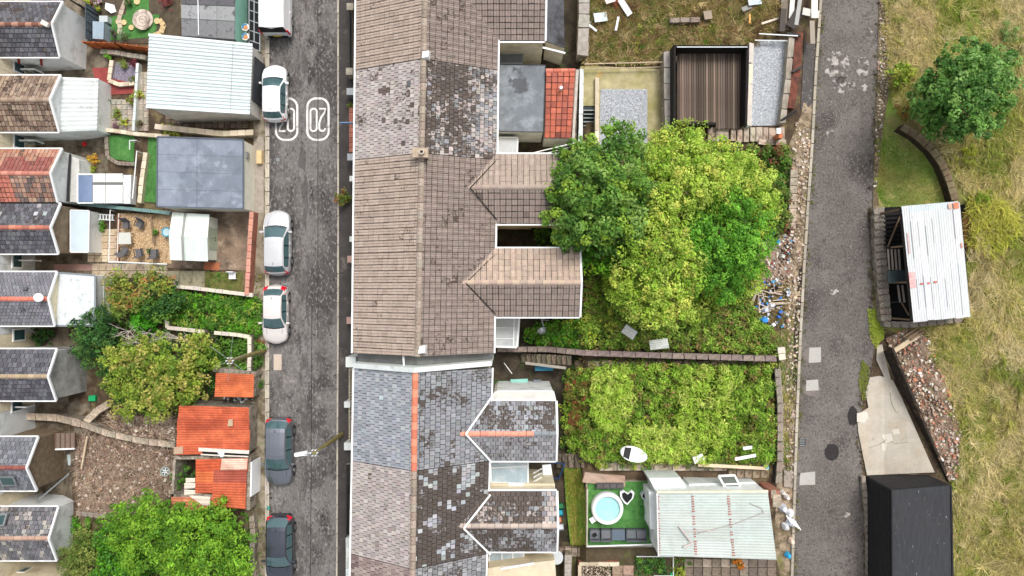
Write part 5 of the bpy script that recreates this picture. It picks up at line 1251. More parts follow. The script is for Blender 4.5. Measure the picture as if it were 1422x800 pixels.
for k in range(7): bar(t, 'rung', at(131 + k * 4.2, 297.5, -2.7), at(131 + k * 4.2, 305, -2.7), .09, .05, pvcm)
table_('garden_table', 'square pale grey table beside the gravel garden edging', 'table', [(165, 323), (181, 323), (182, 339), (164, 339)], -2.3, .7, c(196, 198, 190), tarpm)
GREYF = mat('grey_textilene', c(104, 102, 104), var=.1)
def gchair(px, py, rot, label, col=None):
    z = zg(px, py) + .06; p = at(px, py, z); t = thing('garden_chair', label, 'chair', (0, 0, 0), 'chairs set out in the gravel garden')
    mb = MB(); mb.box((0, 0, .42), (.52, .5, .04)); mb.build('seat', GREYF, t)
    mb = MB(); mb.box((0, .32, .72), (.52, .04, .6), tilt=Matrix.Rotation(-.35, 3, 'X')); mb.build('backrest', GREYF, t)
    for sx in (-.25, .25):
        mb = MB(); mb.box((sx, 0, .62), (.05, .5, .03)); mb.build('armrest', darkmetal, t)
        for sy in (-.22, .22): mb = MB(); mb.tube((sx, sy, 0), (sx, sy, .6), .015, n=5); mb.build('leg', darkmetal, t)
    t.location = p; t.rotation_euler = (0, 0, rot)
for a in ((180, 313, 0, 'grey garden chair directly above the square pale table'), (199, 312, -.4, 'grey garden chair at the top centre of the gravel, turned slightly'), (178, 349, 2.6, 'grey garden chair directly below the square pale table'), (198, 351, 3.3, 'grey garden chair with white edge at the bottom centre of the gravel'), (219, 352, 3.14, 'grey garden chair nearest the corrugated shed')): gchair(*a)
setp(simple('timber_sleeper', 'dark timber post lying across the gravel garden', 'sleeper', lambda mb: mb.hexa([at(x, y, -1.35) for x, y in ((208, 298), (210, 298), (215, 338), (212, 338))][::-1], [at(x, y, -1.2) for x, y in ((208, 298), (210, 298), (215, 338), (212, 338))][::-1]), timberm))
pot_plant(217, 323, .25, 'small green pot beside the dark sleeper', G_MID); pot_plant(209, 350, .22, 'dark green pot between the two lower chairs', G_DK); pot_plant(131, 346, .16, 'tiny plant growing between the slabs', G_MID); pot_plant(143, 313, .4, 'green weeds below the white ladder', G_BRT)
t = thing('paddling_pool', 'small round blue rimmed table half under the corrugated shed', 'table', g(229, 322)); p = at(230, 322, -.6); mb = MB(); mb.ring((p.x, p.y), .33, .26, -.75, -.68, 18); mb.build('rim', mat('cyan', c(60, 160, 190), var=.05), t); mb = MB(); mb.tube((p.x, p.y, -.74), (p.x, p.y, -.72), .26, n=18); mb.build('top', mat('pale_cyan', c(190, 214, 216), var=.05), t); mb = MB(); mb.tube((p.x, p.y, -1.3), (p.x, p.y, -.74), .04); mb.build('leg', darkmetal, t); t.name = 'round_table'
# long green plastic edging between gardens
wall('garden_fence_wall', 'dark boundary wall with pale turquoise strips above the gravel garden', 'wall', [(108, 283), (160, 288), (237, 296)], .8, 3.5, mat('dark_wall', c(60, 58, 56), var=.3), cap=mat('turq_strip', c(120, 150, 146), var=.35, vs=3), seg=16)
# corrugated shed with gable door
t = thing('garden_shed', 'white corrugated metal shed with ridge roof and green doors', 'shed', g(268, 329)); zl, zh = 1.1, 1.5; zc = -1.0
NW, NE, SE, SW, RW, RE = at(239, 295, zl), at(291, 298, zl), at(289, 363, zl), at(236, 361, zl), at(234.5, 328, zh), at(288, 331, zh)
shm = mat('shed_steel', c(222, 232, 224), rough=.45, var=.08, vs=1)
corr(t, NW, RW, RE, NE, 3, 5, .03, shm, [W1]); corr(t, RW, SW, SE, RE, 3, 5, .03, shm, [W1, (.96, .97, .96)])
mb = MB(); i = .92; cc = (NW + SE) / 2; q = [cc + (p - cc) * i for p in (NW, SW, SE, NE)]
mb.hexa([Vector((p.x, p.y, zc)) for p in q], [Vector((p.x, p.y, zl - .05)) for p in q]); mb.build('wall', mat('shed_cream', c(214, 220, 206), var=.06), t)
mb = MB(); e0, e1, e2 = q[3], q[2], Vector(((q[2].x + q[3].x) / 2, (q[2].y + q[3].y) / 2, zh - .06)); e0.z = e1.z = zl - .06; mb.poly([e1, e0, e2]); mb.build('gable', mat('shed_cream', c(214, 220, 206)), t)
for k in (-1, 1):
    mb = MB(); mb.box((q[2].x + .04, (q[2].y + q[3].y) / 2 + k * .36, zc + .95), (.05, .7, 1.85)); dr = mb.build('door', mat('sage_green', c(170, 182, 160), var=.05), t)
    mb = MB(); mb.box((q[2].x + .08, (q[2].y + q[3].y) / 2 + k * .08, zc + 1.0), (.04, .04, .12)); mb.build('handle', blackm, dr)
a, b = NW.lerp(NE, .36), RW.lerp(RE, .36); cc2 = SW.lerp(SE, .36); bar(t, 'roof_strip', a + Vector((0, 0, .05)), b + Vector((0, 0, .05)), .16, .03, mat('strip_grey', c(150, 152, 148), var=.1)); bar(t, 'roof_strip', b + Vector((0, 0, .05)), cc2 + Vector((0, 0, .05)), .16, .03, mat('strip_grey', c(150, 152, 148)))
patch('concrete_yard', [(236, 292), (350, 292), (349, 376), (232, 372)], mat('stained_concrete', c(140, 120, 102), var=.2, vs=1, layers=[(c(98, 84, 72), .7, .52, .1, 9), (c(176, 156, 136), .9, .62, .08, 8)], bump=.2), .05)
wall('brick_wall', 'pink brick wall between the concrete yard and the pavement', 'wall', [(350, 294), (347, 340), (345, 378), (343, 410)], 1.0, 4.5, brickm, cap=mat('pink_coping', c(196, 138, 122), var=.25, vs=5), seg=10)
setp(patch('rusty_mesh', [(285, 364), (306, 365), (304, 376), (282, 374)], mat('rust_mesh', c(170, 104, 72), var=.3, vs=8), .10, None), 'rusty mesh panel lying below the corrugated shed', 'mesh panel')
slabs('slab_path', None, (232, 376, 285, 400), 3, 1, slabm, cols=(c(150, 140, 118), c(128, 116, 96)))
patch('weedy_ground', [(285, 378), (336, 378), (335, 404), (284, 402)], mat('weedy_soil', c(104, 104, 56), var=.3, vs=3, bump=.6), .06)
cover('weeds', 'low weeds between the slab path and the brick wall', [(286, 380), (334, 380), (333, 403), (286, 401)], .15, G_MID + [c(130, 130, 70)], .05, 14, 16, .18)
wall('garden_wall', 'pale coped wall above the ivy filled plot', 'wall', [(245, 398), (270, 400), (310, 405), (352, 410)], .9, 4, stonem, cap=mat('pale_coping', c(206, 198, 184), var=.15, vs=4), seg=12)
t = thing('plastic_chair', 'white plastic chair standing on the weedy patch', 'chair', g(326, 383)); z = zg(326, 383) + .05; p = at(326, 383, z)
mb = MB(); mb.box(p + Vector((0, 0, .42)), (.45, .45, .04)); mb.build('seat', pvcm, t); mb = MB(); mb.box(p + Vector((0, .24, .65)), (.45, .05, .45)); mb.build('backrest', pvcm, t)
for sx in (-.2, .2):
    for sy in (-.2, .2): mb = MB(); mb.tube(p + Vector((sx, sy, 0)), p + Vector((sx, sy, .42)), .025, n=5); mb.build('leg', pvcm, t)
# ivy plot
IVY = [(240, 404), (350, 412), (365, 424), (362, 468), (345, 462), (290, 458), (232, 454), (225, 425)]
patch('plot_soil', [(95, 380), (366, 400), (366, 580), (95, 590)], earthm, .03, nz=.05)
cover('ivy_bed', 'dense glossy green ivy and brambles filling the walled plot', IVY, 1.0, G_MID + G_BRT + [c(150, 168, 70)], .085, 22, 26, .3)
wall('garden_wall', 'pale coped wall below the ivy filled plot', 'wall', [(232, 441), (233, 455), (262, 458), (284, 461)], .9, 4, stonem, cap=mat('pale_coping', c(206, 198, 184)), seg=12)
wall('garden_wall', 'pale coped wall stub between the ivy plot and the pole', 'wall', [(298, 462), (330, 465), (347, 468), (347, 500), (346, 520)], .9, 4, stonem, cap=mat('pale_coping', c(206, 198, 184)), seg=12)
cover('brambles', 'dark tangled brambles around the pole below the ivy plot', [(262, 464), (344, 470), (364, 480), (362, 540), (352, 548), (300, 512), (262, 500)], .9, G_MID + [c(60, 90, 40)], .09, 14, 24, .32)
cover('red_brambles', 'patch of reddish leaves at the foot of the leaning pole', [(355, 470), (368, 470), (368, 484), (356, 484)], .5, G_RED, .07, 16, 20, .25)
# ------------------------------------------------------------------ left: trees, orange sheds, rubble plot
orangem = mat('rusty_corrugated', W1, rough=.7, var=.12, vs=1.5, layers=[(c(180, 74, 44), .9, .56, .12, 9), (c(222, 128, 88), 2.2, .66, .05, 8)], bump=.3)
OR1 = (c(196, 98, 66), c(188, 92, 62), c(200, 104, 70))
mat('rusty_corrugated', W1)
orangem = mat('rusty_paint', W1, rough=.7, var=.14, vs=1.5, layers=[((.70, .62, .6), .8, .52, .1, 11), ((1.2, 1.25, 1.25), 2.2, .62, .06, 10), ((.5, .45, .45), 3.5, .66, .04, 9)], bump=.3)
t, P = garage('small shed with orange corrugated roof beside the leaning pole', [(300, 518), (353, 520), (352, 552), (298, 551)], (1.6, 1.5, 1.5, 1.6), -.8, stonem, name='shed')
corr(t, P[0], P[1], P[2], P[3], 2, 6, .03, orangem, (c(206, 110, 70), c(210, 116, 72)))
wall('garden_wall', 'rough stone wall above the small orange shed', 'wall', [(296, 513), (334, 517), (356, 520)], 1.3, 5, stonem, cap=stonem, seg=9)
rubble('litter', 'white litter on the ground below the small orange shed', [(300, 552), (354, 552), (354, 560), (300, 558)], 45, .12, .35, [c(220, 226, 232), c(190, 196, 200), c(60, 60, 62)], m=tarpm)
# big orange garage
t, P = garage('derelict garage with orange corrugated roof, its lower half half fallen in', [(248, 563), (347, 566), (346, 629), (243, 632)], (1.7, 1.6, 1.6, 1.7), -1.0, stonem)
zq = 1.6
corr(t, P[0], P[1], P[2], P[3], 4, 5, .035, orangem, OR1, jitter=.05)
def sheetpx(pts, z0, z1, col, sheets=1, waves=5, nm='roof_sheet', m=None):
    Q = [at(pts[0][0], pts[0][1], z0), at(pts[1][0], pts[1][1], z0), at(pts[2][0], pts[2][1], z1), at(pts[3][0], pts[3][1], z1)]
    corr(t, *Q, sheets, waves, .03, m or orangem, col, name=nm)
sheetpx([(272, 638), (345, 636), (344, 655), (272, 660)], 1.55, 1.5, (c(196, 90, 56),), 1, 5)
sheetpx([(272, 655), (298, 655), (297, 685), (271, 685)], 1.53, 1.48, (c(208, 112, 66), c(188, 92, 62)), 2, 4)
sheetpx([(297, 653), (343, 652), (341, 707), (294, 703)], 1.6, 1.5, (c(168, 86, 68), c(196, 98, 66), c(202, 104, 68)), 3, 5)
sheetpx([(308, 637), (344, 637), (343, 652), (306, 653)], 1.64, 1.63, (c(226, 190, 172),), 1, 5)
sheetpx([(238, 689), (296, 690), (286, 710), (238, 706)], 1.3, 1.25, (c(206, 130, 100),), 1, 4)
for q in ([(258, 664), (271, 664), (271, 670), (258, 671)], [(256, 671), (272, 671), (271, 678), (256, 679)], [(256, 680), (276, 681), (294, 684), (256, 688)], [(262, 688), (292, 690), (292, 702), (282, 702)]):
    sheetpx(q, 1.45, 1.42, (c(222, 204, 190),), 1, 2, 'broken_sheet', tarpm)
for a, b, w_ in (((276, 624), (346, 628), .22), ((279, 631), (345, 634), .08)): bar(t, 'roof_beam', at(*a, 1.72), at(*b, 1.72), w_, .1, mat('weathered_white', c(214, 206, 194), var=.15, vs=4))
mb = MB(); mb.prism([(281, 626), (345, 629), (345, 634), (281, 632)], 1.735, 1.70, c(26, 24, 22)); mb.build('opening_shade', deckm, t)  # black plate painted as the shade of the hole in the roof
mb = MB(c(200, 210, 214)); mb.hexa([at(x, y, 1.74) for x, y in ((301, 627), (312, 628), (310, 635), (306, 635))][::-1], [at(x, y, 1.80) for x, y in ((301, 627), (312, 628), (310, 635), (306, 635))][::-1]); mb.build('torn_sheet', tarpm, t)
mb = MB(c(180, 158, 130)); mb.prism([(317, 583), (323, 582), (323, 592), (316, 592)], 1.78, 1.72); mb.build('roof_patch', tarpm, t)
mb = MB(c(176, 150, 126)); mb.prism([(241, 621), (254, 620), (254, 630), (241, 631)], 1.76, 1.72); mb.build('roof_patch', tarpm, t)
for poly in ([(242, 633), (346, 633), (346, 638), (242, 638)], [(343, 638), (348, 638), (347, 708), (342, 708)], [(240, 638), (244, 638), (241, 690), (238, 690)], [(238, 686), (296, 687), (296, 690), (238, 690)]):
    mb = MB(); mb.prism(poly, 1.35, -1.2); mb.build('lower_wall', stonem, t)
mb = MB(); a, b = at(347, 642, 1.5), at(346, 690, 1.5); mb.hexa([Vector((a.x + .12, a.y, .15)), Vector((b.x + .12, b.y, .15)), Vector((b.x + .22, b.y, .15)), Vector((a.x + .22, a.y, .15))], [Vector((a.x + .03, a.y, 1.45)), Vector((b.x + .03, b.y, 1.45)), Vector((b.x + .12, b.y, 1.45)), Vector((a.x + .12, a.y, 1.45))]); mb.build('garage_door', pvcm, t)
bush('wild_bush', 'leafy bush growing up inside the fallen-in part of the orange garage', 'bush', 256, 662, .85, 2.3, G_MID + G_DK, .09, dens=50)
# pavement side clutter left
patch('verge_soil', [(340, 380), (366, 380), (366, 860), (340, 860)], mat('verge_soil', c(120, 106, 86), var=.3, vs=3, layers=[(c(90, 100, 50), 1.4, .58, .06, 8)], bump=.6), .06)
wall('garden_wall', 'broken stone wall beside the pavement below the orange garage', 'wall', [(350, 716), (352, 742), (350, 770), (353, 800)], .7, 6, stonem, cap=stonem, seg=9)
cover('verge_weeds', 'weeds along the left pavement edge', [(352, 380), (366, 380), (367, 470), (358, 470)], .15, G_BRM, .05, 10, 14, .2)
cover('verge_weeds', 'weeds along the lower left pavement edge', [(352, 700), (366, 700), (366, 800), (356, 800)], .2, G_BRM + G_BRT, .05, 8, 14, .2)
for y in (596, 640): cover('verge_weeds', 'weeds at the foot of the orange garage', [(358, y - 30), (366, y - 30), (366, y + 20), (360, y + 20)], .1, G_MID, .05, 9, 12, .15)
# rubble plot
RP = [(104, 604), (150, 606), (240, 622), (240, 694), (190, 712), (108, 716)]
RP2 = [(150, 576), (240, 580), (246, 618), (160, 604)]
rubm = mat('rubble_ground', c(162, 144, 128), var=.3, vs=2, layers=[(c(96, 78, 66), 1.2, .5, .1, 9), (c(176, 162, 148), 5, .62, .05, 5)], bump=.9, bs=25)
patch('rubble_plot', RP, rubm, .08, nz=.12); patch('rubble_plot', RP2, rubm, .08, nz=.12)
RC = [c(186, 172, 156), c(150, 134, 118), c(120, 102, 88), c(206, 196, 184), c(168, 140, 118)]
for q, n in ((RP, 700), (RP2, 300)):
    rubble('rubble_stones', 'broken stones and brick strewn over the cleared plot', q, n, .06, .26, RC + [c(96, 80, 70)], zoff=.26)
    blades('dead_stems', 'dead brown stems lying over the cleared plot', q, 85, .8, .018, [c(176, 154, 134), c(140, 116, 100), c(200, 180, 160)], lift=.22, swirl=.05, spread=1.4, zoff=.24)
wall('garden_wall', 'long crumbling pale stone wall across the rubble plot', 'wall', [(112, 588), (150, 602), (196, 612), (243, 618)], .6, 7, stonem, cap=mat('rough_stone', c(176, 162, 142), var=.3, vs=3, bump=.6), seg=12)
wall('garden_wall', 'broken concrete wall from the lower houses to the rubble plot', 'wall', [(36, 578), (80, 580), (112, 588)], .8, 9, stonem, cap=mat('rough_stone', c(176, 162, 142)), seg=15)
wall('garden_wall', 'short stone wall climbing beside the big yellow green tree', 'wall', [(120, 586), (136, 570), (150, 562)], .7, 9, stonem, cap=mat('rough_stone', c(176, 162, 142)), seg=11)
wall('garden_wall', 'low broken wall at the foot of the rubble plot', 'wall', [(106, 712), (140, 716), (160, 716)], .4, 5, stonem, cap=stonem, seg=11)
cover('plot_weeds', 'low dead and green weeds scattered over the cleared plot', RP, .25, [c(120, 92, 76), c(150, 120, 100), c(96, 100, 60)], .05, 3, 12, .2, zoff=.15)
setp(simple('timber_post', 'long timber lying on the left side of the rubble plot', 'timber', lambda mb: mb.tube(at(121, 606, -1.4), at(113, 651, -1.4), .07), paletimber))
setp(simple('concrete_slab', 'pale fallen slab on the left of the rubble plot', 'slab', lambda mb: mb.hexa([at(x, y, -1.95) for x, y in ((118, 652), (128, 654), (126, 684), (116, 680))][::-1], [at(x, y, -1.8) for x, y in ((118, 652), (128, 654), (126, 684), (116, 680))][::-1]), paletimber))
t = thing('wheel', 'old wheel with pale spokes dumped on the rubble plot', 'wheel', g(229, 655, .1)); p = g(229, 655, .45)
mb = MB(); mb.ring((p.x, p.y), .34, .24, p.z - .1, p.z, 24); mb.build('tyre', mat('pale_tyre', c(150, 156, 150), var=.1), t)
mb = MB(); mb.tube(p - Vector((0, 0, .09)), p - Vector((0, 0, .03)), .22, n=18); mb.build('rim', mat('teal_dark', c(50, 74, 74), var=.1), t)
mb = MB()
for k in range(3): mb.box(p - Vector((0, 0, .02)), (.44, .06, .03), rot=k * math.pi / 3 + .4)
mb.build('spokes', pvcm, t)
setp(simple('blue_tub', 'blue tub in the yard behind the pebbledash gable', 'tub', lambda mb: mb.tube(at(104, 651, -3.3), at(104, 651, -3.0), .22, .26, 12), mat('blue_plastic', c(40, 70, 180), var=.05)))
boxthing('wheelie_bin', 'grey green bin next to the blue tub', 'bin', [(93, 632), (102, 631), (103, 645), (95, 646)], -3.4, -2.5, mat('bin_green', c(70, 100, 96), var=.1), lid=mat('bin_lid', c(170, 184, 184), var=.1))
boxthing('recycling_box', 'bright green box beside the weathered white gable', 'box', [(123, 550), (132, 549), (132, 557), (123, 557)], -3.3, -3.0, mat('green_plastic', c(30, 160, 100), var=.05))
# trees on the left
OG = [c(150, 150, 70), c(120, 140, 60), c(186, 120, 70), c(110, 130, 60), c(164, 150, 84)]
tree('garden_tree', 'loose tree with orange tinged leaves below the slab gardens', 'tree', [(165, 398, 2.0, 1.1), (190, 412, 2.3, 1.2), (218, 398, 2.0, 1.1), (170, 424, 2.2, 1.0), (205, 388, 1.7, .8)], (188, 408), OG[:2] + [OG[3], OG[4], c(130, 150, 60), c(110, 136, 52), c(150, 166, 70), c(176, 124, 72)], size=.085, dens=15, nl=30, rc=.36)
tree('garden_tree', 'dark green tree beside the loose orange tinged one', 'tree', [(226, 412, 1.8, 1.2), (222, 430, 1.4, .9), (240, 424, 1.4, .9)], (230, 425), G_MID + G_DK, size=.09, dens=15, nl=30)
tree('garden_tree', 'dark feathery tree touching the weathered white gable', 'tree', [(128, 460, 2.6, 1.3), (140, 490, 2.8, 1.3), (118, 480, 2.2, 1.0), (148, 445, 2.4, 1.0), (158, 510, 2.2, 1.0)], (138, 478), G_DK + [c(86, 120, 50)], size=.075, dens=18, nl=40, rc=.34)
bush('conical_shrub', 'bright green pointed shrub between the trees on the left', 'shrub', 202, 445, 1.0, 2.4, [c(78, 156, 34), c(92, 172, 40)], .06, dens=90, rc=.18, nl=26)
YG_ = [c(150, 172, 64), c(130, 156, 56), c(170, 178, 80), c(112, 142, 50), c(184, 176, 96)]
tree('garden_tree', 'large yellow green tree overhanging the cleared plot', 'tree', [(180, 500, 2.8, 1.5), (215, 490, 3.2, 1.5), (250, 500, 3.0, 1.4), (280, 488, 2.2, 1.2), (200, 535, 3.0, 1.6), (240, 530, 3.2, 1.5), (180, 560, 2.2, 1.2), (222, 560, 2.6, 1.1), (262, 535, 2.2, 1.2), (165, 530, 2.2, 1.1)], (215, 525), YG_, size=.09, dens=16, nl=32, rc=.38)
t = thing('bare_branches', 'tangle of pale dead branches between the trees on the left', 'branches', g(215, 455))
for (x, y) in ((180, 460), (205, 462), (228, 468), (190, 475), (182, 508), (250, 470)):
    mb = MB(c(200, 190, 180)); a = g(x, y, 2.6)
    for _ in range(9):
        e = a + Vector((random.uniform(-.9, .9), random.uniform(-.5, .5), random.uniform(0, .9))); mb.tube(a, e, .022, .006, 4)
        for _ in range(3): mb.tube(a.lerp(e, random.uniform(.4, .9)), e + Vector((random.uniform(-.4, .4), random.uniform(-.4, .4), .2)), .012, .004, 4)
    mb.build('branch', tarpm, t)
BT = [c(124, 170, 48), c(140, 186, 58), c(104, 150, 42), c(90, 136, 40)]
tree('garden_tree', 'billowing bright green tree at the bottom below the orange garage', 'tree', [(180, 720, 3.0, 1.4), (212, 708, 3.0, 1.2), (222, 740, 3.4, 1.5), (260, 725, 3.2, 1.5), (300, 728, 3.0, 1.4), (325, 745, 2.4, 1.2), (250, 765, 3.4, 1.6), (300, 770, 3.0, 1.5), (205, 770, 3.0, 1.4), (330, 785, 2.4, 1.2), (270, 800, 3.0, 1.5), (176, 745, 2.6, 1.2)], (255, 755), BT, size=.085, dens=18, nl=34, rc=.36)
tree('garden_tree', 'lower fresh green shrubby tree at the left of the billowing one', 'tree', [(165, 775, 1.8, 1.2), (150, 800, 1.8, 1.2), (190, 800, 2.0, 1.3), (150, 750, 1.4, .9)], (165, 785), G_BRT + [c(90, 150, 60)], size=.10, dens=13, nl=28)
tree('garden_tree', 'soft olive green tree beside the bottom left white gable', 'tree', [(112, 755, 1.8, 1.0), (100, 775, 1.6, .9), (122, 780, 1.8, 1.0), (105, 795, 1.6, .9)], (112, 775), [c(120, 138, 62), c(100, 124, 52), c(140, 150, 76)], size=.07, dens=20, nl=36)
cover('undergrowth', 'green undergrowth below the trees at the bottom left', [(96, 716), (160, 720), (352, 715), (352, 860), (90, 860)], .6, G_MID + G_BRT, .09, 8, 20, .3)
cover('undergrowth', 'green undergrowth around the trees in the middle left', [(108, 440), (150, 385), (232, 388), (232, 455), (300, 465), (298, 545), (240, 575), (160, 572), (150, 520)], .6, G_MID + G_DK, .09, 8, 20, .3)
bush('climbing_shrub', 'green and reddish shrub against the white front of the terrace', 'shrub', 478, 275, .75, 1.4, [c(110, 128, 50), c(134, 140, 60), c(150, 110, 66), c(90, 110, 44)], .06, dens=70)
bush('climbing_shrub', 'small mossy plant on the forecourt wall by the road', 'shrub', 488, 148, .3, .6, [c(120, 130, 60)], .05)
# ivy in dark gap between wings and in yard
bush('yard_bush', 'dark ferny bush in the yard between the white flat roof and the weathered gable', 'bush', 60, 466, .9, 1.0, G_DK, .07)
# ------------------------------------------------------------------ street furniture
poleM = mat('old_pole', c(126, 116, 72), var=.3, vs=2, bump=.5)
def pole(label, base, top, zt, arm=None, armlab=None):
    b = g(*base, .1); tp = at(*top, zt); t = thing('utility_pole', label, 'pole', b)
    mb = MB(); mb.tube(b, tp, .15, .10, 12); mb.build('post', poleM, t)
    for k, a in enumerate(np.linspace(0, 2 * math.pi, 7)[:-1]):
        e = tp + Vector((math.cos(a + .4), math.sin(a + .4), 0)) * random.uniform(.7, 1.5) + Vector((0, 0, random.uniform(-.3, .1)))
        mb = MB(); mb.tube(tp - Vector((0, 0, .1)), e, .012, .012, 4); mb.build('wire', metalg, t)
        mb = MB(); mb.tube(tp + Vector((math.cos(a) * .18, math.sin(a) * .18, -.15)), tp + Vector((math.cos(a) * .18, math.sin(a) * .18, .08)), .035, n=6); mb.build('insulator', pvcm, t)
    if arm:
        e = at(*arm, zt - .3); mb = MB(); mb.tube(tp - Vector((0, 0, .3)), e + (tp - e) * .5, .04); mb.build('lamp_arm', metalg, t)
        mb = MB(); d_ = (tp - e); d_.z = 0; n = Vector((-d_.y, d_.x, 0)).normalized() * .12; q = [e + n * .8, e - n * .8, e + d_ * .6 - n, e + d_ * .6 + n]
        mb.hexa([p - Vector((0, 0, .2)) for p in q], [p + Vector((0, 0, .05)) for p in q]); lh = mb.build('lamp_head', pvcm, t)
    return t
pole('wooden pole with white street lamp arm reaching over the road', (475, 603), (436, 629), 6.6, arm=(409, 632))
pole('grey green pole leaning over the brambles on the left of the street', (368, 487), (319, 501), 6.0)
# forecourt walls, railings and pillars in front of the east terrace
grp = 'gate pillars in front of the terrace'
for i, (x, y, w_, m_, lb) in enumerate(((486, 9, 9, concm, 'square grey gate pillar highest up the street'), (485, 99, 9, concm, 'grey gate pillar at the lower end of the dark railing'), (486, 127, 9, metalg, 'bluish pillar cap beside the mossy forecourt'), (487, 218, 9, metalg, 'blue grey pillar cap above the climbing shrub'),
        (487, 360, 9, mat('pink_pillar', c(170, 140, 130), var=.15), 'pinkish pillar beside the brown tiled roof'), (486, 445, 9, mat('pink_pillar', c(170, 140, 130)), 'lower pinkish pillar beside the brown tiled roof'), (489, 248, 7, whitem, 'white pillar top above the climbing shrub'), (489, 332, 7, whitem, 'white pillar top below the climbing shrub'),
        (482, 562, 8, whitem, 'white pillar beside the buff railing'), (483, 620, 10, whitem, 'large white pillar at the end of the buff railing'))):
    boxthing('gate_pillar', lb, 'pillar', [(x - w_ / 2, y - w_ / 2), (x + w_ / 2, y - w_ / 2), (x + w_ / 2, y + w_ / 2), (x - w_ / 2, y + w_ / 2)], .1, 1.2, m_, group=grp)
def railing(label, x, y0, y1, m, n=20):
    t = thing('front_railing', label, 'railing', g(x, y0, .1), 'front railings of the terrace')
    for dx in (-2, 2): bar(t, 'rail', at(x + dx, y0, 1.0), at(x + dx, y1, 1.0), .05, .05, m)
    mb = MB(); mb.prism([(x - 2.5, y0), (x + 2.5, y0), (x + 2.5, y1), (x - 2.5, y1)], .5, .1); mb.build('plinth', concm, t)
    for k in range(n): q = at(x, y0 + (y1 - y0) * (k + .5) / n, .75); mb = MB(); mb.box(q, (.16, .02, .5)); mb.build('baluster', m, t)
railing('dark metal railing between the two highest grey pillars', 487, 14, 94, darkmetal, 22)
railing('buff railing in front of the blue grey slated house', 487, 512, 616, mat('buff_metal', c(186, 178, 156), var=.1), 24)
railing('black curly railing in front of the pinkish slated house', 483, 645, 742, darkmetal, 28)
railing('dark railing in front of the lower brown tiled house', 489, 372, 438, darkmetal, 18)
wall('front_wall', 'low brick wall in front of the slated house by the mossy plant', 'wall', [(489, 150), (489, 212)], .6, 6, brickm, cap=brickm, seg=7)
wall('front_wall', 'pale low wall below the black curly railing', 'wall', [(484, 746), (484, 830)], .6, 5, whitem, cap=whitem, seg=14)
setp(simple('street_sign', 'thin blue and white sign projecting from the terrace front', 'sign', lambda mb: mb.box(at(482, 171, 2.6), (.9, .05, .35)), mat('sign_blue', c(120, 150, 190), var=.1)))
setp(simple('litter_bag', 'small turquoise bag dropped at the left kerb', 'bag', lambda mb: mb.hexa([at(x, y, .13) for x, y in ((371, 702), (376, 706), (371, 709))][::-1], [at(x, y, .28) for x, y in ((372, 704), (374.5, 706), (372, 708))][::-1]), mat('turq_plastic', c(60, 170, 150), var=.05)))
# ------------------------------------------------------------------ behind the terrace: upper gardens
BR2 = [c(150, 132, 84), c(172, 154, 104), c(120, 110, 62), c(196, 180, 130), c(140, 120, 84), c(110, 120, 56)]
UG = [(806, -60), (1090, -60), (1090, 30), (1045, 60), (935, 62), (922, 88), (812, 88)]
patch('rough_garden', UG, mat('rough_soil', c(128, 112, 78), var=.3, vs=2, layers=[(c(96, 100, 50), .9, .56, .08, 8)], bump=.7), .05, nz=.2)
blades('rough_grass', 'dry matted grass and weeds over the top garden', UG, 230, .45, .03, BR2, lift=.35, swirl=.05, zoff=.12)
tussocks('rough_tussocks', 'tangled brown weeds and dead stems over the top garden', UG, 12, 20, .45, .02, [c(120, 96, 66), c(176, 150, 110), c(150, 140, 80), c(196, 176, 130), c(104, 110, 54)], zoff=.15, pscale=.08, lift=.9)
cover('rough_weeds', 'green and rusty weeds scattered in the top garden', UG, .35, G_BRM + [c(150, 110, 80), c(130, 90, 66)], .06, 6, 16, .25)
cover('rough_weeds', 'fresh green nettles in the middle of the top garden', [(870, 30), (925, 20), (920, 70), (880, 75)], .4, G_BRT + G_LIME, .06, 6, 16, .22)
cover('rough_weeds', 'bright weeds along the timber deck garden edge', [(935, 40), (1000, 34), (1005, 60), (940, 61)], .3, G_LIME + G_BRT, .06, 8, 16, .22)
wall('garden_wall', 'broad grey wall between the dark yard and the top garden', 'wall', [(812, -40), (811, 20), (809, 78)], .9, 13, stonem, cap=mat('grey_coping', c(160, 154, 144), var=.25, vs=3, bump=.3), seg=16)
wall('garden_wall', 'low buried wall in the top garden', 'wall', [(930, 29), (972, 28)], .4, 5, stonem, cap=stonem, seg=12)
def debris(px, py, l, w_, rot, label, col=c(226, 228, 230), h=.5, nm='scrap_board', tilt=.15):
    p = g(px, py, h); q = Matrix.Rotation(R(rot), 3, 'Z') @ Matrix.Rotation(tilt, 3, 'Y')
    return setp(simple(nm, label, 'debris', lambda mb: mb.box(p, (l / 20.9, w_ / 20.9, .06), tilt=q, col=col), tarpm), group='scrap lying in the gardens')
debris(868, 10, 24, 8, -55, 'long white door like board in the top garden'); debris(857, 33, 20, 3, 78, 'narrow white strip upright below the long white board'); debris(834, 24, 18, 12, 10, 'irregular pale blue white sheet in the top garden', c(206, 220, 222))
debris(812, 31, 18, 2.5, 5, 'thin white strip lying on the broad grey wall'); debris(822, 38, 16, 3, -35, 'slanting white strip beside the broad grey wall'); debris(847, 0, 14, 8, 20, 'white and red scrap at the top edge', c(220, 200, 196)); debris(983, 21, 11, 11, 10, 'grey brown square slab in the top garden', c(150, 134, 116))
debris(1048, 2, 18, 9, 10, 'pale blue tub like sheet at the top edge', c(190, 206, 210)); debris(1037, 11, 14, 6, 25, 'grey scrap below the pale blue sheet', c(140, 140, 134)); debris(1070, 29, 26, 2.5, 20, 'pale thin plank left of the lane', c(206, 196, 180))
debris(1041, 26, 2.5, 12, 0, 'small orange strip in the top garden', c(214, 160, 90))
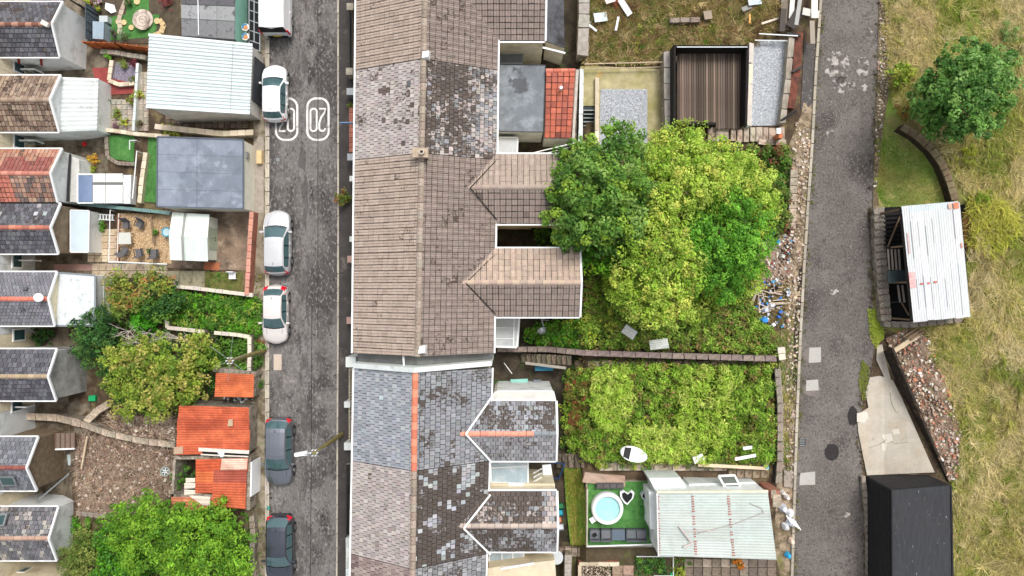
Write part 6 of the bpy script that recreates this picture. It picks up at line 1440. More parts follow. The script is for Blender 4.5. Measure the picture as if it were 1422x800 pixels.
t = thing('dead_creeper', 'red brown dead creeper at the top of the grey wall', 'plant', g(855, 4)); C = world(scat([(848, -8), (860, -8), (860, 10), (850, 10)], 30), .4); clumps('foliage', C, .2, 14, .05, G_RED, t)
# timber clutter left of lane at top
for i, (x, y, l, w_, r_, cl) in enumerate(((1090, 10, 60, 10, 88, c(120, 108, 96)), (1100, 5, 40, 6, 84, c(200, 200, 194)), (1109, 12, 44, 5, 80, c(160, 160, 156)), (1104, 26, 26, 12, 60, c(50, 44, 40)), (1126, 18, 22, 9, -10, c(196, 194, 186)), (1131, 4, 40, 8, 88, c(216, 210, 198)), (1087, 28, 30, 7, 84, c(64, 56, 50)), (1128, 45, 30, 6, 90, c(150, 140, 126)))):
    debris(x, y, l, w_, r_, ('broad brown plank upright in the stack', 'white plank second in the stack', 'grey plank with shine in the stack', 'black plank propped across the stack', 'pale pallet board nearest the lane', 'cream plank along the lane kerb', 'dark plank at the left of the stack', 'grey timber beside the lane below the stack')[i], cl, h=.4 + .05 * i, nm='plank', tilt=.08)
# concrete yard with gravel + stairs
mossc = mat('mossy_concrete', c(176, 166, 128), var=.18, vs=1.5, layers=[(c(150, 144, 96), .8, .52, .1, 8), (c(196, 160, 92), .6, .68, .06, 8)], bump=.25)
patch('concrete_pad', [(806, 92), (922, 96), (922, 215), (829, 215), (829, 147), (806, 147)], mossc, .06, z=2.0)
mb = MB(); mb.prism([(829, 92), (922, 96), (922, 215), (829, 215)], 2.04, -.3); mb.prism([(806, 92), (828.8, 92), (828.8, 147), (806, 147)], 2.04, -.3); o = mb.build('concrete_pad', mossc); o['kind'] = 'structure'
GQ = [(834, 124), (899, 124), (899, 212), (832, 212)]
gg = mat('grey_gravel', c(168, 172, 178), var=.25, vs=8, layers=[(c(206, 210, 216), 14, .55, .05, 4), (c(110, 112, 118), 10, .62, .05, 4)], bump=.9, bs=70)
patch('gravel_bed', GQ, gg, .09, z=2.0)
def gravelz(name, label, poly, z, n, pal):
    P = scat(poly, n); mb = MB(); k = (CAM_H - z) / FPX
    for x, y in P:
        s = random.uniform(.03, .06); a = Vector(((x - 711) * k, -(y - 400) * k, z)); q = [a + Vector((random.uniform(-1, 1) * s, random.uniform(-1, 1) * s, random.uniform(0, .03))) for _ in range(3)]
        if (q[1] - q[0]).cross(q[2] - q[0]).z < 0: q.reverse()
        mb.poly(q, jit(random.choice(pal), .2))
    o = mb.build(name, tarpm); o['kind'] = 'stuff'; o['label'] = label
gravelz('gravel', 'loose grey gravel on the concrete yard', GQ, 2.1, 3500, [c(190, 194, 200), c(140, 144, 150), c(220, 222, 226)])
def stair(label, x0, x1, y0, y1, n, z0, z1, m, cols=(W1,), horiz=False, group=None, nose=None):
    t = thing('steps', label, 'steps', at((x0 + x1) / 2, (y0 + y1) / 2, min(z0, z1)), group)
    for k in range(n):
        z = z0 + (z1 - z0) * (k + 1) / n; kk = (CAM_H - z) / FPX
        if horiz: px, py, sx, sy = x0 + (x1 - x0) * (k + .5) / n, (y0 + y1) / 2, abs(x1 - x0) / n * kk, abs(y1 - y0) * kk
        else: px, py, sx, sy = (x0 + x1) / 2, y0 + (y1 - y0) * (k + .5) / n, abs(x1 - x0) * kk, abs(y1 - y0) / n * kk
        p = at(px, py, z); piece(t, 'step', m, p - Vector((0, 0, .15)), (sx - .02, sy + .0, .3), col=random.choice(cols), rough=.012)
        if nose: bar(t, 'nosing', p + Vector((-sx / 2, (sy / 2) * nose, .01)), p + Vector((sx / 2, (sy / 2) * nose, .01)), .06, .04, mat('nosing', c(168, 172, 168), var=.1))
    return t
stair('narrow dark steps with pale edges beside the grey gravel yard', 810, 826, 196, 148, 9, .2, 2.0, mat('dark_step', c(60, 68, 70), var=.2), nose=-1)
wall('yard_wall', 'pale kerb wall between the dark steps and the gravel', 'wall', [(829, 108), (829, 200)], .8, 4, concm, cap=mat('buff_coping', c(214, 198, 176)), seg=18, hz=2.3)
wall('yard_wall', 'white edged wall on the left of the dark steps', 'wall', [(808, 96), (806, 200)], .8, 4, whitem, cap=whitem, seg=18, hz=2.3)
wall('yard_wall', 'rough mossy wall strip right of the red lean-to', 'wall', [(801, 96), (797, 198)], .5, 6, stonem, cap=None, hz=1.8)
t = thing('pipe_railing', 'pale rusty pipe railing along the top of the concrete yard', 'railing', at(870, 94, 1.7))
for y in (89, 96): bar(t, 'rail', at(812, y, 2.9 if y < 90 else 2.4), at(922, y - 3, 2.9 if y < 90 else 2.4), .05, .05, mat('rusty_white', c(196, 176, 150), var=.25, vs=5))
for x in (812, 838, 875, 920): q = at(x, 92, 2.0); mb = MB(); mb.tube(q, q + Vector((0, .1, .95)), .03); mb.build('post', mat('rusty_white', c(196, 176, 150)), t)
wall('yard_wall', 'grey wall between the concrete yard and the timber deck', 'wall', [(926, 72), (928, 184)], 1.2, 8, stonem, cap=mat('grey_coping', c(160, 154, 144)), seg=20)
bar(hU3[0], 'handrail', at(742, 212, 2.0), at(800, 198, 2.4), .06, .06, pvcm); bar(hU3[0], 'handrail', at(745, 216, 1.6), at(802, 202, 2.0), .05, .05, pvcm)
# timber deck in a dark frame
t = thing('timber_deck', 'weathered brown timber deck sunk between black walls', 'deck', g(990, 120)); zd = 3.05
pm = mat('deck_plank', c(112, 98, 88), rough=.9, var=.25, vs=1.5, stretch=(6, .6, 1), layers=[(c(80, 64, 56), 1.2, .55, .1, 8), (c(172, 158, 146), 2.4, .58, .06, 8)], bump=.4)
n = 28
for k in range(n):
    x = 940 + (1034 - 940) * (k + .5) / n; y1 = 171 if x < 994 else 180
    a, b = at(x, 70, zd), at(x, y1, zd)
    piece(t, 'plank', pm, (a + b) / 2 + Vector((0, 0, random.uniform(-.01, .01))), (94 / n / 22.6 - .022, (a - b).length, .06), nvar=3, rough=.01, col=random.choice(((1, 1, 1), (.75, .72, .7), (1.25, 1.22, 1.2), (.9, .85, .82), (.6, .58, .57))))
bkm = mat('black_board', c(30, 27, 26), var=.3, vs=2)
for (p0, p1, h_) in (((937, 62), (937, 180), 1.2), ((938, 64), (1040, 64), 1.2), ((1038, 64), (1036, 172), 1.0), ((938, 172), (993, 172), .5)):
    a, b = at(*p0, zd + h_), at(*p1, zd + h_); bar(t, 'black_wall', (a - Vector((0, 0, h_ / 2 + .2))), (b - Vector((0, 0, h_ / 2 + .2))), .12, h_ + .4, bkm)
a, b = at(940, 65.5, zd + 1.2), at(1038, 65.5, zd + 1.2); bar(t, 'top_rail', a, b, .05, .05, metalg)
# pale gravel strip
GR2 = [(1044, 58), (1092, 55), (1088, 110), (1082, 174), (1042, 175)]
patch('gravel_path', GR2, gg, .07); rubble('gravel', 'pale gravel on the strip beside the timber deck', GR2, 900, .03, .07, [c(206, 212, 212), c(160, 164, 164), c(226, 228, 226)], zoff=.07)
wall('edging', 'pale edging board between the black wall and gravel strip', 'edging', [(1043, 60), (1040, 176)], .5, 4.5, whitem, cap=mat('pale_coping', c(206, 198, 184)), seg=24)
wall('edging', 'grey edging slab on the right of the gravel strip', 'edging', [(1099, 52), (1094, 110), (1086, 172)], .5, 6, concm, cap=concm, seg=22)
wall('metal_barrier', 'rusty red panels beside the lane edge', 'barrier', [(1110, 45), (1106, 100), (1098, 150)], .35, 10, mat('rusty_panel', c(120, 70, 56), var=.35, vs=3, layers=[(c(84, 56, 48), 1.6, .5, .1, 8), (c(150, 90, 66), 2, .64, .05, 8)]), cap=None)
for a, b in (((1092, 46), (1112, 50)), ((1100, 100), (1114, 92)), ((1084, 168), (1106, 154))): setp(simple('black_beam', 'black beam laid %s the rusty panels' % ('above' if a[1] < 60 else 'across the middle of' if a[1] < 120 else 'at the foot of'), 'beam', lambda mb: mb.tube(g(*a, .6), g(*b, .6), .09, n=4), blackm, 'black beams by the rusty panels'))
t = thing('white_rail', 'white rail across the top of the gravel strip', 'railing', g(1075, 50)); bar(t, 'rail', g(1054, 47, .7), g(1108, 50, .7), .06, .06, pvcm); bar(t, 'rail', g(1048, 56, .4), g(1098, 57, .4), .06, .06, pvcm)
patch('tarmac_verge', [(1117, 58), (1134, 62), (1130, 140), (1118, 155), (1112, 150)], mat('speckled_tarmac', c(84, 80, 78), var=.2, vs=4, layers=[(c(176, 170, 164), 6, .64, .04, 5)], bump=.5), .05)
stn = mat('step_stone', W1, var=.2, vs=2.5, layers=[(c(150, 138, 118), 2, .58, .1, 8)], bump=.4)
STC = (c(190, 176, 158), c(176, 162, 144), c(200, 188, 172), c(160, 148, 132))
t = thing('plank_walk', 'row of pale stone slabs below the deck and gravel strip', 'path', g(1035, 187))
for x, w_ in ((990, 16), (1003, 18), (1018, 8), (1027, 8), (1036, 8), (1045, 8), (1054, 10), (1063, 8), (1072, 10), (1085, 9)): piece(t, 'slab', stn, g(x, 187 + random.uniform(-1, 1), .1), ((w_ - 1) / 22.2, 20 / 22.2, .14), col=random.choice(STC), rough=.02)
for x in (1060, 1072, 1084): piece(t, 'slab', stn, g(x, 198, .15), (14 / 22, 7 / 22, .2), rot=random.uniform(-.2, .2), col=random.choice(STC))
setp(simple('orange_post', 'orange and white post at the corner of the slab row', 'post', lambda mb: (mb.box(g(1081, 190, .5), (.24, .3, .7), col=c(190, 110, 70)), mb.box(g(1081, 182, .9), (.26, .34, .1), col=c(226, 228, 230))), tarpm))
# verge between gardens and lane
patch('lane_verge', [(1134, 62), (1131, 100), (1126, 200), (1118, 310), (1112, 400), (1107, 500), (1104, 600), (1101, 690), (1098, 860), (1070, 860), (1078, 690), (1082, 500), (1090, 400), (1096, 200), (1112, 160)],
      mat('verge_rubble', c(168, 150, 126), var=.3, vs=3, layers=[(c(110, 96, 76), 1.6, .5, .08, 8), (c(128, 132, 70), .8, .62, .07, 8)], bump=.8, bs=25), .04, nz=.06)
VG = [(1104, 170), (1126, 175), (1118, 310), (1112, 400), (1107, 500), (1104, 600), (1101, 690), (1092, 690), (1092, 540), (1094, 400), (1098, 250)]
rubble('verge_stones', 'stones and rubble on the verge left of the lane', VG, 1100, .06, .22, RC + [c(206, 186, 160)], zoff=.06)
blades('verge_grass', 'dry and green grass tufts on the verge left of the lane', [(1075, 470), (1100, 430), (1106, 500), (1102, 640), (1084, 640)], 220, .4, .02, [c(150, 150, 70), c(180, 168, 100), c(110, 130, 60)], lift=.5)
blades('verge_grass', 'straw grass on the verge beside the rubbish heap', [(1040, 400), (1100, 380), (1100, 480), (1050, 490)], 220, .5, .02, [c(190, 172, 120), c(160, 140, 90), c(140, 140, 80)], lift=.4)
patch('dark_drain', [(1110, 370), (1117, 372), (1112, 440), (1108, 540), (1101, 540), (1104, 440)], mat('dark_ditch', c(52, 44, 40), var=.3, vs=4, bump=.6), .07)
wall('broken_wall', 'line of broken concrete between the brambles and the lane', 'wall', [(1102, 236), (1100, 280), (1099, 318)], .3, 8, stonem, cap=mat('rough_stone', c(176, 162, 142)), seg=9)
wall('broken_wall', 'stump of pale masonry at the corner of the lime hedge', 'wall', [(1084, 482), (1086, 500)], .5, 8, stonem, cap=mat('pale_coping', c(206, 198, 184)), seg=8)
wall('garden_wall', 'tall dark wall along the lane side of the lime hedge', 'wall', [(1079, 512), (1083, 560), (1083, 640), (1080, 672)], .5, 6, mat('dark_wall', c(60, 58, 56)), cap=stonem, seg=12)
# rubbish heap
patch('soil_heap', [(1050, 330), (1100, 325), (1098, 390), (1060, 400), (1040, 392)], mat('pinkish_soil', c(160, 136, 122), var=.3, vs=3, layers=[(c(120, 72, 56), 1, .62, .06, 8)], bump=.7), .10, nz=.25)
rubble('heap_stones', 'loose stones on the pinkish soil heap', [(1050, 330), (1100, 325), (1098, 395), (1045, 398)], 500, .05, .2, RC, zoff=.15)
def sack(px, py, r, col, label, h=.35):
    p = g(px, py, .1); t = MB(col)
    n = 8; ring_ = [(p.x + r * math.cos(2 * math.pi * k / n) * random.uniform(.7, 1.2), p.y + r * math.sin(2 * math.pi * k / n) * random.uniform(.7, 1.2)) for k in range(n)]
    t.hexa([Vector((x, y, p.z)) for x, y in ring_], [Vector((p.x + (x - p.x) * .6, p.y + (y - p.y) * .6, p.z + h * random.uniform(.8, 1.2))) for x, y in ring_])
    return setp(t.build('plastic_sack', tarpm), label, 'sack', 'sacks dumped near the lane')
for a in ((1034, 404, .22, c(90, 130, 220), 'blue sack at the left end of the rubbish heap'), (1040, 398, .18, c(80, 190, 220), 'cyan sack touching the bright green tree'), (1027, 413, .2, c(60, 70, 150), 'dark blue sack lowest left in the rubbish heap'), (1062, 430, .26, c(200, 206, 226), 'pale lilac sack in the rubbish heap'), (1060, 444, .3, c(60, 140, 220), 'bright blue sack at the bottom of the rubbish heap'), (1070, 424, .22, c(220, 220, 224), 'white sack right of the pale lilac one'),
          (1075, 400, .2, c(40, 40, 44), 'black sack at the top of the rubbish heap'), (1078, 336, .2, c(50, 170, 220), 'cyan scrap beside the bright green tree top'), (1072, 325, .14, c(80, 120, 220), 'small blue scrap above the cyan one'), (1085, 356, .16, c(226, 224, 220), 'white scrap on the soil heap')):
    sack(*a)
t = thing('timber_pile', 'pile of pale sticks and battens in the rubbish heap', 'timber pile', g(1058, 415))
for _ in range(26):
    x, y = random.uniform(1040, 1078), random.uniform(400, 436); a = random.choice((0, .1, 1.5)) + random.uniform(-.35, .35); l = random.uniform(.5, 1.3); p = g(x, y, random.uniform(.25, .5))
    mb = MB(jit(c(206, 190, 170), .15)); mb.tube(p, p + Vector((math.cos(a) * l, math.sin(a) * l, random.uniform(-.1, .1))), .03, n=4); mb.build('batten', tarpm, t)
rubble('rubbish', 'small blue and white plastic litter through the rubbish heap', [(1025, 392), (1100, 380), (1095, 455), (1040, 450), (1022, 415)], 150, .06, .24, [c(60, 120, 210), c(225, 228, 230), c(200, 204, 214), c(90, 170, 210), c(150, 110, 90), c(60, 56, 56)], m=tarpm, zoff=.2)
rubble('rubbish', 'pale litter scattered on the verge near the bright green tree', [(1070, 318), (1104, 318), (1100, 380), (1066, 372)], 70, .06, .2, [c(225, 228, 230), c(90, 170, 210), c(200, 190, 180), c(150, 60, 50)], m=tarpm, zoff=.15)
# trees and brambles of the middle garden
YL_ = [c(168, 198, 72), c(150, 184, 64), c(184, 208, 90), c(130, 166, 56), c(174, 194, 86), c(200, 206, 96)]
MG = [(700, 312), (760, 300), (770, 200), (940, 186), (1095, 200), (1098, 300), (1070, 330), (1050, 400), (1080, 470), (1076, 492), (760, 486), (724, 470), (724, 444), (806, 444), (814, 390), (780, 345), (692, 344)]
patch('garden_soil', [(806, 212), (1098, 205), (1094, 400), (1080, 495), (806, 495)], earthm, .05)
cover('scrub', 'yellow green scrub filling the gaps between the middle garden trees', [(880, 200), (1000, 200), (1075, 230), (1085, 300), (1060, 330), (1060, 400), (960, 450), (860, 440), (830, 380), (900, 300)], 2.0, YL_, .085, 12, 28, .34, zoff=.2)
cover('brambles', 'low brambles and ivy spreading under the trees down to the long wall', [(812, 360), (900, 420), (1040, 410), (1078, 470), (1076, 490), (765, 482), (728, 462), (760, 452), (808, 444), (815, 395)], .9, [c(142, 176, 66), c(122, 158, 56), c(164, 188, 82), c(102, 136, 50), c(154, 136, 84), c(134, 168, 60), c(112, 120, 60)], .075, 26, 28, .28, var=.3, lump=.25)
cover('yellow_brambles', 'yellow green shoots among the brambles beside the lower brown wing', [(780, 440), (850, 430), (860, 470), (780, 480)], .9, G_LIME, .08, 6, 22, .28, zoff=.2)
cover('brambles', 'brambles at the top right of the middle garden', [(1005, 202), (1094, 204), (1098, 260), (1094, 330), (1060, 330), (1020, 260)], .9, G_BRM + G_MID + [c(160, 100, 80)], .085, 22, 24, .3, var=.25)
cover('yard_ivy', 'ivy creeping in the dark yard between the brown wings', [(740, 316), (790, 312), (800, 345), (750, 346)], .8, G_MID + G_DK, .09, 14, 22, .3, zoff=.6)
cover('yard_ivy', 'ivy in the yard beside the white annex roof', [(726, 462), (770, 442), (806, 445), (806, 486), (740, 480)], .8, G_MID + G_BRT, .09, 12, 22, .3, zoff=.4)
DG = [c(88, 130, 50), c(106, 148, 58), c(72, 112, 44), c(124, 162, 78), c(114, 154, 58), c(146, 178, 90)]
tree('sycamore_tree', 'large dark green tree overhanging the upper brown wing', 'tree', [(800, 228, 5.2, 1.3), (830, 215, 5.6, 1.6), (870, 205, 5.0, 1.4), (792, 265, 5.4, 1.5), (825, 262, 6.4, 1.9), (868, 255, 5.8, 1.6), (782, 300, 5.0, 1.2), (815, 305, 5.8, 1.7), (858, 300, 5.6, 1.6), (890, 275, 4.8, 1.2), (795, 330, 4.6, 1.2), (845, 330, 4.8, 1.2)], (830, 270), DG + [c(140, 172, 60)], size=.10, dens=14, nl=44, rc=.40)
tree('ash_tree', 'large yellow green tree in the centre of the middle garden', 'tree', [(925, 215, 4.0, 1.5), (960, 225, 4.4, 1.6), (1000, 225, 3.8, 1.3), (915, 255, 4.4, 1.5), (950, 265, 5.0, 1.7), (990, 260, 4.4, 1.4), (925, 300, 5.0, 1.7), (900, 340, 4.8, 1.5), (935, 345, 5.0, 1.6), (885, 385, 4.2, 1.5), (925, 390, 4.8, 1.6), (900, 425, 4.0, 1.4), (935, 425, 4.2, 1.3), (955, 380, 4.2, 1.2), (1020, 250, 3.0, 1.0), (865, 410, 3.4, 1.0), (1000, 285, 3.0, 1.0), (1030, 235, 2.2, .9), (1050, 260, 2.0, .9), (1060, 285, 1.9, .8), (900, 225, 3.6, 1.1), (895, 300, 4.0, 1.2)], (930, 330), YL_, size=.075, dens=16, nl=40, rc=.36)
BG_ = [c(96, 154, 46), c(112, 170, 54), c(80, 134, 42), c(128, 184, 62)]
tree('maple_tree', 'bright green tree with rounded clumps beside the rubbish heap', 'tree', [(975, 290, 3.0, 1.0), (1010, 282, 3.2, 1.1), (1035, 305, 3.4, 1.3), (985, 335, 4.2, 1.4), (1020, 345, 4.0, 1.3), (1050, 340, 3.2, 1.1), (1000, 375, 3.4, 1.3), (1035, 375, 3.0, 1.1), (975, 385, 2.8, 1.0), (970, 320, 3.4, 1.0), (1010, 400, 2.6, .9)], (1010, 345), BG_, size=.08, dens=22, nl=34, rc=.32)
tree('small_tree', 'mid green bushy tree under the dark and yellow green trees', 'tree', [(820, 352, 2.8, 1.2), (850, 362, 3.0, 1.2), (870, 350, 3.2, 1.0), (800, 345, 2.4, .9)], (840, 365), G_BRT + [c(140, 170, 50)], size=.1, dens=14, nl=28)
tree('young_tree', 'slender yellow green sapling in front of the timber deck', 'tree', [(922, 190, 2.4, .8), (945, 180, 2.2, .6), (975, 190, 2.0, .7), (950, 200, 2.6, .9)], (945, 200), [c(160, 180, 70), c(130, 156, 60)], size=.08, dens=12, nl=24)
for i, (x, y, w_, r_) in enumerate(((874, 461, 18, -35), (915, 478, 24, 8))):
    p = g(x, y, 1.2); a = R(r_); d_ = Vector((math.cos(a), math.sin(a), 0)) * w_ / 42; n_ = Vector((-d_.y, d_.x, 0)).normalized() * .3
    t = thing('corrugated_sheet', ('white corrugated scrap tilted in the brambles', 'larger white corrugated scrap nearer the long wall')[i], 'metal sheet', p - Vector((0, 0, .3)), 'scrap lying in the gardens')
    corr(t, p - d_ - n_, p + d_ - n_ + Vector((0, 0, .15)), p + d_ + n_, p - d_ + n_, 1, 5, .05, mat('scrap_zinc', c(206, 208, 204), rough=.4, var=.15), [W1])
# long wall and the steps below it
wall('garden_wall', 'long grey wall from the dark yard up to the lane', 'wall', [(690, 485), (760, 485), (812, 490), (900, 493), (1000, 496), (1078, 498)], 1.0, 6, mat('dark_wall', c(60, 58, 56)), cap=mat('wall_cap', c(136, 122, 116), var=.35, vs=3, layers=[(c(96, 100, 70), 2, .6, .06, 8)], bump=.4), seg=15)
t = thing('steps', 'long flight of mossy steps climbing beside the long grey wall', 'steps', g(770, 500))
xs_ = [727, 734, 741, 748, 755, 762, 769, 776, 783, 790]
mst = mat('mossy_step', W1, var=.25, vs=3, layers=[(c(80, 84, 46), 1.6, .56, .08, 8)], bump=.4)
for k, x in enumerate(xs_): z = .1 + (k + 1) * .14; piece(t, 'step', mst, at(x, 497 + k * .35, z - .1), (.31, .62, .24), col=random.choice((c(128, 116, 100), c(110, 100, 86))), rough=.01)
for k, x in enumerate(range(806, 1072, 19)): piece(t, 'step', mst, g(x, 506 + (k % 2), .08), (.8, .55, .14), col=random.choice((c(140, 126, 106), c(112, 98, 84), c(160, 136, 116))), rough=.02)
bar(t, 'side_rail', at(730, 504, 1.0), at(786, 511, 1.6), .16, .3, mat('grey_coping', c(160, 154, 144)))
patch('step_path_ground', [(796, 500), (1078, 502), (1078, 514), (796, 514)], earthm, .04)
cover('path_weeds', 'weeds growing over the upper steps', [(795, 498), (900, 499), (1078, 502), (1076, 515), (800, 516)], .3, G_BRM + G_MID, .07, 9, 18, .22)
# lime hedge plot
HD = [(806, 512), (850, 508), (1072, 510), (1076, 560), (1074, 640), (900, 644), (820, 640), (790, 620), (784, 560), (790, 520)]
cover('hedge_brambles', 'dense lime green brambles filling the walled garden', HD, 1.2, [c(142, 180, 60), c(154, 192, 66), c(116, 156, 50), c(170, 196, 84), c(134, 160, 62), c(100, 132, 48), c(140, 124, 72)], .07, 27, 32, .27, var=.32, lump=.3)
cover('hedge_spill', 'straggling bramble shoots spilling over the edges of the walled garden', [(796, 508), (1079, 505), (1084, 560), (1082, 648), (900, 652), (812, 648), (782, 630), (776, 560), (782, 515)], .7, G_MID + G_LIME, .07, 7, 20, .26)
cover('reddish_brambles', 'reddish brambles at the left end of the lime hedge', [(786, 520), (812, 516), (814, 600), (792, 600)], 1.5, [c(120, 104, 54), c(150, 84, 60), c(110, 120, 50), c(130, 130, 60)], .08, 16, 24, .28)
for i, poly in enumerate(([(826, 515), (870, 510), (880, 560), (860, 600), (820, 590)], [(950, 508), (1010, 510), (1020, 570), (990, 640), (940, 600)], [(870, 590), (960, 600), (980, 642), (880, 640)])):
    P_ = scat(poly, 200); C = world(P_, 1.0 + .4 * rng.random(len(P_)))
    o = clumps('lime_shoots', C, .3, 26, .13, [c(178, 206, 84), c(164, 196, 72), c(194, 208, 104)], None, up=.5, asp=.22)
    setp(o, ('yellow green narrow leaved shoots at the upper left of the lime brambles', 'yellow green narrow leaved shoots right of centre in the lime brambles', 'narrow leaved shoots along the lower edge of the lime brambles')[i], None, None, 'stuff')
# path of slabs below hedge
stair('pale slab steps running up between the lime hedge and the hot tub garden', 832, 1010, 634, 654, 7, 1.55, 2.7, stn, cols=STC, horiz=True)
stair('small dark steps at the left end of the slab path', 772, 832, 630, 650, 7, .2, 1.5, mst, cols=(c(120, 108, 96), c(100, 90, 78)), horiz=True)
stair('brown slab steps beside the lane end of the slab path', 1012, 1068, 640, 664, 5, 2.75, 3.3, stn, cols=(c(176, 160, 136), c(150, 136, 116)), horiz=True)
t = thing('surfboard', 'white oval board with a dark band lying on the lime brambles', 'board', g(879, 631, 1.2)); p = g(879, 631, 1.55)
mb = MB(); A = [p + Vector((math.cos(a) * .95 * (1 if math.cos(a) > 0 else .85), math.sin(a) * .48, 0)) for a in np.linspace(0, 2 * math.pi, 21)[:-1]]
rt = Matrix.Rotation(-.28, 3, 'Z'); A = [p + rt @ (q - p) for q in A]; mb.hexa([q - Vector((0, 0, .12)) for q in A], [p + (q - p) * .96 for q in A]); mb.build('board', pvcm, t)
mb = MB(); q4 = [p + rt @ Vector(v) + Vector((0, 0, .01)) for v in ((-.55, -.3, 0), (-.15, -.38, 0), (-.2, .36, 0), (-.6, .28, 0))]; mb.hexa([q - Vector((0, 0, .02)) for q in q4], [q + Vector((0, 0, .01)) for q in q4]); mb.build('dark_band', darkmetal, t)
debris(970, 637, 14, 9, 20, 'white bag like scrap at the lower edge of the lime hedge', h=1.3); debris(1018, 648, 90, 4, -3, 'long buff plank along the slab path', c(222, 200, 170), h=.8, tilt=0); debris(1035, 635, 28, 4, 8, 'white plank near the lane end of the lime hedge', h=1.3); debris(1038, 622, 12, 4, 5, 'short white scrap above the white plank', h=1.3)
sack(1062, 647, .2, c(90, 190, 210), 'cyan scrap at the lane end of the buff plank')
# grass bank left of hot tub
BK = [(784, 652), (800, 650), (812, 690), (812, 752), (796, 750), (790, 700)]
patch('grass_bank', [(783, 650), (806, 650), (814, 690), (814, 756), (792, 756), (786, 700)], mat('bank_grass', c(104, 136, 56), var=.25, vs=3, bump=.7), .3)
blades('bank_grass', 'green and straw grass on the bank beside the hot tub garden', [(784, 652), (804, 652), (813, 690), (813, 754), (793, 754), (787, 700)], 500, .3, .02, [c(110, 150, 40), c(130, 160, 50), c(176, 164, 90), c(150, 140, 76)], lift=.6, zoff=.3)
# hot tub garden (terrace at 1.7 m)
zt_ = 2.0
mb = MB(); mb.prism([(814, 668), (908, 668), (912, 760), (814, 760)], zt_ - .03, .2); o = mb.build('tub_terrace', concm); o['kind'] = 'structure'
patch('artificial_lawn', [(816, 670), (906, 668), (908, 757), (816, 757)], turfm, .0, z=zt_)
def ftb(): 
    p = at(842, 703, zt_); t = thing('hot_tub', 'round inflatable hot tub with pale turquoise water', 'hot tub', p)
    r = 21.3 / 21.5; mb = MB()
    prof_ = [(r * .99, 0), (r * 1.02, .2), (r * 1.02, .5), (r * .97, .64), (r * .88, .68), (r * .80, .64), (r * .78, .5)]
    n = 40
    for i in range(len(prof_) - 1):
        for k in range(n):
            a, b = 2 * math.pi * k / n, 2 * math.pi * (k + 1) / n; f = lambda q, an: Vector((p.x + q[0] * math.cos(an), p.y + q[0] * math.sin(an), p.z + q[1]))
            mb.poly([f(prof_[i], a), f(prof_[i], b), f(prof_[i + 1], b), f(prof_[i + 1], a)])
    mb.build('rim', pvcm, t, smooth=True)
    mb = MB(); A = [Vector((p.x + r * .80 * math.cos(k * math.pi / 20), p.y + r * .80 * math.sin(k * math.pi / 20), p.z + .45)) for k in range(40)]; mb.poly(A); mb.build('water', mat('tub_water', c(160, 216, 214), rough=.08, var=.05, vs=1.5, spec=.6, layers=[(c(186, 228, 224), .8, .56, .12, 3)]), t)
ftb()
t = thing('tub_cover', 'black and white heart shaped cover beside the hot tub', 'cover', at(870, 692, zt_)); p = at(871, 690, zt_ + .3)
HT = [(0, -.52), (.38, -.1), (.46, .25), (.3, .42), (.05, .2), (-.25, .42), (-.46, .3), (-.42, -.05), (-.2, -.38)]
mb = MB(); A = [p + Vector((x, y, 0)) for x, y in HT]; mb.hexa([q - Vector((0, 0, .25)) for q in A], A); mb.build('white_rim', pvcm, t)
mb = MB(); A = [p + Vector((x * .72, y * .72 - .0, .015)) for x, y in HT]; mb.hexa([q - Vector((0, 0, .02)) for q in A], [q + Vector((0, 0, .05)) for q in A]); mb.build('black_panel', blackm, t)
t = thing('drum', 'grey white drum with dark opening beside the white building', 'drum', at(896, 688, zt_)); p = at(896, 689, zt_ + .5)
mb = MB(); mb.ring((p.x, p.y), .24, .18, zt_, zt_ + .5, 20); mb.build('shell', mat('pale_grey_box', c(186, 194, 194)), t); mb = MB(); mb.tube((p.x, p.y, zt_ + .1), (p.x, p.y, zt_ + .42), .175, n=16); mb.build('inside', blackm, t)
stair('three small green carpeted steps beside the white building', 889, 902, 704, 714, 3, zt_, zt_ + .4, mat('green_step', c(70, 130, 60), var=.2, vs=4, bump=.4), horiz=True)
lg = mat('rattan_grey', c(88, 92, 96), var=.15, vs=6, bump=.4); cus = mat('grey_cushion', c(104, 108, 112), var=.08, vs=3)
def sofa(x0, x1, label, back=True):
    zt = zt_; y0, y1 = 736, 751; a, b = at(x0, y0, zt + .4), at(x1, y1, zt + .4)
    t = thing('outdoor_sofa', label, 'sofa', at((x0 + x1) / 2, 744, zt), 'grey outdoor furniture beside the hot tub')
    cx, cy, sx, sy = (a.x + b.x) / 2, (a.y + b.y) / 2, abs(b.x - a.x), abs(a.y - b.y)
    mb = MB(); mb.box((cx, cy, zt + .15), (sx, sy, .3)); mb.build('base', lg, t)
    if back:
        n = max(1, round(sx / .62))
        for k in range(n): piece(t, 'cushion', cus, (a.x + sx * (k + .5) / n, cy + .06, zt + .36), (sx / n - .03, sy - .16, .12), rough=.02)
        mb = MB(); mb.box((cx, cy - sy / 2 + .05, zt + .4), (sx, .1, .5)); mb.build('backrest', lg, t)
        for q in (-1, 1): mb = MB(); mb.box((cx + q * (sx / 2 - .03), cy, zt + .3), (.06, sy, .36)); mb.build('armrest', lg, t)
    else:
        mb = MB(); mb.box((cx, cy, zt + .32), (sx + .03, sy + .0, .04)); mb.build('table_top', mat('smoked_glass', c(96, 108, 120), rough=.15, var=.05), t)
sofa(819, 833, 'leftmost grey armchair under the hot tub with a dark item on it'); sofa(834.5, 849, 'second grey armchair from the left by the hot tub'); sofa(850.5, 868, 'low grey table between the armchairs and the wide sofa', back=False); sofa(869.5, 898, 'wide grey two seat sofa nearest the white building')
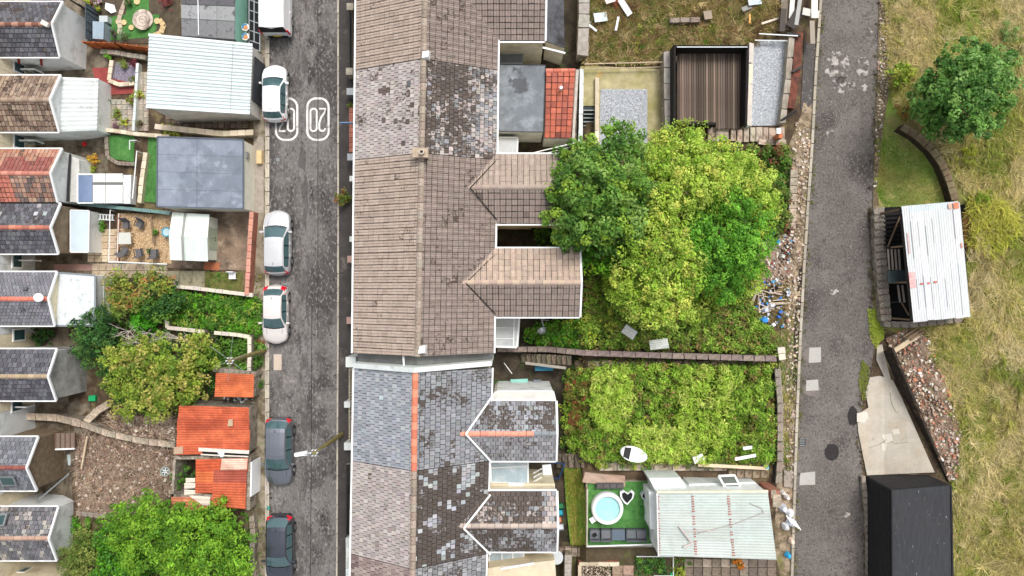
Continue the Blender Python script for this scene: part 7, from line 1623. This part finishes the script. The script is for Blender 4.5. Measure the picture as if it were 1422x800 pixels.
setp(simple('dark_bag', 'small dark bag on the leftmost grey armchair', 'bag', lambda mb: mb.box(at(826, 743, zt_ + .5), (.25, .2, .14), rot=.5), blackm))
t = thing('stool', 'small white square stool at the lower left of the hot tub', 'stool', at(823, 722, zt_)); mb = MB(); mb.box(at(823, 722, zt_ + .35), (.34, .34, .05), rot=.6); mb.build('seat', pvcm, t)
for a in (45, 135, 225, 315): q = at(823, 722, zt_ + .17) + Vector((math.cos(R(a) + .6) * .2, math.sin(R(a) + .6) * .2, 0)); mb = MB(); mb.box(q, (.03, .03, .34)); mb.build('leg', pvcm, t)
t = thing('garden_bench', 'row of dark slatted cushions behind the hot tub', 'bench', at(847, 676, zt_))
for k in range(4): piece(t, 'seat_pad', mat('slat_grey', c(92, 88, 88), var=.2, vs=5), at(833 + 9.3 * k, 675, zt_ + .4), (.4, .28, .1), rough=.02)
mb = MB(); mb.prism([(828, 671), (866, 671), (866, 679), (828, 679)], zt_ + .34, zt_); mb.build('frame', lg, t)
wall('timber_shelf', 'weathered pinkish timber top along the back of the hot tub garden', 'shelf', [(810, 662), (840, 666), (868, 668)], .4, 12, timberm, cap=mat('pink_board', c(176, 146, 130), var=.2, vs=2), seg=50, hz=2.1)
frame_thing('white_rail', 'white rail along the lower edge of the hot tub terrace', 'railing', [(816, 759), (906, 756)], 2.4, .05, pvcm, closed=False, legs=True)
frame_thing('white_rail', 'white rail along the left edge of the hot tub terrace', 'railing', [(816, 680), (815, 760)], 2.4, .035, mat('rail_cream', c(206, 196, 180)), closed=False, legs=True)
# corrugated garage with white building
t, P = garage('garage with pale mint corrugated roof streaked with rust, by the lane', [(912, 684), (1066, 683), (1078, 777), (914, 772)], (4.9, 5.5, 5.5, 4.9), 1.8, renderw)
mintm = mat('mint_corrugated', W1, rough=.6, var=.07, vs=1.2, layers=[((.86, .84, .82), 1.0, .58, .1, 10), ((1.06, 1.04, 1.02), .5, .6, .08, 8)], bump=.1)
V4 = lambda u, v: (P[0].lerp(P[1], u)).lerp(P[3].lerp(P[2], u), v)
for k, (u0, u1) in enumerate(((0, .32), (.315, .64), (.635, 1.0))):
    dz = Vector((0, 0, .012 * k)); corr(t, V4(u0, 0) + dz, V4(u1, 0) + dz, V4(u1, 1) + dz, V4(u0, 1) + dz, 4, 6, .022, mintm, (c(182, 192, 187), c(186, 195, 190)))
    a, b = V4(u0 + .008, .04) + Vector((0, 0, .05)), V4(u0 + .008, .97) + Vector((0, 0, .05)); n = 24
    mb = MB(c(150, 84, 76))
    for q in range(n):
        if random.random() < .12: continue
        mb.box(a.lerp(b, (q + .5) / n), (random.uniform(.10, .2), .07, .012), col=jit(c(160, 96, 88), .2))
    mb.build('rust_stain', tarpm, t, kind='stuff')
bar(t, 'verge_trim', P[0] + Vector((0, .05, .05)), P[1] + Vector((0, .05, .05)), .14, .12, mat('cream_trim', c(216, 212, 190), var=.15, vs=3)); bar(t, 'side_trim', P[0] + Vector((0, 0, .06)), P[3] + Vector((0, 0, .06)), .06, .05, pvcm)
frame_pts = [(946, 731), (952, 739), (959, 752)]
for a, b, r in (((943, 731), (959, 752), .05), ((948, 738), (995, 736), .03), ((949, 760), (962, 754), .06), ((965, 742), (1022, 727), .015), ((1022, 727), (1060, 712), .015), ((1060, 712), (1058, 706), .015), ((1058, 706), (1041, 699), .015)):
    u = (a[0] - 912) / 160; mb = MB(c(196, 184, 178) if r > .02 else c(150, 134, 126)); mb.tube(at(*a, 4.95 + .55 * u + .12), at(*b, 4.95 + .55 * (b[0] - 912) / 160 + .12), r, n=5); setp(mb.build('scrap_rod', tarpm), {(943, 731): 'pale strip lying askew on the mint corrugated roof', (948, 738): 'grey rod across the left of the mint roof', (949, 760): 'pale curved scrap low on the mint roof', (965, 742): 'thin cable rising across the mint roof', (1022, 727): 'middle length of thin cable on the mint roof', (1060, 712): 'short bend of cable at the right of the mint roof', (1058, 706): 'last length of cable pointing back left on the mint roof'}[a], 'rod', 'rods and cable lying on the mint roof')
t2 = thing('flat_roof_shed', 'white flat roofed lean-to along the upper side of the mint roof garage', 'building', g(970, 675))
for poly, z in (([(901, 664), (945, 663), (957, 682), (911, 683)], 4.0), ([(957, 672), (1048, 669), (1062, 682), (956, 682)], 3.7)):
    mb = MB(); mb.prism(poly, z, 1.6); mb.build('block', whitem, t2)
mb = MB(); mb.prism([(901, 683), (911, 684), (911, 735), (903, 735)], 3.9, 1.6); mb.build('block', renderw, t2)
t3 = thing('window_frame', 'white window frame lying tilted on the white lean-to', 'window', at(1012, 668, 4.0), None)
Q = [at(x, y, z) for x, y, z in ((998, 661, 4.4), (1020, 660, 4.4), (1029, 678, 4.0), (1008, 679, 4.0))]
for i in range(4): bar(t3, 'frame_bar', Q[i], Q[(i + 1) % 4], .12, .08, pvcm)
bar(t3, 'frame_bar', Q[0].lerp(Q[3], .65), Q[1].lerp(Q[2], .65), .1, .07, pvcm); mb = MB(); mb.poly([q - Vector((0, 0, .02)) for q in Q][::-1]); mb.build('pane', mat('dirty_glass', c(110, 116, 110), rough=.3, var=.2), t3)
wall('brick_pier', 'crumbling brick pier at the lane end of the mint roof garage', 'pier', [(1070, 686), (1078, 686), (1078, 704)], 1.6, 9, brickm, cap=mat('rough_stone', c(176, 162, 142)), seg=7)
cover('pier_weeds', 'weeds below the lane kerb by the drain', [(1086, 610), (1098, 610), (1098, 660), (1088, 655)], .25, G_BRT + G_BRM, .05, 10, 14, .2)
t = slabs('verge_slab', None, (1088, 652, 1101, 677), 1, 1, slabm, cols=SLB, dz=.12)
for i, a in enumerate(((1086, 683, .2, c(220, 214, 206), 'whitish stone like sack nearest the brick pier'), (1092, 690, .18, c(226, 224, 220), 'white bag third from the pier'), (1088, 705, .3, c(200, 206, 214), 'pale blue grey sheet of plastic by the lane'), (1096, 712, .3, c(226, 228, 232), 'white crumpled plastic sheet by the lane'), (1098, 724, .34, c(210, 216, 226), 'bluish white plastic largest in the heap by the lane'), (1090, 730, .26, c(226, 226, 228), 'white plastic lowest in the heap by the lane'), (1093, 770, .2, c(60, 170, 220), 'sky blue bag below the heap by the lane'), (1098, 750, .22, c(220, 196, 176), 'pinkish scrap between the heap and the blue bag'))):
    sack(*a)
t = thing('pallet', 'broken white slatted crate among the plastic by the lane', 'crate', g(1100, 722, .3))
for k in range(5): bar(t, 'slat', g(1092 + k * 3, 716 + k * 2, .5), g(1100 + k * 3, 728 + k * 2, .5), .06, .03, pvcm)
# bottom strip: walls, beds, pavers
RW_ = [(776, 755), (812, 760), (908, 762), (908, 776), (812, 772), (776, 768)]
patch('bottom_ground', [(780, 752), (1078, 776), (1098, 860), (780, 860)], mat('bed_soil', c(84, 74, 56), var=.3, vs=2.5, layers=[(c(90, 100, 50), 1.2, .6, .08, 8)], bump=.7), .05, nz=.08)
stair('rough stone steps below the hot tub terrace', 776, 906, 761, 773, 15, .4, 1.7, stn, cols=(c(150, 136, 122), c(126, 112, 98), c(168, 152, 136), c(170, 130, 110)), horiz=True)
wall('bed_wall', 'brick edged raised bed at the bottom of the picture', 'wall', [(804, 783), (860, 783)], .5, 4, brickm, cap=mat('buff_coping', c(214, 198, 176)), seg=14)
wall('bed_wall', 'left side wall of the raised bed at the bottom', 'wall', [(805, 785), (805, 830)], .5, 3.5, brickm, cap=mat('buff_coping', c(214, 198, 176)), seg=14)
rubble('bed_chippings', 'pale chippings filling the raised bed at the bottom', [(807, 786), (848, 786), (848, 820), (807, 820)], 700, .04, .12, [c(206, 194, 176), c(170, 150, 130), c(110, 92, 78)], zoff=.4)
slabs('bed_pavers', None, (850, 785, 880, 825), 2, 3, slabm, cols=(c(176, 146, 128), c(160, 138, 122)), dz=.4)
slabs('bed_pavers', None, (950, 776, 1078, 800), 10, 2, slabm, cols=(c(140, 126, 112), c(120, 108, 96), c(164, 150, 134)), dz=.1)
cover('vegetable_bed', 'leafy green vegetables in the bed at the bottom', [(884, 775), (925, 775), (925, 796), (886, 796)], .35, G_DK + G_MID, .09, 22, 18, .22)
cover('vegetable_bed', 'small mixed herbs right of the leafy vegetable bed', [(930, 776), (960, 777), (960, 790), (930, 790)], .25, G_BRM + G_MID, .06, 16, 16, .18)
bush('garden_bush', 'bright orange flowers below the mint roof', 'flowers', 1025, 783, .4, .5, [c(232, 150, 50), c(222, 130, 40), c(120, 130, 50)], .06)
bush('garden_bush', 'lime green shrub at the bottom edge', 'bush', 945, 795, .35, .6, G_LIME, .06)
frame_thing('bed_frame', 'thin white canes framing the vegetable bed', 'frame', [(884, 773), (935, 773), (935, 800), (908, 800)], 2.3, .03, pvcm, closed=False)
setp(simple('green_bin_lid', 'small green lid at the bottom edge beside the vegetable bed', 'lid', lambda mb: mb.tube(at(934, 798, 2.1), at(934, 798, 2.2), .14, n=12), mat('green_plastic', c(30, 160, 100))))
wall('yard_wall', 'grey stone wall at the bottom beside the water tank', 'wall', [(789, 770), (788, 830)], .8, 8, stonem, cap=mat('grey_coping', c(160, 154, 144)), seg=12, hz=1.4)

# ------------------------------------------------------------------ right of the lane
FIELD = [(1224, -60), (1500, -60), (1500, 860), (1325, 860), (1322, 670), (1300, 560), (1262, 470), (1225, 455), (1213, 440), (1211, 320), (1216, 190), (1221, 60)]
fieldm = mat('field_turf', c(140, 128, 80), var=.2, vs=.9, layers=[(c(112, 138, 56), .35, .52, .10, 7), (c(160, 142, 98), .8, .6, .08, 8)], bump=.9, bs=20)
patch('field', FIELD, fieldm, .04)
DRY = [c(216, 202, 156), c(204, 188, 134), c(208, 194, 136), c(190, 180, 110), c(166, 166, 84), c(138, 152, 66)]
F1 = [(1228, -20), (1440, -20), (1440, 820), (1322, 820), (1322, 668), (1336, 650), (1330, 590), (1312, 540), (1290, 470), (1262, 452), (1340, 446), (1348, 280), (1300, 200), (1240, 140), (1232, 60)]
tussocks('field_grass', 'long tawny and green grass growing in coarse tufts over the field', F1, 20, 22, .42, .017, DRY, zoff=.05, pscale=.028, lift=.45)
tussocks('field_tussocks', 'big coarse tussocks standing out of the field', F1, 1.3, 34, .6, .02, DRY, sd=4, zoff=.1, pscale=.05, lift=.7)
blades('field_thatch', 'matted short grass between the coarse tufts of the field', F1, 130, .35, .02, DRY[::-1], lift=.3, swirl=.03, zoff=.05, pal_scale=.05, spread=1.2)
blades('field_grass', 'greener short grass band crossing the top of the field', [(1290, -20), (1320, -20), (1370, 45), (1422, 100), (1422, 150), (1350, 50)], 350, .25, .02, [c(120, 168, 50), c(146, 176, 66), c(100, 146, 44)], lift=.6, zoff=.05)
blades('field_grass', 'soft green lawn inside the curved bank', [(1218, 190), (1250, 180), (1292, 215), (1316, 278), (1230, 290), (1214, 270)], 600, .18, .02, [c(116, 150, 54), c(140, 158, 66), c(168, 160, 90)], lift=.7, zoff=.03, pal_scale=.05)
patch('green_lawn', [(1216, 192), (1250, 180), (1292, 212), (1318, 282), (1228, 294), (1212, 270)], mat('lawn_soil', c(126, 140, 70), var=.25, vs=1.5, layers=[(c(170, 156, 100), .8, .56, .1, 8)], bump=.6), .06)
blades('field_grass', 'straw coloured flattened grass along the lane side of the field', [(1226, 30), (1300, 20), (1300, 80), (1240, 100)], 420, .5, .022, [c(206, 186, 140), c(186, 166, 116), c(170, 160, 90)], lift=.2, sd=8, swirl=.03, zoff=.07)
blades('field_grass', 'dark red brown flattened grass beside the white shed', [(1335, 295), (1370, 300), (1385, 335), (1350, 350), (1337, 340)], 320, .55, .025, [c(130, 92, 66), c(160, 120, 80), c(180, 160, 80)], lift=.3, sd=3, swirl=.05, zoff=.1)
blades('field_grass', 'spiky yellow green tussocks beside the white shed', [(1345, 270), (1395, 280), (1420, 320), (1390, 350), (1345, 345)], 160, .7, .03, [c(176, 186, 70), c(196, 196, 90)], lift=.7, sd=4, swirl=.08, zoff=.1, spread=1.5)
bank = mat('bank_soil', c(124, 106, 80), var=.3, vs=3, bump=.8)
patch('field_edge', [(1221, 0), (1236, 20), (1238, 110), (1226, 180), (1218, 260), (1222, 300), (1212, 300), (1214, 190), (1219, 100), (1220, 20)], mat('edge_litter', c(110, 96, 74), var=.35, vs=5, layers=[(c(150, 140, 112), 4, .58, .06, 6), (c(96, 108, 50), 1.4, .62, .06, 8)], bump=.9), .07, nz=.06)
rubble('edge_stones', 'small stones and leaf litter along the right lane edge', [(1222, 0), (1236, 20), (1236, 110), (1224, 190), (1218, 260), (1213, 260), (1216, 190), (1219, 100)], 420, .05, .16, RC, zoff=.1)
GRK = [c(88, 132, 58), c(106, 150, 68), c(74, 116, 50), c(122, 164, 80), c(134, 174, 96)]
tree('oak_tree', 'big dark green tree on the grass right of the lane', 'tree', [(1290, 145, 2.6, 1.2), (1310, 115, 3.0, 1.3), (1335, 95, 3.2, 1.3), (1330, 135, 3.8, 1.6), (1355, 115, 3.4, 1.3), (1375, 100, 2.4, 1.0), (1300, 170, 2.4, 1.1), (1340, 165, 3.0, 1.4), (1370, 145, 3.0, 1.2), (1385, 125, 2.2, 1.0), (1285, 120, 2.2, .8), (1395, 85, 1.8, .7), (1360, 75, 2.4, .8)], (1335, 135), GRK, size=.095, dens=16, nl=42, rc=.36)
bush('roadside_shrub', 'small lime shrub between the lane and the dark green tree', 'shrub', 1253, 103, .8, 1.4, [c(150, 170, 60), c(120, 150, 50), c(170, 180, 70)], .09, dens=60, rc=.18)
bush('roadside_shrub', 'olive bush on the lower left of the dark green tree', 'shrub', 1258, 155, .7, 1.0, [c(120, 130, 50), c(140, 120, 50), c(150, 100, 60)], .06, dens=50)
bush('grass_tussock', 'pale green tussock at the upper right', 'tussock', 1405, 45, .8, .6, [c(130, 160, 90), c(160, 170, 100)], .14, asp=.12, dens=40)
bush('grass_tussock', 'yellow green tussock right of the curved bank', 'tussock', 1345, 215, .7, .6, [c(170, 176, 60), c(150, 160, 60)], .14, asp=.12, dens=40)
bush('grass_tussock', 'fresh green tussock above the white shed corner', 'tussock', 1368, 275, .6, .6, [c(130, 160, 50), c(150, 170, 60)], .14, asp=.12, dens=40)
patch('ash_patch', [(1392, 66), (1440, 56), (1440, 92), (1400, 84)], mat('ash_ground', c(98, 92, 104), var=.3, vs=3, layers=[(c(176, 150, 130), 1, .6, .08, 8)], bump=.7), .10)
patch('bare_track', [(1396, 126), (1440, 116), (1440, 136), (1400, 146)], mat('bare_earth', c(176, 150, 126), var=.25, vs=3, bump=.7), .10)
wall('curved_bank', 'dark curved stone bank between the lawn and the field', 'wall', [(1252, 176), (1272, 188), (1294, 208), (1308, 228), (1318, 252), (1326, 278)], .5, 8, mat('dark_bank', c(60, 50, 38), var=.4, vs=3, bump=.8), cap=mat('earthy_cap', c(120, 104, 80), var=.3, vs=3, bump=.8), seg=9)
patch('dark_ditch', [(1306, 236), (1314, 244), (1326, 282), (1318, 284), (1312, 262)], mat('dark_ditch', c(52, 44, 40)), .12)
# stone wall around white shed
wall('stone_wall', 'broad rubble stone wall along the lane beside the white shed', 'wall', [(1220, 288), (1222, 340), (1226, 400), (1230, 446)], .5, 12, stonem, cap=stonem, seg=9)
wall('stone_wall', 'low stone wall below the white shed', 'wall', [(1226, 450), (1262, 451), (1300, 447), (1335, 443)], .4, 6, stonem, cap=stonem, seg=10)
patch('shed_shade', [(1228, 288), (1340, 284), (1344, 448), (1232, 450)], mat('shade_black', c(18, 16, 16), var=.3, vs=4, bump=.5), .08)  # near-black ground sheet paints the shade inside the open shed
t, P = garage('white sheet roofed shed on the grass with streaks of rust', [(1252, 288), (1332, 281), (1347, 440), (1268, 447)], (6.6, 7.0, 7.0, 6.6), 6.3, mat('shed_dark', c(60, 56, 54), var=.2), name='shed')
shed_walls(t, [P[0].lerp(P[1], .42), P[1], P[2], P[3].lerp(P[2], .42)], 4.0, mat('shed_dark', c(60, 56, 54)), name='inner_wall', dz=.3)
for u in (0, .33, .66, 1):
    q = P[0].lerp(P[3], u) + Vector((.1, -.1 + .2 * u, 0)); mb = MB(); mb.box((q.x, q.y, 5.3), (.1, .1, 2.4)); mb.build('post', timberm, t)
wsm = mat('white_sheet_roof', (.86, .86, .86), rough=.55, var=.05, vs=.8, stretch=(1, 1, 1), layers=[((.72, .72, .72), 1.6, .66, .03, 10)], bump=.05)
V5 = lambda u, v: (P[0].lerp(P[1], u)).lerp(P[3].lerp(P[2], u), v)
for i in range(8):
    for j, (v0, v1) in enumerate(((.0, .52), (.51, 1.0))):
        if j == 0: v0 = .0 if i > 6 or i < 1 else .045
        o_ = Vector((0, 0, .012 * ((i + j) % 2) + .01 * j)); a0, a1 = i / 8, (i + 1) / 8
        corr(t, V5(a0, v0) + o_, V5(a0, v1) + o_, V5(a1 + .004, v1) + o_, V5(a1 + .004, v0) + o_, 1, 3, .02, wsm, [c(222, 225, 226)], jitter=.03, seg=3)
        sa, sb = V5(a0, v0) + o_ + Vector((0, 0, .03)), V5(a0, v1) + o_ + Vector((0, 0, .03))
        if i and random.random() < .75: bar(t, 'seam', sa.lerp(sb, random.uniform(0, .3)), sa.lerp(sb, random.uniform(.6, 1)), .025, .02, metalg)
corr(t, V5(.0, -.01) + Vector((0, 0, -.02)), V5(.0, .06) + Vector((0, 0, -.02)), V5(.99, .06) + Vector((0, 0, -.02)), V5(.99, -.01) + Vector((0, 0, -.02)), 1, 24, .02, mat('old_zinc', c(196, 206, 212), rough=.5, var=.15), [W1])
for u, v, sx, sy, cl in ((.9, .01, .3, .35, c(200, 130, 104)), (.80, .01, .2, .3, c(214, 170, 150)), (.02, .62, .35, .9, c(214, 170, 168)), (.02, .3, .08, 1.2, c(206, 176, 174)), (.18, .66, .16, .1, c(196, 110, 104)), (.3, .66, .14, .1, c(196, 110, 104)), (.42, .655, .18, .1, c(196, 110, 104)), (.93, .36, .08, .3, c(200, 140, 120))):
    p = V5(u, v) + Vector((.1, -.1, .075)); mb = MB(cl); mb.box(p, (sx, sy, .008), rot=.1); mb.build('rust_patch', mat('rust_flake', W1, rough=.9, var=.25, vs=6), t)
t = thing('roofless_shed', 'dark open timber remains of a shed beside the white shed roof', 'shed', g(1243, 370))
for x in (1232, 1237, 1242, 1247): bar(t, 'slat', at(x + 1, 346, 5.0), at(x + 3, 375, 5.0), .09, .06, mat('grey_slat', c(156, 146, 136), var=.2))
for x in (1247, 1253): bar(t, 'slat', at(x, 396, 5.0), at(x + 3, 420, 5.0), .09, .06, mat('grey_slat', c(156, 146, 136)))
bar(t, 'cross_beam', at(1229, 344, 4.9), at(1254, 343, 4.9), .08, .08, darkmetal); bar(t, 'cross_beam', at(1238, 420, 4.9), at(1262, 418, 4.9), .08, .08, darkmetal)
bar(t, 'brace', at(1232, 345, 4.8), at(1250, 300, 4.8), .07, .07, timberm); bar(t, 'brace', at(1252, 420, 4.9), at(1262, 438, 4.9), .06, .06, timberm)
mb = MB(); mb.prism([(1233, 376), (1257, 375), (1259, 391), (1234, 393)], 5.15, 5.05); mb.build('dark_panel', mat('slate_green', c(64, 76, 76), rough=.4, var=.2), t)
for i in range(9): bar(t, 'dark_board', at(1228, 292 + i * 6, 4.6), at(1253, 290 + i * 6, 4.6), .12, .05, mat('near_black', c(30, 28, 28), var=.3))  # near-black boards across the open side of the shed
# rubble bank + dark diagonal fence
RB = [(1230, 470), (1262, 455), (1290, 470), (1316, 540), (1335, 600), (1330, 664), (1318, 668), (1290, 600), (1250, 510)]
patch('rubble_bank', RB, mat('brick_rubble_ground', c(150, 130, 112), var=.3, vs=4, layers=[(c(104, 84, 68), 1.5, .52, .1, 8)], bump=.9, bs=25), .08, nz=.15)
rubble('brick_rubble', 'broken bricks, stones and shards on the bank behind the dark fence', RB, 1000, .04, .22, [c(196, 180, 160), c(180, 138, 116), c(222, 214, 204), c(130, 112, 96), c(176, 160, 142), c(150, 136, 120), c(188, 124, 98)], zoff=.12)
setp(simple('white_beam', 'short white beam lying at the top of the rubble bank', 'beam', lambda mb: mb.box(g(1257, 477, .4), (1.9, .26, .14), tilt=Matrix.Rotation(R(33), 3, 'Z')), paletimber))
for i in range(3): setp(simple('rotten_plank', ('upper', 'middle', 'lower')[i] + ' rotten brown plank above the white beam', 'plank', lambda mb: mb.box(g(1264 + i * 5, 462 + i * 2, .3), (1.0, .12, .08), tilt=Matrix.Rotation(R(32), 3, 'Z')), timberm, 'rotten planks above the rubble'))
dkf = mat('tarred_timber', c(50, 42, 36), var=.3, vs=3, stretch=(1, 1, 1), layers=[(c(110, 86, 64), 2.4, .62, .06, 8)], bump=.5)
t = thing('timber_retaining_wall', 'long dark timber retaining wall running diagonally down to the black shed', 'wall', g(1265, 560))
for k in range(4):
    o_ = k * 3.0; a, b = at(1229 + o_, 487 - o_ * .4, 4.1 + .28 * k), at(1308 + o_, 672 - o_ * .4, 4.1 + .28 * k); n = 5
    for q in range(n): bar(t, 'sleeper', a.lerp(b, (q + .01) / n), a.lerp(b, (q + .99) / n), .14, .26, dkf)
slabc = mat('cast_concrete', c(186, 179, 166), var=.12, vs=1.2, layers=[(c(180, 168, 150), .8, .54, .1, 8), (c(150, 140, 124), 3, .68, .03, 6)], bump=.2)
CP = [(1208, 524), (1222, 522), (1240, 528), (1252, 552), (1298, 656), (1204, 660), (1192, 600), (1190, 576), (1206, 566), (1202, 545)]
patch('concrete_slab', CP, slabc, .10)
patch('concrete_slab', [(1218, 480), (1225, 478), (1228, 492), (1238, 530), (1230, 528), (1217, 500)], slabc, .10)
for P_ in ([(1190, 574), (1204, 571), (1206, 580), (1200, 588), (1190, 586)], [(1224, 604), (1238, 602), (1240, 612), (1230, 616)], [(1224, 616), (1232, 616), (1230, 626), (1225, 626)], [(1238, 597), (1248, 595), (1250, 602), (1241, 604)]):
    patch('fresh_cement', P_, mat('fresh_cement', c(206, 200, 188), var=.06), .115)
crk = mat('crack', c(96, 88, 76), var=.1)
for pts in ([(1206, 622), (1220, 618), (1232, 610), (1242, 616), (1262, 614)], [(1236, 545), (1238, 560), (1244, 572)]):
    mb = MB()
    for a, b in zip(pts[:-1], pts[1:]):
        A, B = g(*a, .112), g(*b, .112); n_ = Vector((-(B - A).y, (B - A).x, 0)).normalized() * .009; q = [A - n_, B - n_, B + n_, A + n_]; mb.poly(q if (q[1] - q[0]).cross(q[2] - q[0]).z > 0 else q[::-1])
    o = mb.build('crack', crk); o['kind'] = 'structure'
patch('moss_strip', [(1211, 440), (1226, 452), (1228, 470), (1218, 478), (1212, 462)], mat('moss', c(140, 154, 56), var=.25, vs=4, bump=.6), .09)
blades('lane_weeds', 'yellow green moss and weeds at the lane edge below the white shed', [(1204, 430), (1214, 428), (1228, 462), (1216, 484), (1208, 470)], 500, .12, .02, [c(150, 170, 60), c(176, 186, 80)], lift=.8, zoff=.08)
blades('lane_weeds', 'weeds on the lane edge left of the cement slab', [(1196, 500), (1206, 508), (1204, 545), (1198, 556), (1192, 530)], 400, .14, .02, [c(150, 160, 70), c(120, 130, 56)], lift=.8, zoff=.06)
wall('lane_edge_wall', 'narrow stone edge between the lane and the black shed', 'wall', [(1198, 661), (1204, 720), (1207, 830)], .25, 4, stonem, cap=stonem, seg=9)
# black shed
t = thing('black_shed', 'tall black painted shed with flat felt roof beside the lane', 'shed', g(1270, 740))
zb_, ztp = 3.7, 6.6
Tp = [at(1238, 681, ztp), at(1320, 674, ztp), at(1324, 880, ztp), at(1239, 880, ztp)]
blk = mat('black_board_wall', c(38, 38, 40), rough=.7, var=.25, vs=2, bump=.3); blr = mat('black_felt_roof', c(56, 57, 60), rough=.75, var=.2, vs=2.5, stretch=(3, .5, 1), layers=[(c(54, 56, 60), 1.5, .5, .1, 9), (c(190, 192, 196), 6, .70, .02, 4)], bump=.3)
mb = MB(); T = [p - Vector((0, 0, .11)) for p in Tp][::-1]; mb.hexa([Vector((p.x, p.y, zb_)) for p in T], T); mb.build('wall', blk, t)
for i, (v0, v1) in enumerate(((0, .06), (.061, .32), (.3205, .62), (.62, 1))):
    q = [Tp[0].lerp(Tp[3], v0), Tp[1].lerp(Tp[2], v0), Tp[1].lerp(Tp[2], v1), Tp[0].lerp(Tp[3], v1)][::-1]; e = Vector((0, 0, .03 if i == 0 else .01 * (i % 2)))
    mb = MB(jit((1, 1, 1), .08)); mb.hexa([p - Vector((0, 0, .108)) for p in q], [p + e for p in q]); mb.build('roof_felt', blr, t)
for k in range(9):
    p = Tp[0].lerp(Tp[1], (k + .5) / 9); bar(t, 'wall_board', Vector((p.x, p.y + .02, zb_ + .05)), Vector((p.x, p.y + .02, ztp - .14)), .02, .26, blk) if False else None
for k in range(10):
    z = zb_ + .2 + k * .27; bar(t, 'wall_board', Vector((Tp[0].x + .04, Tp[0].y + .02, z)), Vector((Tp[1].x - .04, Tp[1].y + .02, z)), .03, .24, blk)
    bar(t, 'wall_board', Vector((Tp[0].x - .02, Tp[0].y - .02, z)), Vector((Tp[3].x - .02, Tp[3].y, z)), .03, .24, blk)
bar(t, 'roof_edge', Tp[0] + Vector((0, 0, .02)), Tp[3] + Vector((0, 0, .02)), .08, .1, blk); bar(t, 'roof_edge', Tp[1] + Vector((0, 0, .02)), Tp[2] + Vector((0, 0, .02)), .08, .1, blk)

blades('field_grass', 'red green straw tufts round the base of the dark green tree', [(1260, 160), (1300, 185), (1400, 160), (1430, 60), (1422, 200), (1320, 215)], 300, .5, .022, DRY, lift=.5, sd=21, swirl=.06, zoff=.05)

def fringe(name, label, line, w0, w1, pal, dens, h=.06):
    poly = [(x + w0, y) for x, y in line if -60 < y < 860] + [(x + w1, y) for x, y in line[::-1] if -60 < y < 860]
    A = area(poly) * dens; P = scat(poly, int(A)); keep = fn(P[:, 0], P[:, 1], .12, 7) + .6 * fn(P[:, 0], P[:, 1], .4, 8) > -.08; P = P[keep]
    o = clumps(name, world(P, .05 + h * rng.random(len(P))), .12, 12, .035, pal, None, flat=.25); setp(o, label, None, None, 'stuff')
fringe('moss_fringe', 'moss and grit along the left edge of the lane', LANE_L, -1, 7, [c(120, 128, 60), c(140, 132, 92), c(96, 90, 70), c(150, 140, 112)], 26)
fringe('moss_fringe', 'moss, litter and grit along the right edge of the lane', LANE_R, -6, 3, [c(84, 76, 56), c(120, 116, 66), c(140, 128, 100), c(70, 62, 48)], 30)
fringe('gutter_weeds', 'tiny weeds and dirt along the street gutter', [(375, -50), (375, 400), (375, 850)], -1, 2, [c(96, 100, 56), c(70, 62, 50), c(120, 110, 90)], 16, .02)
blades('field_grass', 'fresh green tufts scattered through the field by the sheds', [(1322, 470), (1350, 450), (1370, 600), (1345, 700), (1330, 790), (1322, 700), (1340, 600)], 160, .3, .02, [c(120, 156, 56), c(146, 166, 70), c(176, 172, 100)], lift=.6, sd=31, zoff=.08)
blades('field_grass', 'bright grass running round the upper side of the dark green tree', [(1290, 60), (1340, 30), (1422, 60), (1422, 110), (1380, 60), (1300, 90)], 220, .35, .02, [c(134, 168, 60), c(160, 178, 80), c(188, 184, 110)], lift=.5, sd=33, zoff=.08)
